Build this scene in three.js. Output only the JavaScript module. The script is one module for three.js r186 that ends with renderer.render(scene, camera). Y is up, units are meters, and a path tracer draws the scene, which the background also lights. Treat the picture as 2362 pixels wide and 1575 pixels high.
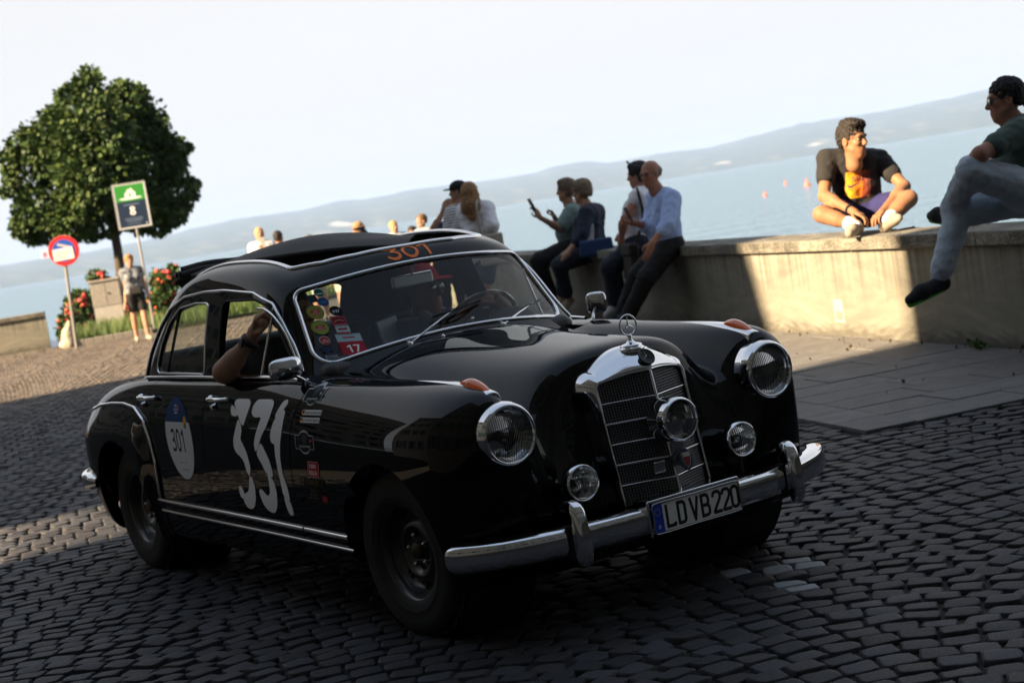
import * as THREE from 'three';
import { mergeGeometries } from 'three/addons/utils/BufferGeometryUtils.js';
import { RoundedBoxGeometry } from 'three/addons/geometries/RoundedBoxGeometry.js';
import { ImprovedNoise } from 'three/addons/math/ImprovedNoise.js';

// ---------------------------------------------------------------- camera, sky, sun, exposure
const scene = new THREE.Scene();
const PW = 2362, PH = 1575, FPX = 3944.8, EYE = 1.567, PITCH = 4.539 * Math.PI / 180, ROLL = 9.283 * Math.PI / 180;
const camera = new THREE.PerspectiveCamera(2 * Math.atan(PH / 2 / FPX) * 180 / Math.PI, PW / PH, 0.1, 60000);
const clamp = (x, a, b) => Math.max(a, Math.min(b, x));
const lerp = (a, b, t) => a + (b - a) * t;
const sstep = (a, b, x) => { const t = clamp((x - a) / (b - a), 0, 1); return t * t * (3 - 2 * t); };
const V = (x, y, z) => new THREE.Vector3(x, y, z);
const camF = V(0, -Math.sin(PITCH), -Math.cos(PITCH)), camU0 = V(0, Math.cos(PITCH), -Math.sin(PITCH)), camR0 = V(1, 0, 0);
const camR = camR0.clone().multiplyScalar(Math.cos(ROLL)).addScaledVector(camU0, -Math.sin(ROLL));
const camU = camU0.clone().multiplyScalar(Math.cos(ROLL)).addScaledVector(camR0, Math.sin(ROLL));
camera.position.set(0, EYE, 0);
camera.quaternion.setFromRotationMatrix(new THREE.Matrix4().makeBasis(camR, camU, camF.clone().negate()));
camera.focus = 6.3;
camera.userData.fStop = 4.6;
scene.add(camera);

const SUN_EL = 27 * Math.PI / 180, SUND = [0.876, -0.482];          // SUND: the way the light travels over the ground (x, z)
const toSun = V(-SUND[0] * Math.cos(SUN_EL), Math.sin(SUN_EL), -SUND[1] * Math.cos(SUN_EL)).normalize();
const sun = new THREE.DirectionalLight(new THREE.Color().setRGB(1.0, 0.75, 0.48), 5.0);
sun.position.copy(toSun).multiplyScalar(60); sun.castShadow = true; sun.shadow.radius = 1.6;
sun.shadow.mapSize.set(4096, 4096);
Object.assign(sun.shadow.camera, { left: -40, right: 40, top: 40, bottom: -40, near: 1, far: 160 });
scene.add(sun); scene.add(sun.target);
{
  const w = 512, h = 256, d = new Float32Array(w * h * 4);
  for (let j = 0; j < h; j++) {
    const el = (j + 0.5) / h * Math.PI - Math.PI / 2, s = Math.max(0, Math.sin(el));
    for (let i = 0; i < w; i++) {
      const k = (j * w + i) * 4, t = sstep(0.22, 1.0, s) * 0.8 + 0.2 * s;
      const a = i / w * Math.PI * 2, wob = 1 + 0.012 * Math.sin(a * 3 + el * 9) + 0.01 * Math.sin(a * 7 - el * 23);
      const hz = el < 0 ? 0.9 : 1;
      d[k] = lerp(0.205, 0.085, t) * wob * hz; d[k + 1] = lerp(0.204, 0.108, t) * wob * hz; d[k + 2] = lerp(0.204, 0.146, t) * wob * hz; d[k + 3] = 1;
    }
  }
  const sky = new THREE.DataTexture(d, w, h, THREE.RGBAFormat, THREE.FloatType);
  sky.mapping = THREE.EquirectangularReflectionMapping; sky.magFilter = THREE.LinearFilter; sky.minFilter = THREE.LinearFilter; sky.needsUpdate = true;
  scene.background = sky; scene.environment = sky;
}
const renderer = new THREE.WebGLRenderer({ antialias: true });
renderer.toneMapping = THREE.LinearToneMapping;
renderer.toneMappingExposure = 4.7;
renderer.shadowMap.enabled = true;
renderer.outputColorSpace = THREE.SRGBColorSpace;

// ---------------------------------------------------------------- helpers
let seed = 1;
const rnd = () => { seed |= 0; seed = seed + 0x6D2B79F5 | 0; let t = Math.imul(seed ^ seed >>> 15, 1 | seed); t = t + Math.imul(t ^ t >>> 7, 61 | t) ^ t; return ((t ^ t >>> 14) >>> 0) / 4294967296; };
const rr = (a, b) => a + (b - a) * rnd();
const noiseGen = new ImprovedNoise();
const noise = (x, y, z = 0) => noiseGen.noise(x, y, z);
const fbm = (x, y, z = 0, o = 4) => { let s = 0, a = 0.5, f = 1; for (let i = 0; i < o; i++) { s += a * noise(x * f, y * f, z * f + i * 7.3); a *= 0.5; f *= 2.03; } return s; };
const rgb = (r, g, b) => new THREE.Color().setRGB(r, g, b);
const mat = (c, rough = 0.6, metal = 0, extra = {}) => new THREE.MeshStandardMaterial({ color: Array.isArray(c) ? rgb(...c) : c, roughness: rough, metalness: metal, side: THREE.DoubleSide, ...extra });
const phys = (c, rough, extra = {}) => new THREE.MeshPhysicalMaterial({ color: Array.isArray(c) ? rgb(...c) : c, roughness: rough, side: THREE.DoubleSide, ...extra });
// a point in the place from where it is seen: source pixel and metres in front of the eye
function rayDir(px, py) { return camF.clone().addScaledVector(camR, (px - PW / 2) / FPX).addScaledVector(camU, -(py - PH / 2) / FPX); }
function at(px, py, dz) { const d = rayDir(px, py); return d.multiplyScalar(dz / -d.z).add(camera.position); }
function onGround(px, py, y = 0) { const d = rayDir(px, py); return d.multiplyScalar((y - EYE) / d.y).add(camera.position); }
const used = {};
function numbered(n) { used[n] = (used[n] || 0) + 1; return used[n] === 1 ? n : n + '_' + String(used[n] - 1).padStart(3, '0'); }
function tag(o, label, category, group, kind) { if (label) o.userData.label = label; if (category) o.userData.category = category; if (group) o.userData.group = group; if (kind) o.userData.kind = kind; return o; }
function thing(name, label, category, pos, turn = 0, group) {
  const o = new THREE.Group(); o.name = numbered(name); o.position.copy(Array.isArray(pos) ? V(...pos) : pos); o.rotation.y = turn; scene.add(o);
  return tag(o, label, category, group);
}
const flat = g => g.map(x => x.index ? x.toNonIndexed() : x).map(x => { for (const k of Object.keys(x.attributes)) if (!['position', 'normal', 'uv'].includes(k)) x.deleteAttribute(k); if (!x.attributes.uv) x.setAttribute('uv', new THREE.BufferAttribute(new Float32Array(x.attributes.position.count * 2), 2)); return x; });
function merge(gs) { return gs.length === 1 ? gs[0] : mergeGeometries(flat(gs)); }
function part(name, geo, m, parent = scene) {
  const o = new THREE.Mesh(Array.isArray(geo) ? merge(geo) : geo, m); o.name = parent === scene ? numbered(name) : name; o.castShadow = o.receiveShadow = true; parent.add(o); return o;
}
function struct(name, geo, m, kind = 'structure') { const o = part(name, geo, m); o.userData.kind = kind; return o; }
const tf = (g, x = 0, y = 0, z = 0, rx = 0, ry = 0, rz = 0, s = 1) => g.applyMatrix4(new THREE.Matrix4().compose(V(x, y, z), new THREE.Quaternion().setFromEuler(new THREE.Euler(rx, ry, rz)), Array.isArray(s) ? V(...s) : V(s, s, s)));
const box = (w, h, d, x = 0, y = 0, z = 0, rx = 0, ry = 0, rz = 0) => tf(new THREE.BoxGeometry(w, h, d), x, y, z, rx, ry, rz);
const rbox = (w, h, d, r, x = 0, y = 0, z = 0, rx = 0, ry = 0, rz = 0, seg = 3) => tf(new RoundedBoxGeometry(w, h, d, seg, r), x, y, z, rx, ry, rz);
function rod(a, b, ra, rb = ra, n = 10) {
  const A = V(...a), B = V(...b), d = B.clone().sub(A), g = new THREE.CylinderGeometry(rb, ra, d.length(), n);
  return g.applyMatrix4(new THREE.Matrix4().compose(A.add(B).multiplyScalar(0.5), new THREE.Quaternion().setFromUnitVectors(V(0, 1, 0), d.normalize()), V(1, 1, 1)));
}
function tube(pts, r, closed = false, seg = 0, n = 8) { const c = new THREE.CatmullRomCurve3(pts.map(p => Array.isArray(p) ? V(...p) : p), closed, 'centripetal'); return new THREE.TubeGeometry(c, seg || pts.length * 4, r, n, closed); }
const lathe = (pts, n = 40) => new THREE.LatheGeometry(pts.map(p => new THREE.Vector2(p[0], p[1])), n);
// uniform cubic B-spline sheet over a net of points, drawn close to the points
function bw(f) { const g = 1 - f; return [g * g * g / 6, (3 * f * f * f - 6 * f * f + 4) / 6, (-3 * f * f * f + 3 * f * f + 3 * f + 1) / 6, f * f * f / 6]; }
function bd(f) { const g = 1 - f; return [-g * g / 2, (9 * f * f - 12 * f) / 6, (-9 * f * f + 6 * f + 3) / 6, f * f / 2]; }
function sheet(data, fit = 2) {
  const R = data.length, C = data[0].length, net = data.map(r => r.map(p => p.slice()));
  const get = (i, j) => {
    if (i < 0) { const a = get(0, j), b = get(1, j); return [0, 1, 2].map(k => 2 * a[k] - b[k]); }
    if (i >= R) { const a = get(R - 1, j), b = get(R - 2, j); return [0, 1, 2].map(k => 2 * a[k] - b[k]); }
    if (j < 0) { const a = get(i, 0), b = get(i, 1); return [0, 1, 2].map(k => 2 * a[k] - b[k]); }
    if (j >= C) { const a = get(i, C - 1), b = get(i, C - 2); return [0, 1, 2].map(k => 2 * a[k] - b[k]); }
    return net[i][j];
  };
  const ev = (u, v, wu = bw, wv = bw) => {
    const i = clamp(Math.floor(u), 0, R - 2), j = clamp(Math.floor(v), 0, C - 2), a = wu(u - i), b = wv(v - j), o = [0, 0, 0];
    for (let m = 0; m < 4; m++) for (let n = 0; n < 4; n++) { const p = get(i + m - 1, j + n - 1), w = a[m] * b[n]; o[0] += w * p[0]; o[1] += w * p[1]; o[2] += w * p[2]; }
    return o;
  };
  for (let k = 0; k < fit; k++) { const now = data.map((r, i) => r.map((_, j) => ev(i, j))); for (let i = 0; i < R; i++) for (let j = 0; j < C; j++) for (let c = 0; c < 3; c++) net[i][j][c] += data[i][j][c] - now[i][j][c]; }
  return { R, C, ev, nrm(u, v, sgn = 1) { const a = ev(u, v, bd, bw), b = ev(u, v, bw, bd); return V(...a).cross(V(...b)).normalize().multiplyScalar(sgn); } };
}
// triangle soup: per vertex x y z nx ny nz u v
function soupOf(s, u0, u1, nu, v0, v1, nv, sgn = 1, push = null) {
  const P = [];
  for (let i = 0; i <= nu; i++) for (let j = 0; j <= nv; j++) {
    const u = lerp(u0, u1, i / nu), v = lerp(v0, v1, j / nv), p = s.ev(u, v), n = s.nrm(u, v, sgn);
    P.push([p[0], p[1], p[2], n.x, n.y, n.z, u, v]);
  }
  if (push) {
    const Q = P.map(p => { const d = push(p); return [p[0] + p[3] * d, p[1] + p[4] * d, p[2] + p[5] * d]; }), W = nv + 1;
    for (let i = 0; i <= nu; i++) for (let j = 0; j <= nv; j++) {
      const a = V(...Q[Math.min(nu, i + 1) * W + j]).sub(V(...Q[Math.max(0, i - 1) * W + j])), b = V(...Q[i * W + Math.min(nv, j + 1)]).sub(V(...Q[i * W + Math.max(0, j - 1)]));
      const n = a.cross(b).normalize().multiplyScalar(sgn), p = P[i * W + j], q = Q[i * W + j];
      p[0] = q[0]; p[1] = q[1]; p[2] = q[2]; p[3] = n.x; p[4] = n.y; p[5] = n.z;
    }
  }
  const T = [], id = (i, j) => P[i * (nv + 1) + j];
  for (let i = 0; i < nu; i++) for (let j = 0; j < nv; j++) {
    const a = id(i, j), b = id(i + 1, j), c = id(i + 1, j + 1), d = id(i, j + 1);
    if (sgn > 0) T.push([a, b, c], [a, c, d]); else T.push([a, c, b], [a, d, c]);
  }
  return T;
}
const mixv = (a, b, t) => a.map((x, k) => x + (b[k] - x) * t);
function clip(T, f, edge) {
  const out = [], val = new Map(), F = v => { let r = val.get(v); if (r === undefined) { r = f(v[0], v[1], v[2], v[6], v[7]); if (Math.abs(r) < 1e-9) r = 1e-9; val.set(v, r); } return r; };
  const cut = (a, b) => { const fa = F(a), fb = F(b); return fa > 0 ? mixv(a, b, fa / (fa - fb)) : mixv(b, a, fb / (fb - fa)); };
  for (const [a, b, c] of T) {
    const s = [F(a) > 0, F(b) > 0, F(c) > 0], n = s[0] + s[1] + s[2];
    if (n === 3) { out.push([a, b, c]); continue; }
    if (!n) continue;
    let t = [a, b, c];
    if (n === 1) { while (!(F(t[0]) > 0)) t = [t[1], t[2], t[0]]; const p = cut(t[0], t[1]), q = cut(t[0], t[2]); out.push([t[0], p, q]); if (edge) edge.push([p, q]); }
    else { while (F(t[2]) > 0) t = [t[1], t[2], t[0]]; const p = cut(t[1], t[2]), q = cut(t[0], t[2]); out.push([t[0], t[1], p], [t[0], p, q]); if (edge) edge.push([p, q]); }
  }
  return out;
}
const clipAll = (T, ...fs) => fs.reduce((t, f) => clip(t, f), T);
const mirror = T => T.map(t => [t[0], t[2], t[1]].map(v => [v[0], v[1], -v[2], v[3], v[4], -v[5], v[6], v[7]]));
const shift = (T, d) => T.map(t => t.map(v => [v[0] + v[3] * d, v[1] + v[4] * d, v[2] + v[5] * d, ...v.slice(3)]));
function geoOf(T, uvf) {
  const n = T.length * 3, p = new Float32Array(n * 3), q = new Float32Array(n * 3), w = new Float32Array(n * 2); let k = 0;
  for (const t of T) for (const v of t) { p.set(v.slice(0, 3), k * 3); q.set(v.slice(3, 6), k * 3); w.set(uvf ? uvf(v) : [v[6], v[7]], k * 2); k++; }
  const g = new THREE.BufferGeometry();
  g.setAttribute('position', new THREE.BufferAttribute(p, 3)); g.setAttribute('normal', new THREE.BufferAttribute(q, 3)); g.setAttribute('uv', new THREE.BufferAttribute(w, 2));
  return g;
}
// cut edges chained into lines of points
function chains(edge) {
  const key = v => v.slice(0, 3).map(x => Math.round(x * 2e4)).join(), m = new Map();
  for (const [p, q] of edge) { const a = key(p), b = key(q); if (a === b) continue; for (const [k, o] of [[a, [b, q]], [b, [a, p]]]) { if (!m.has(k)) m.set(k, []); m.get(k).push(o); } }
  const pos = new Map(); for (const [p, q] of edge) { pos.set(key(p), p); pos.set(key(q), q); }
  const seen = new Set(), out = [];
  const walk = k0 => { const line = [pos.get(k0)]; seen.add(k0); let k = k0; for (;;) { const nx = m.get(k).find(o => !seen.has(o[0])); if (!nx) break; seen.add(nx[0]); line.push(nx[1]); k = nx[0]; } const closed = line.length > 2 && m.get(k).some(o => o[0] === k0); return { pts: line.map(v => V(v[0], v[1], v[2])), closed }; };
  for (const k of m.keys()) if (!seen.has(k) && m.get(k).length === 1) out.push(walk(k));
  for (const k of m.keys()) if (!seen.has(k)) out.push(walk(k));
  return out.sort((a, b) => b.pts.length - a.pts.length);
}
function resample(line, step) {
  const p = line.closed ? [...line.pts, line.pts[0]] : line.pts, L = [0]; for (let i = 1; i < p.length; i++) L.push(L[i - 1] + p[i].distanceTo(p[i - 1]));
  const n = Math.max(4, Math.round(L[L.length - 1] / step)), out = []; let k = 0;
  for (let i = 0; i < (line.closed ? n : n + 1); i++) { const s = L[L.length - 1] * i / n; while (k < L.length - 2 && L[k + 1] < s) k++; out.push(p[k].clone().lerp(p[k + 1], clamp((s - L[k]) / (L[k + 1] - L[k] || 1), 0, 1))); }
  return out;
}
const trim = (edge, r, step = 0.02, n = 8) => { const c = chains(edge)[0], p = resample(c, step); return tube(p, r, c.closed, p.length * 2, n); };
// signed distance inside a rounded polygon (positive inside)
function poly(pts, r = 0) {
  const n = pts.length, area = pts.reduce((s, p, i) => s + p[0] * pts[(i + 1) % n][1] - pts[(i + 1) % n][0] * p[1], 0), P = area > 0 ? pts : pts.slice().reverse();
  const sd = (x, y, Q) => { let d = 1e9, s = -1; for (let i = 0, j = Q.length - 1; i < Q.length; j = i++) { const [xi, yi] = Q[i], [xj, yj] = Q[j], ex = xj - xi, ey = yj - yi, wx = x - xi, wy = y - yi, t = clamp((wx * ex + wy * ey) / (ex * ex + ey * ey), 0, 1); d = Math.min(d, Math.hypot(wx - ex * t, wy - ey * t)); if ((yi > y) !== (yj > y) && x < (xj - xi) * (y - yi) / (yj - yi) + xi) s = -s; } return s * d; };
  if (!r) return (x, y) => sd(x, y, P);
  const off = P.map((p, i) => { const a = P[(i + n - 1) % n], b = P[(i + 1) % n], l1 = Math.hypot(p[0] - a[0], p[1] - a[1]), l2 = Math.hypot(b[0] - p[0], b[1] - p[1]); const n1 = [-(p[1] - a[1]) / l1, (p[0] - a[0]) / l1], n2 = [-(b[1] - p[1]) / l2, (b[0] - p[0]) / l2], k = r / (1 + n1[0] * n2[0] + n1[1] * n2[1]); return [p[0] + (n1[0] + n2[0]) * k, p[1] + (n1[1] + n2[1]) * k]; });
  return (x, y) => sd(x, y, off) + r;
}
const interp = (tab, x) => { if (x <= tab[0][0]) return tab[0][1]; for (let i = 1; i < tab.length; i++) if (x <= tab[i][0]) { const t = (x - tab[i - 1][0]) / (tab[i][0] - tab[i - 1][0]); return lerp(tab[i - 1][1], tab[i][1], t); } return tab[tab.length - 1][1]; };
function canvasTex(w, h, draw) { const c = document.createElement('canvas'); c.width = w; c.height = h; const g = c.getContext('2d'); draw(g, w, h); const t = new THREE.CanvasTexture(c); t.colorSpace = THREE.SRGBColorSpace; return t; }
function dataTex(w, h, fn, srgb = false) { const d = new Uint8Array(w * h * 4); for (let j = 0; j < h; j++) for (let i = 0; i < w; i++) { const c = fn(i / w, j / h); d.set([c[0] * 255, c[1] * 255, c[2] * 255, 255].map(x => clamp(Math.round(x), 0, 255)), (j * w + i) * 4); } const t = new THREE.DataTexture(d, w, h); t.wrapS = t.wrapT = THREE.RepeatWrapping; t.magFilter = THREE.LinearFilter; t.minFilter = THREE.LinearFilter; if (srgb) t.colorSpace = THREE.SRGBColorSpace; t.needsUpdate = true; return t; }
// noise that repeats over the unit square
const tileNoise = (u, v, f, z = 0) => { const a = u * Math.PI * 2, b = v * Math.PI * 2, r = f / 6.283; return fbm(Math.cos(a) * r + 11, Math.sin(a) * r + Math.cos(b) * r, Math.sin(b) * r + z, 4); };
// ---------------------------------------------------------------- air, land, lake, hills
scene.fog = new THREE.FogExp2(new THREE.Color().setRGB(0.41, 0.60, 1.0), 0.9e-4);
const PA = onGround(1866, 1292), PB = onGround(1812, 1352);
const N2 = [0.482, 0.876];                                       // across the way of the sun: s = N2 . (x, z)
const st = (t, s) => [t * SUND[0] + s * N2[0], t * SUND[1] + s * N2[1]];
const wallX = z => 3.319 + (z + 12.228) * 0.2555;                // foot of the promenade wall on the road side
const WDIR = V(-0.2555, 0, -1).normalize(), WOUT = V(1, 0, -0.2555).normalize();   // along the wall away from the eye; towards the lake
{
  const land = new THREE.Shape([[wallX(25) + .3, -25], [wallX(-36) + .3, 36], [-2.6, 53], [-10.6, 53], [-10.6, 40.2], [-60, 30], [-60, -60], [wallX(25) + .3, -60]].map(p => new THREE.Vector2(...p)));
  const g = new THREE.ExtrudeGeometry(land, { depth: 2.2, bevelEnabled: false }); g.rotateX(-Math.PI / 2); g.translate(0, -2.2 - 0.015, 0);
  const uv = g.attributes.position, w = g.attributes.uv; for (let i = 0; i < uv.count; i++) w.setXY(i, uv.getX(i) / 2, uv.getZ(i) / 2);
  const grit = dataTex(256, 256, (u, v) => { const n = 0.5 + tileNoise(u, v, 60) * .6 + tileNoise(u, v, 180, 5) * .5; return [.40 * n + .06, .37 * n + .055, .34 * n + .05]; }, true);
  const road = struct('road', g, mat([.16, .16, .16], 0.95, 0, { map: grit }));
  // cobbles: small basalt setts in shallow arcs, joints sunk between them
  const stones = [];
  const sett = k => {                                            // one worn sett, top near y = 0
    const n = 7, P = [], I = [], r = mulb(k * 31 + 7), ph = r() * 6;
    for (let j = 0; j <= n; j++) for (let i = 0; i <= n; i++) {
      let a = i / n * 2 - 1, b = j / n * 2 - 1; const sq = Math.pow(Math.pow(Math.abs(a), 5) + Math.pow(Math.abs(b), 5), .2) || 1, m = Math.max(Math.abs(a), Math.abs(b)) || 1;
      const q = lerp(1, m / sq, .75) * (1 + .06 * Math.sin(Math.atan2(b, a) * 3 + ph) * m + (r() - .5) * .075 * (m > .6 ? 1 : 0));
      const edge = m > .99, y = edge ? -.030 : -.0028 * Math.pow(m / .72, 4) + (r() - .5) * .0016 + .0018 * Math.sin(a * 2 + ph) * Math.sin(b * 2.3 + ph * 2);
      const f = m > .99 ? 1 : m > .6 ? .955 / (5 / 7) : m > .3 ? .80 / (3 / 7) : 1.5;
      P.push(a * q * f * .5, y, b * q * f * .5);
    }
    for (let j = 0; j < n; j++) for (let i = 0; i < n; i++) { const a = j * (n + 1) + i, b = a + 1, c = a + n + 1, d = c + 1; I.push(a, c, b, b, c, d); }
    const G = new THREE.BufferGeometry(); G.setAttribute('position', new THREE.BufferAttribute(new Float32Array(P), 3)); G.setAttribute('uv', new THREE.BufferAttribute(new Float32Array(P.length / 3 * 2).map((_, i) => P[(i >> 1) * 3 + (i & 1) * 2] + k * .37), 2)); G.setIndex(I); G.computeVertexNormals(); return G;
  };
  function mulb(s) { let a = s; return () => { a |= 0; a = a + 0x6D2B79F5 | 0; let t = Math.imul(a ^ a >>> 15, 1 | a); t = t + Math.imul(t ^ t >>> 7, 61 | t) ^ t; return ((t ^ t >>> 14) >>> 0) / 4294967296; }; }
  const KINDS = 12, geos = Array.from({ length: KINDS }, (_, k) => sett(k));
  const stoneTex = dataTex(128, 128, (u, v) => { const n = .78 + tileNoise(u, v, 14) * .35 + tileNoise(u, v, 60, 3) * .35; return [n, n, n]; });
  const stoneRough = dataTex(128, 128, (u, v) => { const n = .66 + tileNoise(u, v, 20, 9) * .4; return [n, n, n]; });
  const stoneMat = [];
  const pitch = .117, B = 1.50, turn = -0.10, ct = Math.cos(turn), sn = Math.sin(turn);
  const inWalk = (x, z) => x > 1.70 - .2555 * (-9.4 - z) * -1 && z < -9.42 + (x - 1.85) * -.30 && x < wallX(z) + .1 && x > 1.84 + (z + 9.35) * .255;
  const all = [];
  for (let c = -40; c < 20; c++) {
    const n = 12, kz0 = -440, kz1 = 40;
    for (let r = kz0; r < kz1; r++) for (let i = 0; i < n; i++) {
      const f = (i + .5) / n * 2 - 1, sh = (r & 1) * .5 / n * 0 + .3 / n * ((r * 7) % 3 - 1);
      const lx = c * B + (f + sh) * B / 2, lz = r * pitch + .30 * f * f, sl = Math.atan(2 * .30 * f / (B / 2));
      const x = lx * ct - lz * sn, z = lx * sn + lz * ct;
      if (z > -3.2 || z < -46 || Math.abs(x) > .36 * -z + 1.6) continue;
      if (x > wallX(z) + .05 || inWalk(x, z)) continue;
      if (z < -39.6 + (x + 10.4) * -.42 * (x > -10.4 ? 1 : -.6)) continue;
      all.push([x, z, turn * -1 + sl * -1]);
    }
  }
  for (const s of all) {
    const [x, z] = s, tone = .66 + .46 * rnd() + .30 * fbm(x * .7, z * .7, 3) + (rnd() < .06 ? .25 : 0), warm = rr(-.05, .05);
    // worn rest of a white marking before the car
    const mk = paintAt(x, z);
    s.push(tone, warm, mk, [rr(.119, .129), rr(.85, 1.15), rr(.105, .1125)], rr(-.05, .05), rr(-.05, .05), rr(-.07, .07), Math.floor(rnd() * KINDS), rr(-.005, .005));
  }
  function paintAt(x, z) { const d = Math.hypot((x - PA.x) / .34, (z - PA.z) / .13), e = Math.hypot((x - PB.x) / .16, (z - PB.z) / .09); return Math.min(d, e) < 1 && noise(x * 9, z * 9, 2) > -.18 ? 1 : 0; }
  all.sort((a, b) => Math.hypot(a[0], a[1]) - Math.hypot(b[0], b[1]));
  const M4 = new THREE.Matrix4(), Q = new THREE.Quaternion();
  const place = s => M4.compose(V(s[0], s[11], s[1]), Q.setFromEuler(new THREE.Euler(s[7], s[2] + s[9], s[8])), V(s[6][0], s[6][1], s[6][2]));
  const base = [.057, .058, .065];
  const sunlitTint = s => sstep(-17, -26, s[1]) * .75;  // far stones lightened and warmed: sunlight on the square put into their colour
  const tint = s => s[5] ? [.42 * s[3], .46 * s[3], .50 * s[3]] : base.map((b, k) => lerp(b, [.185, .155, .125][k], sunlitTint(s)) * s[3] * (1 + (k === 0 ? s[4] : k === 2 ? -s[4] : 0)));
  const inView = s => { const p = V(s[0], 0, s[1]).sub(camera.position), w = p.dot(camF); return w > 0 && Math.abs(p.dot(camR) / w) < PW / 2 / FPX && Math.abs(p.dot(camU) / w) < PH / 2 / FPX; };
  const own = []; let rest = [];
  for (const s of all) (own.length < 300 && inView(s) ? own : rest).push(s);
  const shades = Array.from({ length: 10 }, (_, k) => phys(tint([0, 0, 0, .45 + k * .1, (k % 3 - 1) * .03, 0]), 1, { specularIntensity: .3, map: stoneTex, roughnessMap: stoneRough })), white = mat([.30, .33, .36], .8, 0, { map: stoneTex });
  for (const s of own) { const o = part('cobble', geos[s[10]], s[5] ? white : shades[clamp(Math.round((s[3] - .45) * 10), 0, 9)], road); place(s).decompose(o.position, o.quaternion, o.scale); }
  const im = phys([1, 1, 1], 1, { specularIntensity: .3, map: stoneTex, roughnessMap: stoneRough });
  for (let k = 0; k < KINDS; k++) {
    const L = rest.filter(s => s[10] === k), o = new THREE.InstancedMesh(geos[k], im, L.length); o.name = 'cobbles'; o.userData.kind = 'stuff'; o.castShadow = o.receiveShadow = true;
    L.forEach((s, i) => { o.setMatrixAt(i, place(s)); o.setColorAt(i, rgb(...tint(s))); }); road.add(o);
  }
}
// pavement of flat slabs along the wall
{
  const along = V(.2555, 0, 1).normalize(), across = V(1, 0, -.2555).normalize(), c0 = V(1.85, 0, -9.35);
  const pave = struct('pavement', (() => { const s = new THREE.Shape(), L = 34; const q = (a, b) => c0.clone().addScaledVector(along, a).addScaledVector(across, b); const P = [q(0, 0), q(0, 2.6), q(-L, 2.6), q(-L, 0)]; P.forEach((p, i) => i ? s.lineTo(p.x, -p.z) : s.moveTo(p.x, -p.z)); const g = new THREE.ExtrudeGeometry(s, { depth: .05, bevelEnabled: false }); g.rotateX(-Math.PI / 2); g.translate(0, -.048, 0); return g; })(), mat([.05, .05, .05], .95));
  const tx = dataTex(256, 256, (u, v) => { const n = .85 + tileNoise(u, v, 8) * .4 + tileNoise(u, v, 90, 4) * .35; return [n, n * .99, n * .97]; });
  const mats = [.135, .14, .147, .155].map(a => mat([a, a * .98, a * .95], .8, 0, { map: tx, bumpMap: tx, bumpScale: .002 }));
  for (let r = 0; r < 60; r++) {
    const z0 = -r * .42, kerb = 0; let b = 0, k = 0;
    while (b < 2.5) {
      const w = k === 0 ? .32 : .62 + .1 * ((r * 5 + k * 3) % 4 - 1.5), ww = Math.min(w, 2.55 - b); if (ww < .08) break;
      const g = rbox(ww - .008, .06, .412, .006, 0, 0, 0, 0, 0, 0, 1), uvA = g.attributes.uv, ps = g.attributes.position; for (let i = 0; i < ps.count; i++) uvA.setXY(i, ps.getX(i) * .8 + r * .37, ps.getZ(i) * .8 + k * .21);
      const o = part('paving_slab', g, mats[(r * 7 + k * 5 + (r * k) % 3) % 4], pave), p = c0.clone().addScaledVector(along, z0 - .21).addScaledVector(across, b + ww / 2);
      o.position.set(p.x, -.012 + rr(-.003, .003), p.z); o.rotation.set(rr(-.004, .004), Math.atan2(along.x, along.z), rr(-.004, .004)); b += ww; k++;
    }
  }
}
// the lake, with light ripples
{
  const nt = dataTex(512, 512, (u, v) => { const e = 1 / 512, h = (a, b) => tileNoise(a, b * 1, 40) + .5 * tileNoise(a, b, 110, 4); const c = h(u, v), dx = (h(u + e, v) - c) * 16, dy = (h(u, v + e) - c) * 16; return [.5 - dx * .5, .5 - dy * .5, 1]; });
  nt.repeat.set(1, 1);
  const L = 26000, g = new THREE.PlaneGeometry(L, 12000, 1, 1); g.rotateX(-Math.PI / 2); g.translate(0, -1.7, -5900);
  const w = g.attributes.uv, p = g.attributes.position; for (let i = 0; i < p.count; i++) w.setXY(i, p.getX(i) / 22, p.getZ(i) / 9);
  struct('lake', g, mat([.09, .175, .26], .16, 0, { normalMap: nt, normalScale: new THREE.Vector2(.9, .9) }));
}
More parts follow.
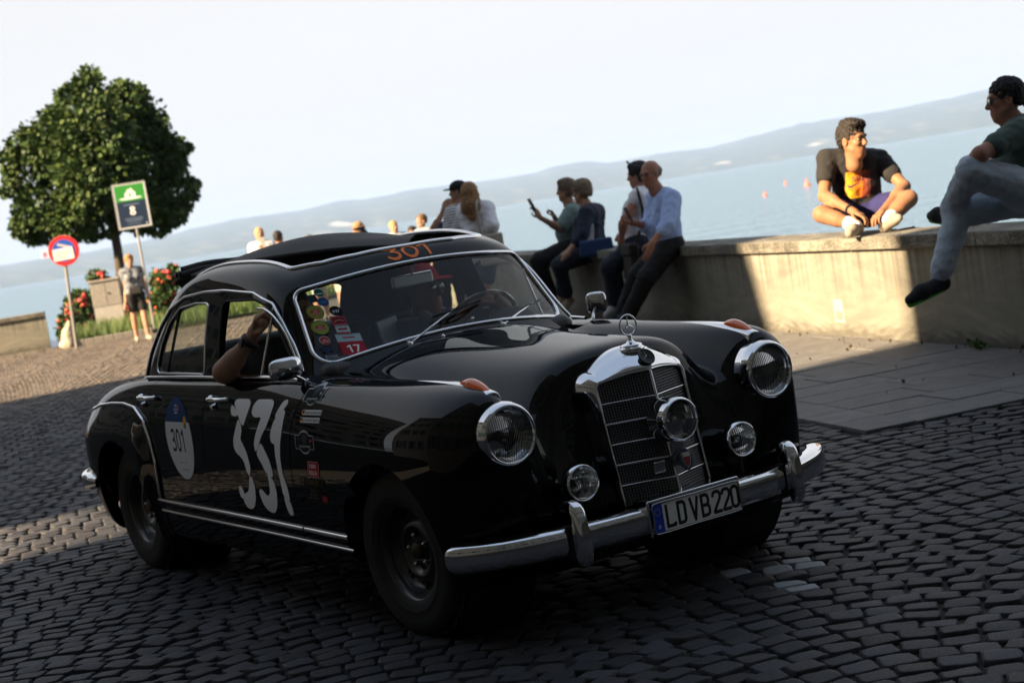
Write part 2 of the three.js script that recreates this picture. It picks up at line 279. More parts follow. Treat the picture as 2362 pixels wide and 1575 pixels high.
// hills on the far shore
{
  const ridge = [[-300, 655], [0, 613], [130, 592], [268, 570], [446, 527], [540, 506], [629, 493], [707, 483], [778, 463], [852, 459], [957, 437], [1105, 419], [1240, 398], [1264, 386], [1348, 372], [1410, 375], [1461, 365], [1545, 351], [1640, 340], [1840, 286], [2008, 261], [2093, 246], [2282, 206], [2362, 190], [2700, 150]];
  const tab = ridge.map(([x, y]) => { const d = rayDir(x, y); return [Math.atan2(d.x, -d.z), Math.atan2(d.y, Math.hypot(d.x, d.z))]; });
  const na = 420, nr = 26, P = [], C = [], I = [], a0 = -1.25, a1 = 1.25;
  for (let j = 0; j <= nr; j++) for (let i = 0; i <= na; i++) {
    const a = lerp(a0, a1, i / na), f = j / nr, shore = 6200 + 900 * Math.sin(a * 5 + 1) + 250 * noise(a * 30, 3), r = shore + f * 3600;
    const el = Math.max(.012, interp(tab, a)) , top = (shore + 3600) * Math.tan(el) + 3;
    const h = top * (Math.pow(f, .75) * (1 + .16 * fbm(a * 24, f * 3, 1) * (1 - f) * 2)) + (f > 0 && f < 1 ? 22 * fbm(a * 90, f * 9, 5) : 0) + (f === 1 ? 14 * fbm(a * 160, 2, 9) : 0);
    P.push(Math.sin(a) * r, -1.7 + Math.max(j ? 2 : -3, h), -Math.cos(a) * r);
    const n = fbm(a * 130, f * 16, 2), fld = sstep(.16, .3, n) * (1 - f * .6), c = [lerp(.035, .12, fld), lerp(.06, .13, fld), lerp(.045, .10, fld)]; const tn = noise(a * 260, f * 30, 8) > .62 && f < .35 ? 1 : 0; C.push(...c.map((x, k) => lerp(x, [.5, .46, .4][k], tn)));
  }
  for (let j = 0; j < nr; j++) for (let i = 0; i < na; i++) { const a = j * (na + 1) + i, b = a + 1, c = a + na + 1, d = c + 1; I.push(a, b, c, b, d, c); }
  const g = new THREE.BufferGeometry(); g.setAttribute('position', new THREE.BufferAttribute(new Float32Array(P), 3)); g.setAttribute('color', new THREE.BufferAttribute(new Float32Array(C), 3)); g.setIndex(I); g.computeVertexNormals();
  struct('hills', g, mat([1, 1, 1], 1, 0, { vertexColors: true }));
}
// houses behind and to the left of the eye: they shade the road and leave one gap for the sun
function house(name, label, t0, t1, s0, s1, H, wallC, gable, rows, turnTo) {
  const o = thing(name, label, 'house', [0, 0, 0], 0);
  const c = st((t0 + t1) / 2, (s0 + s1) / 2), yaw = turnTo ? Math.atan2(N2[1], -N2[0]) + (turnTo === 2 ? Math.PI : 0) : Math.atan2(-SUND[1], SUND[0]); o.position.set(c[0], 0, c[1]); o.rotation.y = yaw;
  const D = turnTo ? s1 - s0 : t1 - t0, W = turnTo ? t1 - t0 : s1 - s0, ir = a => mat(wallC, .9);                     // local x: along the sun's way, local z: across it
  const m = ir();
  part('wall', (() => { const s = new THREE.Shape(); if (gable) { s.moveTo(W / 2, 0); s.lineTo(W / 2, gable[0]); s.lineTo(W / 2 - gable[2], gable[1]); s.lineTo(W / 2 - gable[2], H); s.lineTo(-W / 2, H); s.lineTo(-W / 2, 0); } else { s.moveTo(W / 2, 0); s.lineTo(W / 2, H); s.lineTo(-W / 2, H); s.lineTo(-W / 2, 0); } const g = new THREE.ExtrudeGeometry(s, { depth: D, bevelEnabled: false }); g.rotateY(-Math.PI / 2); g.translate(D / 2, 0, 0); return g; })(), m, o);
  const sm = mat([.06, .10, .07], .7), gm = phys([.02, .025, .03], .05), fm = mat([.5, .47, .42], .7);
  const n = Math.floor(W / 2.6);
  for (let f = 0; f < rows; f++) for (let i = 0; i < n; i++) {
    const z = -W / 2 + (i + .5) * W / n, y = 1.2 + f * 3.3; if (gable && z > W / 2 - gable[2] - .8) continue;
    const w = part('window', rbox(.10, 1.65, 1.15, .02, D / 2 + .03, y + .8, z, 0, 0, 0, 1), fm, o);
    part('pane', box(.04, 1.45, .95, D / 2 + .075, y + .8, z), gm, w);
    for (const k of [-1, 1]) part('shutter', rbox(.05, 1.6, .52, .015, D / 2 + .05, y + .8, z + k * .86, 0, 0, 0, 1), sm, w);
  }
  part('roof', rbox(D + .8, .35, W + (gable ? -gable[2] : .5), .05, 0, H + .17, gable ? -gable[2] / 2 : 0, 0, 0, 0, 1), mat([.22, .11, .07], .9), o);
  part('cornice', box(D + .25, .25, .3, 0, H - .3, -W / 2 + .1), fm, o);
  return o;
}
house('town_house', 'tall cream town house with green shutters standing behind the photographer', -19, -4.2, -10.05, 9, 24, [.30, .25, .18], null, 5);
house('town_house', 'ochre town house with sloping end beside the narrow sunny alley', -22, -10, -24, -11.5, 13, [.44, .38, .30], [6.4, 11.5, 1.7], 4);
house('town_house', 'unseen grey town house added behind the camera to block sky light', -4.4, 24, 5, 20, 24, [.24, .22, .20], null, 6, true);  // added out of view to cut the sky light on the road
house('town_house', 'long ochre house row along the far side of the sunny square', -66, -48, -80, -21, 24, [.30, .24, .16], null, 4);
house('town_house', 'unseen plain house added left of the sunny square to darken door reflections', -34, -4, -92, -62, 24, [.27, .24, .20], null, 6, 2);  // added out of view to hide bright sky from the car doors
// ---------------------------------------------------------------- promenade wall
{
  const stain = dataTex(512, 512, (u, v) => { const n = .86 + tileNoise(u, v, 5) * .15 + tileNoise(u, v, 11, 8) * .08, drip = tileNoise(u, 0.0, 40, 2) * sstep(.3, 1, v) * .35 + tileNoise(u, v, 16, 6) * .07, f = tileNoise(u, v, 200, 3) * .10, low = .25 * (1 - sstep(0, .22, v + tileNoise(u, v, 20) * .2)); const a = clamp(n + drip + f - low, .35, 1.2); return [a * .80, a * .79, a * .74]; }, true);
  const capTex = dataTex(512, 256, (u, v) => { const n = .75 + tileNoise(u, v, 9) * .55 + tileNoise(u, v, 120, 3) * .6; return [n * .82, n * .80, n * .74]; }, true);
  const wm = mat([.43, .42, .385], .95, 0, { map: stain, bumpMap: stain, bumpScale: .002 }), cm = mat([.42, .415, .395], .95, 0, { map: capTex, bumpMap: capTex, bumpScale: .004 });
  const build = (label, A, B, n, thick = .52) => {
    const o = thing('promenade_wall', label, 'wall', A), d = B.clone().sub(A), L = d.length(); o.rotation.y = Math.atan2(-d.z, d.x);
    const uvm = (g, k) => { const p = g.attributes.position, u = g.attributes.uv, q = g.attributes.normal; for (let i = 0; i < p.count; i++) { const up = Math.abs(q.getY(i)) > .6; u.setXY(i, p.getX(i) / 2.9, up ? p.getZ(i) / 1.5 : p.getY(i) / k); } return g; };
    const P = []; const body = new THREE.PlaneGeometry(L, .745, 40, 6);
    part('wall_face', uvm(box(L, .85, thick - .10, L / 2, .745 - .425, 0), .745), wm, o);
    for (let i = 0; i < n; i++) { const l = L / n; const c = part('coping_stone', uvm(rbox(l - .006, .105, thick, .014, l * (i + .5), .745 + .055, 0, 0, 0, 0, 2), 1.5), cm, o); c.position.y += rr(-.002, .002); }
    return o;
  };
  // its middle line lies half a thickness behind the foot line
  const mid = z => V(wallX(z), 0, z).addScaledVector(WOUT, .21);
  const w = build('long pale rendered promenade wall with worn stone coping that people sit on', mid(16), mid(-36), 26);
  build('low grey wall section on the far left beside the red flower bed', V(-40, 0, -33.4), V(-10.7, 0, -40.1), 12, .45);
  // a lamp recess let into the wall face: angled sheet hood over a niche
  const p = onWall(1936, 716), l = thing('wall_light', 'small pale wedge shaped light fitting on the sunlit wall face', 'wall light', p); l.rotation.y = Math.atan2(-WDIR.z, WDIR.x) ;
  const lm = mat([.33, .31, .26], .8);
  part('housing', (() => { const s = new THREE.Shape([[-.085, -.1], [.085, -.1], [.085, .09], [-.085, .09]].map(q => new THREE.Vector2(...q))); const h = new THREE.Path([[-.068, -.085], [.068, -.085], [.068, -.008], [-.068, -.008]].map(q => new THREE.Vector2(...q))); s.holes.push(h); return new THREE.ExtrudeGeometry(s, { depth: .02, bevelEnabled: true, bevelSize: .004, bevelThickness: .004, bevelSegments: 2 }); })(), lm, l);
  part('hood', (() => { const g = new THREE.BufferGeometry(), v = [-.075, .08, .0, .075, .08, .0, .075, -.005, .085, -.075, -.005, .085]; const idx = [0, 3, 1, 1, 3, 2]; const s = new THREE.Shape([[0, .08], [0, -.01], [.085, -.01]].map(q => new THREE.Vector2(...q))); const e = new THREE.ExtrudeGeometry(s, { depth: .15, bevelEnabled: true, bevelSize: .003, bevelThickness: .003, bevelSegments: 1 }); e.rotateY(-Math.PI / 2); e.translate(.075, 0, .02); return e; })(), lm, l);
  part('diffuser', box(.134, .075, .008, 0, -.046, .006), mat([.26, .245, .21], .4), l);
  l.scale.set(1, 1, 1);
}
function onWall(px, py) { const d = rayDir(px, py), n = WOUT, p0 = V(wallX(-12), 0, -12); const t = p0.clone().sub(camera.position).dot(n) / d.dot(n); return d.multiplyScalar(t).add(camera.position); }
// ---------------------------------------------------------------- the black saloon
const M = {
  paint: phys([0.0035, 0.0037, 0.0042], 0.35, { clearcoat: .58, clearcoatRoughness: 0.012, specularIntensity: 0.0 }),
  chrome: mat([0.72, 0.73, 0.75], 0.07, 1),
  chromeDull: mat([0.5, 0.5, 0.5], 0.25, 1),
  rubber: mat([0.012, 0.012, 0.012], 0.75),
  dark: mat([0.008, 0.008, 0.009], 0.8),
  cloth: mat([0.012, 0.012, 0.013], 0.9),
  wheel: phys([0.012, 0.013, 0.015], 0.35, { clearcoat: 0.5, clearcoatRoughness: 0.15 }),
  glass: phys([0.80, 0.84, 0.82], 0.0, { transmission: 1, thickness: 0, ior: 1.32 }),
  seat: mat([0.03, 0.026, 0.024], 0.6),
};
const car = thing('vintage_saloon_car', 'black vintage saloon car with number 331 on its door driving over the cobbles', 'car', [0.1512, 0, -6.8505], -57.784 * Math.PI / 180);
const carPart = (n, g, m, p = car) => part(n, g, m, p);
// net of the lower body: rows from the nose to the tail, each from the sill up the side and over to the middle
const at3 = (x, yz) => yz.map(([y, z]) => [x, y, z]);
const bodyNet = [
  [[.47, .22, .62], [.48, .22, .62], [.49, .22, .61], [.50, .22, .60], [.51, .22, .58], [.52, .22, .55], [.53, .22, .51], [.54, .22, .46], [.54, .22, .40], [.54, .22, .33], [.54, .22, .25], [.54, .22, .13], [.54, .22, 0]],
  [[.42, .22, .70], [.47, .22, .72], [.50, .27, .72], [.52, .33, .71], [.54, .38, .69], [.555, .42, .66], [.57, .44, .60], [.575, .44, .54], [.57, .43, .48], [.55, .42, .40], [.53, .42, .28], [.52, .42, .14], [.52, .42, 0]],
  [[.38, .21, .74], [.43, .22, .77], [.47, .30, .785], [.50, .42, .785], [.52, .54, .775], [.545, .63, .745], [.565, .68, .69], [.57, .70, .62], [.555, .68, .55], [.52, .63, .46], [.50, .62, .32], [.49, .62, .16], [.49, .62, 0]],
  [[.32, .21, .76], [.36, .22, .81], [.40, .34, .83], [.43, .50, .835], [.46, .66, .825], [.50, .78, .79], [.535, .85, .725], [.55, .885, .645], [.525, .845, .56], [.47, .74, .47], [.47, .78, .33], [.48, .80, .17], [.48, .80, 0]],
  [[.24, .21, .77], [.27, .22, .82], [.30, .36, .85], [.32, .52, .86], [.34, .70, .855], [.37, .83, .825], [.40, .905, .75], [.42, .935, .655], [.40, .90, .555], [.37, .785, .46], [.42, .897, .335], [.46, .952, .18], [.47, .962, 0]],
  [[.12, .21, .775], [.14, .22, .825], [.15, .36, .86], [.16, .52, .872], [.17, .70, .868], [.19, .835, .84], [.21, .925, .765], [.23, .955, .66], [.22, .925, .555], [.20, .825, .455], [.24, .926, .345], [.27, .984, .18], [.28, .994, 0]],
  at3(-.1, [[.21, .775], [.22, .825], [.36, .862], [.52, .874], [.70, .870], [.84, .845], [.935, .775], [.965, .675], [.945, .565], [.872, .47], [.945, .36], [1.005, .19], [1.015, 0]]),
  at3(-.4, [[.21, .775], [.22, .825], [.36, .862], [.52, .874], [.70, .871], [.84, .85], [.945, .79], [.977, .69], [.965, .585], [.928, .49], [.985, .37], [1.03, .2], [1.04, 0]]),
  at3(-.7, [[.21, .775], [.22, .825], [.36, .86], [.52, .873], [.70, .871], [.84, .856], [.948, .81], [.985, .725], [.985, .61], [.98, .51], [1.02, .38], [1.055, .2], [1.065, 0]]),
  at3(-1.0, [[.21, .775], [.22, .825], [.36, .858], [.52, .872], [.70, .871], [.84, .858], [.95, .825], [.99, .765], [.99, .66], [.99, .52], [1.0, .38], [1.0, .2], [1.0, 0]]),
  at3(-1.6, [[.21, .775], [.22, .825], [.36, .858], [.52, .872], [.70, .872], [.84, .86], [.95, .828], [.992, .77], [.99, .66], [.98, .52], [.98, .38], [.98, .2], [.98, 0]]),
  at3(-2.2, [[.21, .775], [.22, .825], [.36, .858], [.52, .872], [.70, .871], [.84, .86], [.952, .828], [.995, .77], [.99, .66], [.98, .52], [.98, .38], [.98, .2], [.98, 0]]),
  at3(-2.6, [[.21, .77], [.22, .82], [.36, .854], [.52, .868], [.70, .868], [.84, .856], [.95, .82], [.992, .757], [.985, .66], [.985, .5], [.98, .38], [.98, .2], [.98, 0]]),
  at3(-3.0, [[.21, .76], [.22, .81], [.36, .85], [.52, .865], [.70, .865], [.83, .845], [.925, .795], [.965, .715], [.965, .60], [.965, .5], [.975, .38], [.985, .2], [.99, 0]]),
  at3(-3.28, [[.24, .74], [.25, .79], [.38, .83], [.52, .845], [.68, .845], [.79, .825], [.875, .775], [.915, .695], [.92, .6], [.925, .5], [.935, .38], [.945, .2], [.95, 0]]),
  at3(-3.50, [[.27, .70], [.28, .74], [.38, .78], [.5, .80], [.64, .80], [.74, .78], [.81, .735], [.85, .66], [.865, .58], [.875, .48], [.885, .37], [.89, .2], [.895, 0]]),
  at3(-3.68, [[.29, .62], [.30, .66], [.38, .69], [.48, .71], [.58, .71], [.66, .69], [.72, .65], [.755, .6], [.775, .53], [.79, .44], [.80, .34], [.805, .18], [.81, 0]]),
  at3(-3.775, [[.32, .45], [.33, .48], [.38, .5], [.44, .52], [.5, .52], [.55, .51], [.59, .48], [.62, .44], [.64, .38], [.65, .32], [.66, .25], [.66, .13], [.66, 0]]),
  at3(-3.80, [[.38, .2], [.38, .21], [.39, .22], [.41, .23], [.43, .23], [.44, .23], [.45, .22], [.46, .2], [.465, .17], [.47, .14], [.47, .1], [.47, .05], [.47, 0]]),
];
// the other half is added so that the middle line is smooth
const full = net => net.map(r => [...r, ...r.slice(0, -1).reverse().map(p => [p[0], p[1], -p[2]])]);
const bodyS = sheet(full(bodyNet), 2), NB = bodyNet.length - 1;
const bodySgn = bodyS.nrm(10, 4).z > 0 ? 1 : -1;
const bodyHalf = soupOf(bodyS, 0, NB, 230, 0, 12, 130, bodySgn);
// outline functions in the side view (x, y)
const doorFront = y => interp([[.2, -.748], [.38, -.752], [.65, -.75], [.79, -.72], [.95, -.625], [1.02, -.58]], y);
const doorMid = y => interp([[.2, -1.65], [.45, -1.655], [.59, -1.672], [.75, -1.665], [.86, -1.64], [.92, -1.585], [.99, -1.50], [1.05, -1.48]], y);
const archR = poly([[-2.37, .2], [-2.345, .42], [-2.32, .50], [-2.31, .6], [-2.335, .71], [-2.40, .81], [-2.52, .868], [-2.70, .885], [-2.9, .882], [-3.12, .868], [-3.32, .84], [-3.6, .80], [-4.1, .74], [-4.1, .1], [-2.37, .1]]);
const doorRear = y => interp([[.8, -2.42], [.85, -2.52], [.92, -2.47], [.99, -2.30], [1.06, -2.24]], y);
const frontArch = (x, y) => Math.hypot(x, (y - .325)) - .362;
const rearArch = (x, y) => Math.max(Math.hypot(x + 2.82, (y - .33)) - .37, y - .70);
const sillY = x => .405 + (x + 2.3) * -.0165;                 // upper chrome strip on the sill
const G = .0036;
const cabin = (x, y, z) => Math.max(Math.abs(z) - .745, -.80 - x + 0 * y, x + 2.98 + 0 * y);   // opening under the roof (negative inside)
const cowl = (x, y, z) => x + .80 + .19 * (z / .7) ** 2 - (Math.abs(z) > .7 ? .2 : 0);
const hoodEdge = x => interp([[-.75, .56], [-.4, .50], [0, .462], [.3, .455], [.6, .46]], x);
const side = bodyHalf;
const notCabin = (x, y, z) => cabin(x, y, z);
for (const sd of [1, -1]) {
  const put = (n, T, m = M.paint, p = car) => carPart(n, geoOf(sd > 0 ? T : mirror(T)), m, p);
  const above = (x, y) => y - sillY(x) - G, isSide = (x, y, z) => z - .60;
  const front = clipAll(side, (x, y) => x - doorFront(y) - G, (x, y, z) => z - hoodEdge(x) - .0004, frontArch);
  put('front_wing', front);
  const fd = put('front_door', clipAll(side, (x, y) => doorFront(y) - x - G, (x, y) => x - doorMid(y) - G, above, isSide, notCabin));
  const rd = put('rear_door', clipAll(side, (x, y) => doorMid(y) - x - G, (x, y) => x - doorRear(y) - G, above, isSide, notCabin, (x, y) => -archR(x, y)));
  put('sill', clipAll(side, (x, y) => doorFront(y) - x - G, (x, y) => sillY(x) - y - G, (x, y) => x + 2.40, isSide, rearArch));
  put('quarter_panel', clipAll(side, (x, y) => doorRear(y) - x - G, isSide, notCabin, (x, y) => -archR(x, y), (x, y, z) => z - .56));
  // rear wing stands proud of the side
  const wing = soupOf(bodyS, 9, NB, 150, 0, 8, 100, bodySgn, p => { const d = archR(p[0], p[1]); return d <= 0 ? .006 : .006 + .034 * sstep(0, .16, d) * sstep(-3.7, -3.2, p[0]) * sstep(.5, .7, p[2]); });
  const e = [];
  const wingT = clip(clipAll(wing, rearArch, (x, y, z) => z - .45), (x, y) => archR(x, y), e);
  put('rear_wing', wingT);
  const te = e.map(([a, b]) => sd > 0 ? [a, b] : [a, b].map(v => [v[0], v[1], -v[2]])).filter(([a]) => a[1] > .40 && Math.abs(a[2]) > .55);
  carPart('wing_trim', trim(te, .009), M.chrome);
  // chrome strips on the sill
  const strip = (f, x0, x1, dz, r, nm) => {
    const ed = []; clip(clipAll(side, (x) => x - x0, (x) => x1 - x, isSide), f, ed);
    const c = resample(chains(ed)[0], .05).map(p => V(p.x, p.y, (p.z + dz) * sd));
    carPart(nm, tube(c, r, false, 120, 8), M.chrome);
  };
  strip((x, y) => y - sillY(x) - .004, -2.37, -.735, .006, .0095, 'sill_strip');
  strip((x, y) => y - sillY(x) - .004, -.72, -.33, .006, .0095, 'sill_strip');
  strip((x, y) => y - sillY(x) + .05, -2.36, -.31, .006, .0085, 'sill_strip');
  // belt strip under the windows, one piece per door
  for (const [x0, x1] of [[-2.50, -1.505], [-1.495, -.80]]) carPart('belt_strip', tube([[x0, 1.003, .768 * sd], [(x0 + x1) / 2, 1.005, .772 * sd], [x1, 1.0 - (x1 > -1 ? .012 : 0), (x1 > -1 ? .745 : .77) * sd]], .010, false, 40, 8), M.chrome);
  // door handles
  for (const [p, hx] of [[fd, -1.44], [rd, -2.33]]) {
    const z0 = .838 * sd;
    carPart('handle', [tube([[hx - .085, .918, z0], [hx - .08, .921, z0 + .03 * sd], [hx - .02, .923, z0 + .042 * sd], [hx + .07, .921, z0 + .038 * sd], [hx + .10, .919, z0 + .02 * sd]], .0105, false, 40, 10), tf(new THREE.SphereGeometry(.02, 16, 12), hx - .085, .918, z0 + .012 * sd), tf(new THREE.SphereGeometry(.013, 12, 10), hx + .10, .919, z0 + .018 * sd), rod([hx - .065, .89, z0], [hx - .065, .885, z0 + .03 * sd], .014, .011, 14)], M.chrome, p);
  }
}
const bothSides = T => [...T, ...mirror(T)];
carPart('bonnet', geoOf(bothSides(clipAll(side, (x, y, z) => hoodEdge(x) - z - .0004, x => x + .79, (x, y) => y - .5))), M.paint);
carPart('front_apron', geoOf(bothSides(clipAll(side, (x, y, z) => hoodEdge(x) - z - .0004, x => x - .2, (x, y) => .5 - y - .0004))), M.paint);
carPart('boot_lid', geoOf(bothSides(clipAll(side, (x, y, z) => .56 - z, x => -2.98 - x))), M.paint);
carPart('wheel_well', [...[1, -1].flatMap(s => [tf(new THREE.CylinderGeometry(.39, .39, .30, 30, 1, true), 0, .33, .62 * s, Math.PI / 2), tf(new THREE.CylinderGeometry(.385, .385, .30, 30, 1, true), -2.82, .33, .62 * s, Math.PI / 2)]), ...[1, -1].flatMap(s => [tf(new THREE.CircleGeometry(.395, 30), 0, .33, .47 * s), tf(new THREE.CircleGeometry(.39, 30), -2.82, .33, .47 * s)]), box(1.0, .02, 1.2, -3.35, .30, 0), box(4.1, .02, 1.40, -1.6, .23, 0), box(.6, .4, .95, 0, .5, 0), box(.55, .4, .9, -2.82, .5, 0)], M.dark);

// ---- greenhouse
const roofNet = [
  [[-.62, 1.0, 0], [-.63, 1.0, .25], [-.68, .98, .48], [-.75, .95, .655], [-.88, .95, .745], [-1.3, .95, .768], [-2.0, .95, .772], [-2.55, .95, .755], [-2.93, .95, .64], [-3.10, .95, .4], [-3.16, .95, 0]],
  [[-.745, 1.09, 0], [-.75, 1.088, .25], [-.79, 1.075, .47], [-.855, 1.06, .628], [-.985, 1.06, .722], [-1.35, 1.07, .748], [-2.0, 1.07, .752], [-2.5, 1.07, .735], [-2.85, 1.07, .60], [-3.02, 1.07, .38], [-3.06, 1.07, 0]],
  [[-.868, 1.25, 0], [-.875, 1.247, .24], [-.91, 1.23, .455], [-.972, 1.21, .606], [-1.09, 1.21, .682], [-1.4, 1.22, .706], [-1.95, 1.23, .712], [-2.42, 1.22, .69], [-2.74, 1.21, .56], [-2.89, 1.22, .35], [-2.93, 1.22, 0]],
  [[-.970, 1.392, 0], [-.978, 1.388, .23], [-1.01, 1.372, .435], [-1.065, 1.348, .568], [-1.18, 1.345, .632], [-1.45, 1.362, .655], [-1.95, 1.378, .660], [-2.33, 1.36, .635], [-2.60, 1.34, .51], [-2.73, 1.35, .32], [-2.77, 1.35, 0]],
  [[-1.045, 1.455, 0], [-1.055, 1.452, .22], [-1.09, 1.437, .405], [-1.155, 1.415, .525], [-1.27, 1.425, .583], [-1.5, 1.448, .603], [-1.92, 1.462, .608], [-2.22, 1.445, .58], [-2.45, 1.425, .465], [-2.56, 1.432, .29], [-2.59, 1.435, 0]],
  [[-1.19, 1.488, 0], [-1.20, 1.486, .18], [-1.22, 1.477, .33], [-1.27, 1.465, .425], [-1.36, 1.475, .475], [-1.55, 1.492, .493], [-1.88, 1.50, .497], [-2.11, 1.488, .47], [-2.27, 1.475, .38], [-2.35, 1.478, .23], [-2.37, 1.48, 0]],
  [[-1.45, 1.512, 0], [-1.455, 1.511, .1], [-1.47, 1.508, .18], [-1.50, 1.505, .23], [-1.56, 1.507, .26], [-1.66, 1.513, .275], [-1.82, 1.516, .277], [-1.95, 1.512, .26], [-2.04, 1.508, .2], [-2.08, 1.51, .12], [-2.09, 1.51, 0]],
  Array.from({ length: 11 }, (_, j) => [-1.74 - .02 * Math.cos(j / 10 * Math.PI) * -1, 1.518, .01 * Math.sin(j / 10 * Math.PI)]),
];
const roofFull = roofNet.map(r => [...r.slice(1).reverse().map(p => [p[0], p[1], -p[2]]), ...r, ]);
// the ring closes behind: wrap two points past each end so that the rear middle is smooth
const roofWrap = roofFull.map(r => { const n = r.length; return [...r.slice(n - 4, n - 1), ...r, ...r.slice(1, 4)]; });
const roofS = sheet(roofWrap, 2);
const RJ0 = 3 + 10;                                            // column of the front middle
const roofSgn = roofS.nrm(1, RJ0).x > 0 ? 1 : -1;
const roofHalf = soupOf(roofS, 0, 7, 120, RJ0, RJ0 + 10, 200, roofSgn);
const wsBase = z => 1.074 - .058 * (z / .628) ** 2, wsTop = z => 1.386 - .045 * (z / .575) ** 2;
const onFront = (x, y, z) => x + 1.30 - .3 * (Math.abs(z) > .6 ? 0 : 0);
const wsPoly = (() => { const P = []; for (let i = -8; i <= 8; i++) { const z = .640 * i / 8; P.push([z, wsBase(z)]); } for (let i = 8; i >= -8; i--) { const z = .582 * i / 8; P.push([z, wsTop(z)]); } return poly(P, .055); })();
const windscreenF = (x, y, z) => Math.min(wsPoly(z, y), (x + 1.22) * 3);
const rwPoly = (() => { const P = [[-.56, 1.06], [-.3, 1.04], [0, 1.035], [.3, 1.04], [.56, 1.06], [.50, 1.30], [.3, 1.34], [0, 1.35], [-.3, 1.34], [-.50, 1.30]]; return poly(P, .06); })();
const rearWindowF = (x, y, z) => Math.min(rwPoly(z, y), (-2.50 - x) * 3);
const rdwPoly = poly([[-2.40, 1.026], [-1.768, 1.016], [-1.778, 1.338], [-1.95, 1.343], [-2.15, 1.328], [-2.265, 1.27], [-2.345, 1.17]], .03);
const fdwPoly = poly([[-1.60, 1.012], [-.875, 1.004], [-1.045, 1.185], [-1.17, 1.295], [-1.30, 1.333], [-1.62, 1.340]], .03);
const dripPoly = poly([[-2.60, 1.0], [-.83, .985], [-.95, 1.128], [-1.045, 1.228], [-1.135, 1.306], [-1.32, 1.363], [-1.62, 1.388], [-1.85, 1.391], [-2.10, 1.377], [-2.30, 1.33], [-2.45, 1.24], [-2.56, 1.12]], .01);
const isFlank = (x, y, z) => (z - .45) * 4;
const rearDoorWinF = (x, y, z) => Math.min(rdwPoly(x, y), isFlank(x, y, z)), frontDoorWinF = (x, y, z) => Math.min(fdwPoly(x, y), isFlank(x, y, z)), dripF = (x, y, z) => Math.min(dripPoly(x, y), isFlank(x, y, z));
const sunPoly = poly([[-1.205, -.50], [-1.10, -.40], [-1.06, -.25], [-1.045, 0], [-1.06, .25], [-1.10, .40], [-1.205, .50], [-2.45, .50], [-2.52, .3], [-2.54, 0], [-2.52, -.3], [-2.45, -.50]], .05);
const sunroofF = (x, y, z) => Math.min(sunPoly(x, z), (y - 1.38) * 3);
const sh = roofHalf, neg = f => (...a) => -f(...a);
const shellT = clipAll(sh, neg(windscreenF), neg(rearWindowF), neg(rearDoorWinF), neg(frontDoorWinF), neg(sunroofF), (x, y, z) => y - .955);
carPart('roof', geoOf(bothSides(shellT)), M.paint);
const edgeOf = (f, both = true) => { const e = []; clip(both ? bothSides(sh) : sh, f, e); return e; };
const wsEdge = edgeOf(windscreenF), swEdge = edgeOf(sunroofF), rwEdge = edgeOf(rearWindowF);
carPart('windscreen_trim', trim(wsEdge, .0098), M.chrome);
carPart('sunroof_rim', trim(swEdge, .012), M.chrome);
carPart('rear_window_trim', trim(rwEdge, .010), M.chrome);
carPart('windscreen', geoOf(bothSides(shift(clip(sh, windscreenF), -.004))), M.glass);
carPart('rear_window', geoOf(bothSides(shift(clip(sh, rearWindowF), -.004))), M.glass);
for (const sd of [1, -1]) {
  const M2 = T => sd > 0 ? T : mirror(T), E2 = e => sd > 0 ? e : e.map(s => s.map(v => [v[0], v[1], -v[2]]));
  carPart('drip_rail', (() => { const c = chains(E2(edgeOf(dripF, false)))[0]; const p = resample(c, .02).filter(q => q.y > 1.005); const k = p.findIndex((q, i) => i && q.distanceTo(p[i - 1]) > .2); const o = k > 0 ? [...p.slice(k), ...p.slice(0, k)] : p; return tube(o.map(q => V(q.x, q.y, q.z + .006 * sd)), .007, false, o.length * 2, 8); })(), M.chrome);
  carPart('side_window', geoOf(M2(shift(clip(sh, rearDoorWinF), -.006))), M.glass);
  carPart('window_trim', trim(E2(edgeOf(rearDoorWinF, false)), .006), M.chrome);
  carPart('window_seal', trim(E2(edgeOf(frontDoorWinF, false)), .006), M.rubber);
  // quarter light bars, seen through the glass
  const onSide = (x, y) => { let b = null, d = 9; for (const t of sh) { const v = t[0]; if (v[2] < .45) continue; const q = (v[0] - x) ** 2 + (v[1] - y) ** 2; if (q < d) { d = q; b = v; } } return [x, y, (b[2] - .004) * sd]; };
  carPart('window_bar', rod(onSide(-2.245, 1.02), onSide(-2.155, 1.315), .008, .008, 8), M.dark);
  carPart('window_bar', rod(onSide(-1.16, 1.01), onSide(-1.135, 1.30), .007, .007, 8), M.chrome);
  carPart('door_pillar', geoOf(M2(shift(clipAll(sh, (x, y) => x + 1.76, (x, y) => -1.61 - x, (x, y) => y - .99, (x, y) => 1.36 - y, isFlank), -.03))), M.dark);
  // opened vent wing at the front of the door window
  if (sd > 0) carPart('vent_wing', tube([[-1.10, 1.300, .74], [-.99, 1.292, .755], [-.90, 1.255, .76], [-.83, 1.19, .76], [-.80, 1.08, .745], [-.80, 1.01, .735]], .005, false, 40, 6), M.chrome);
}
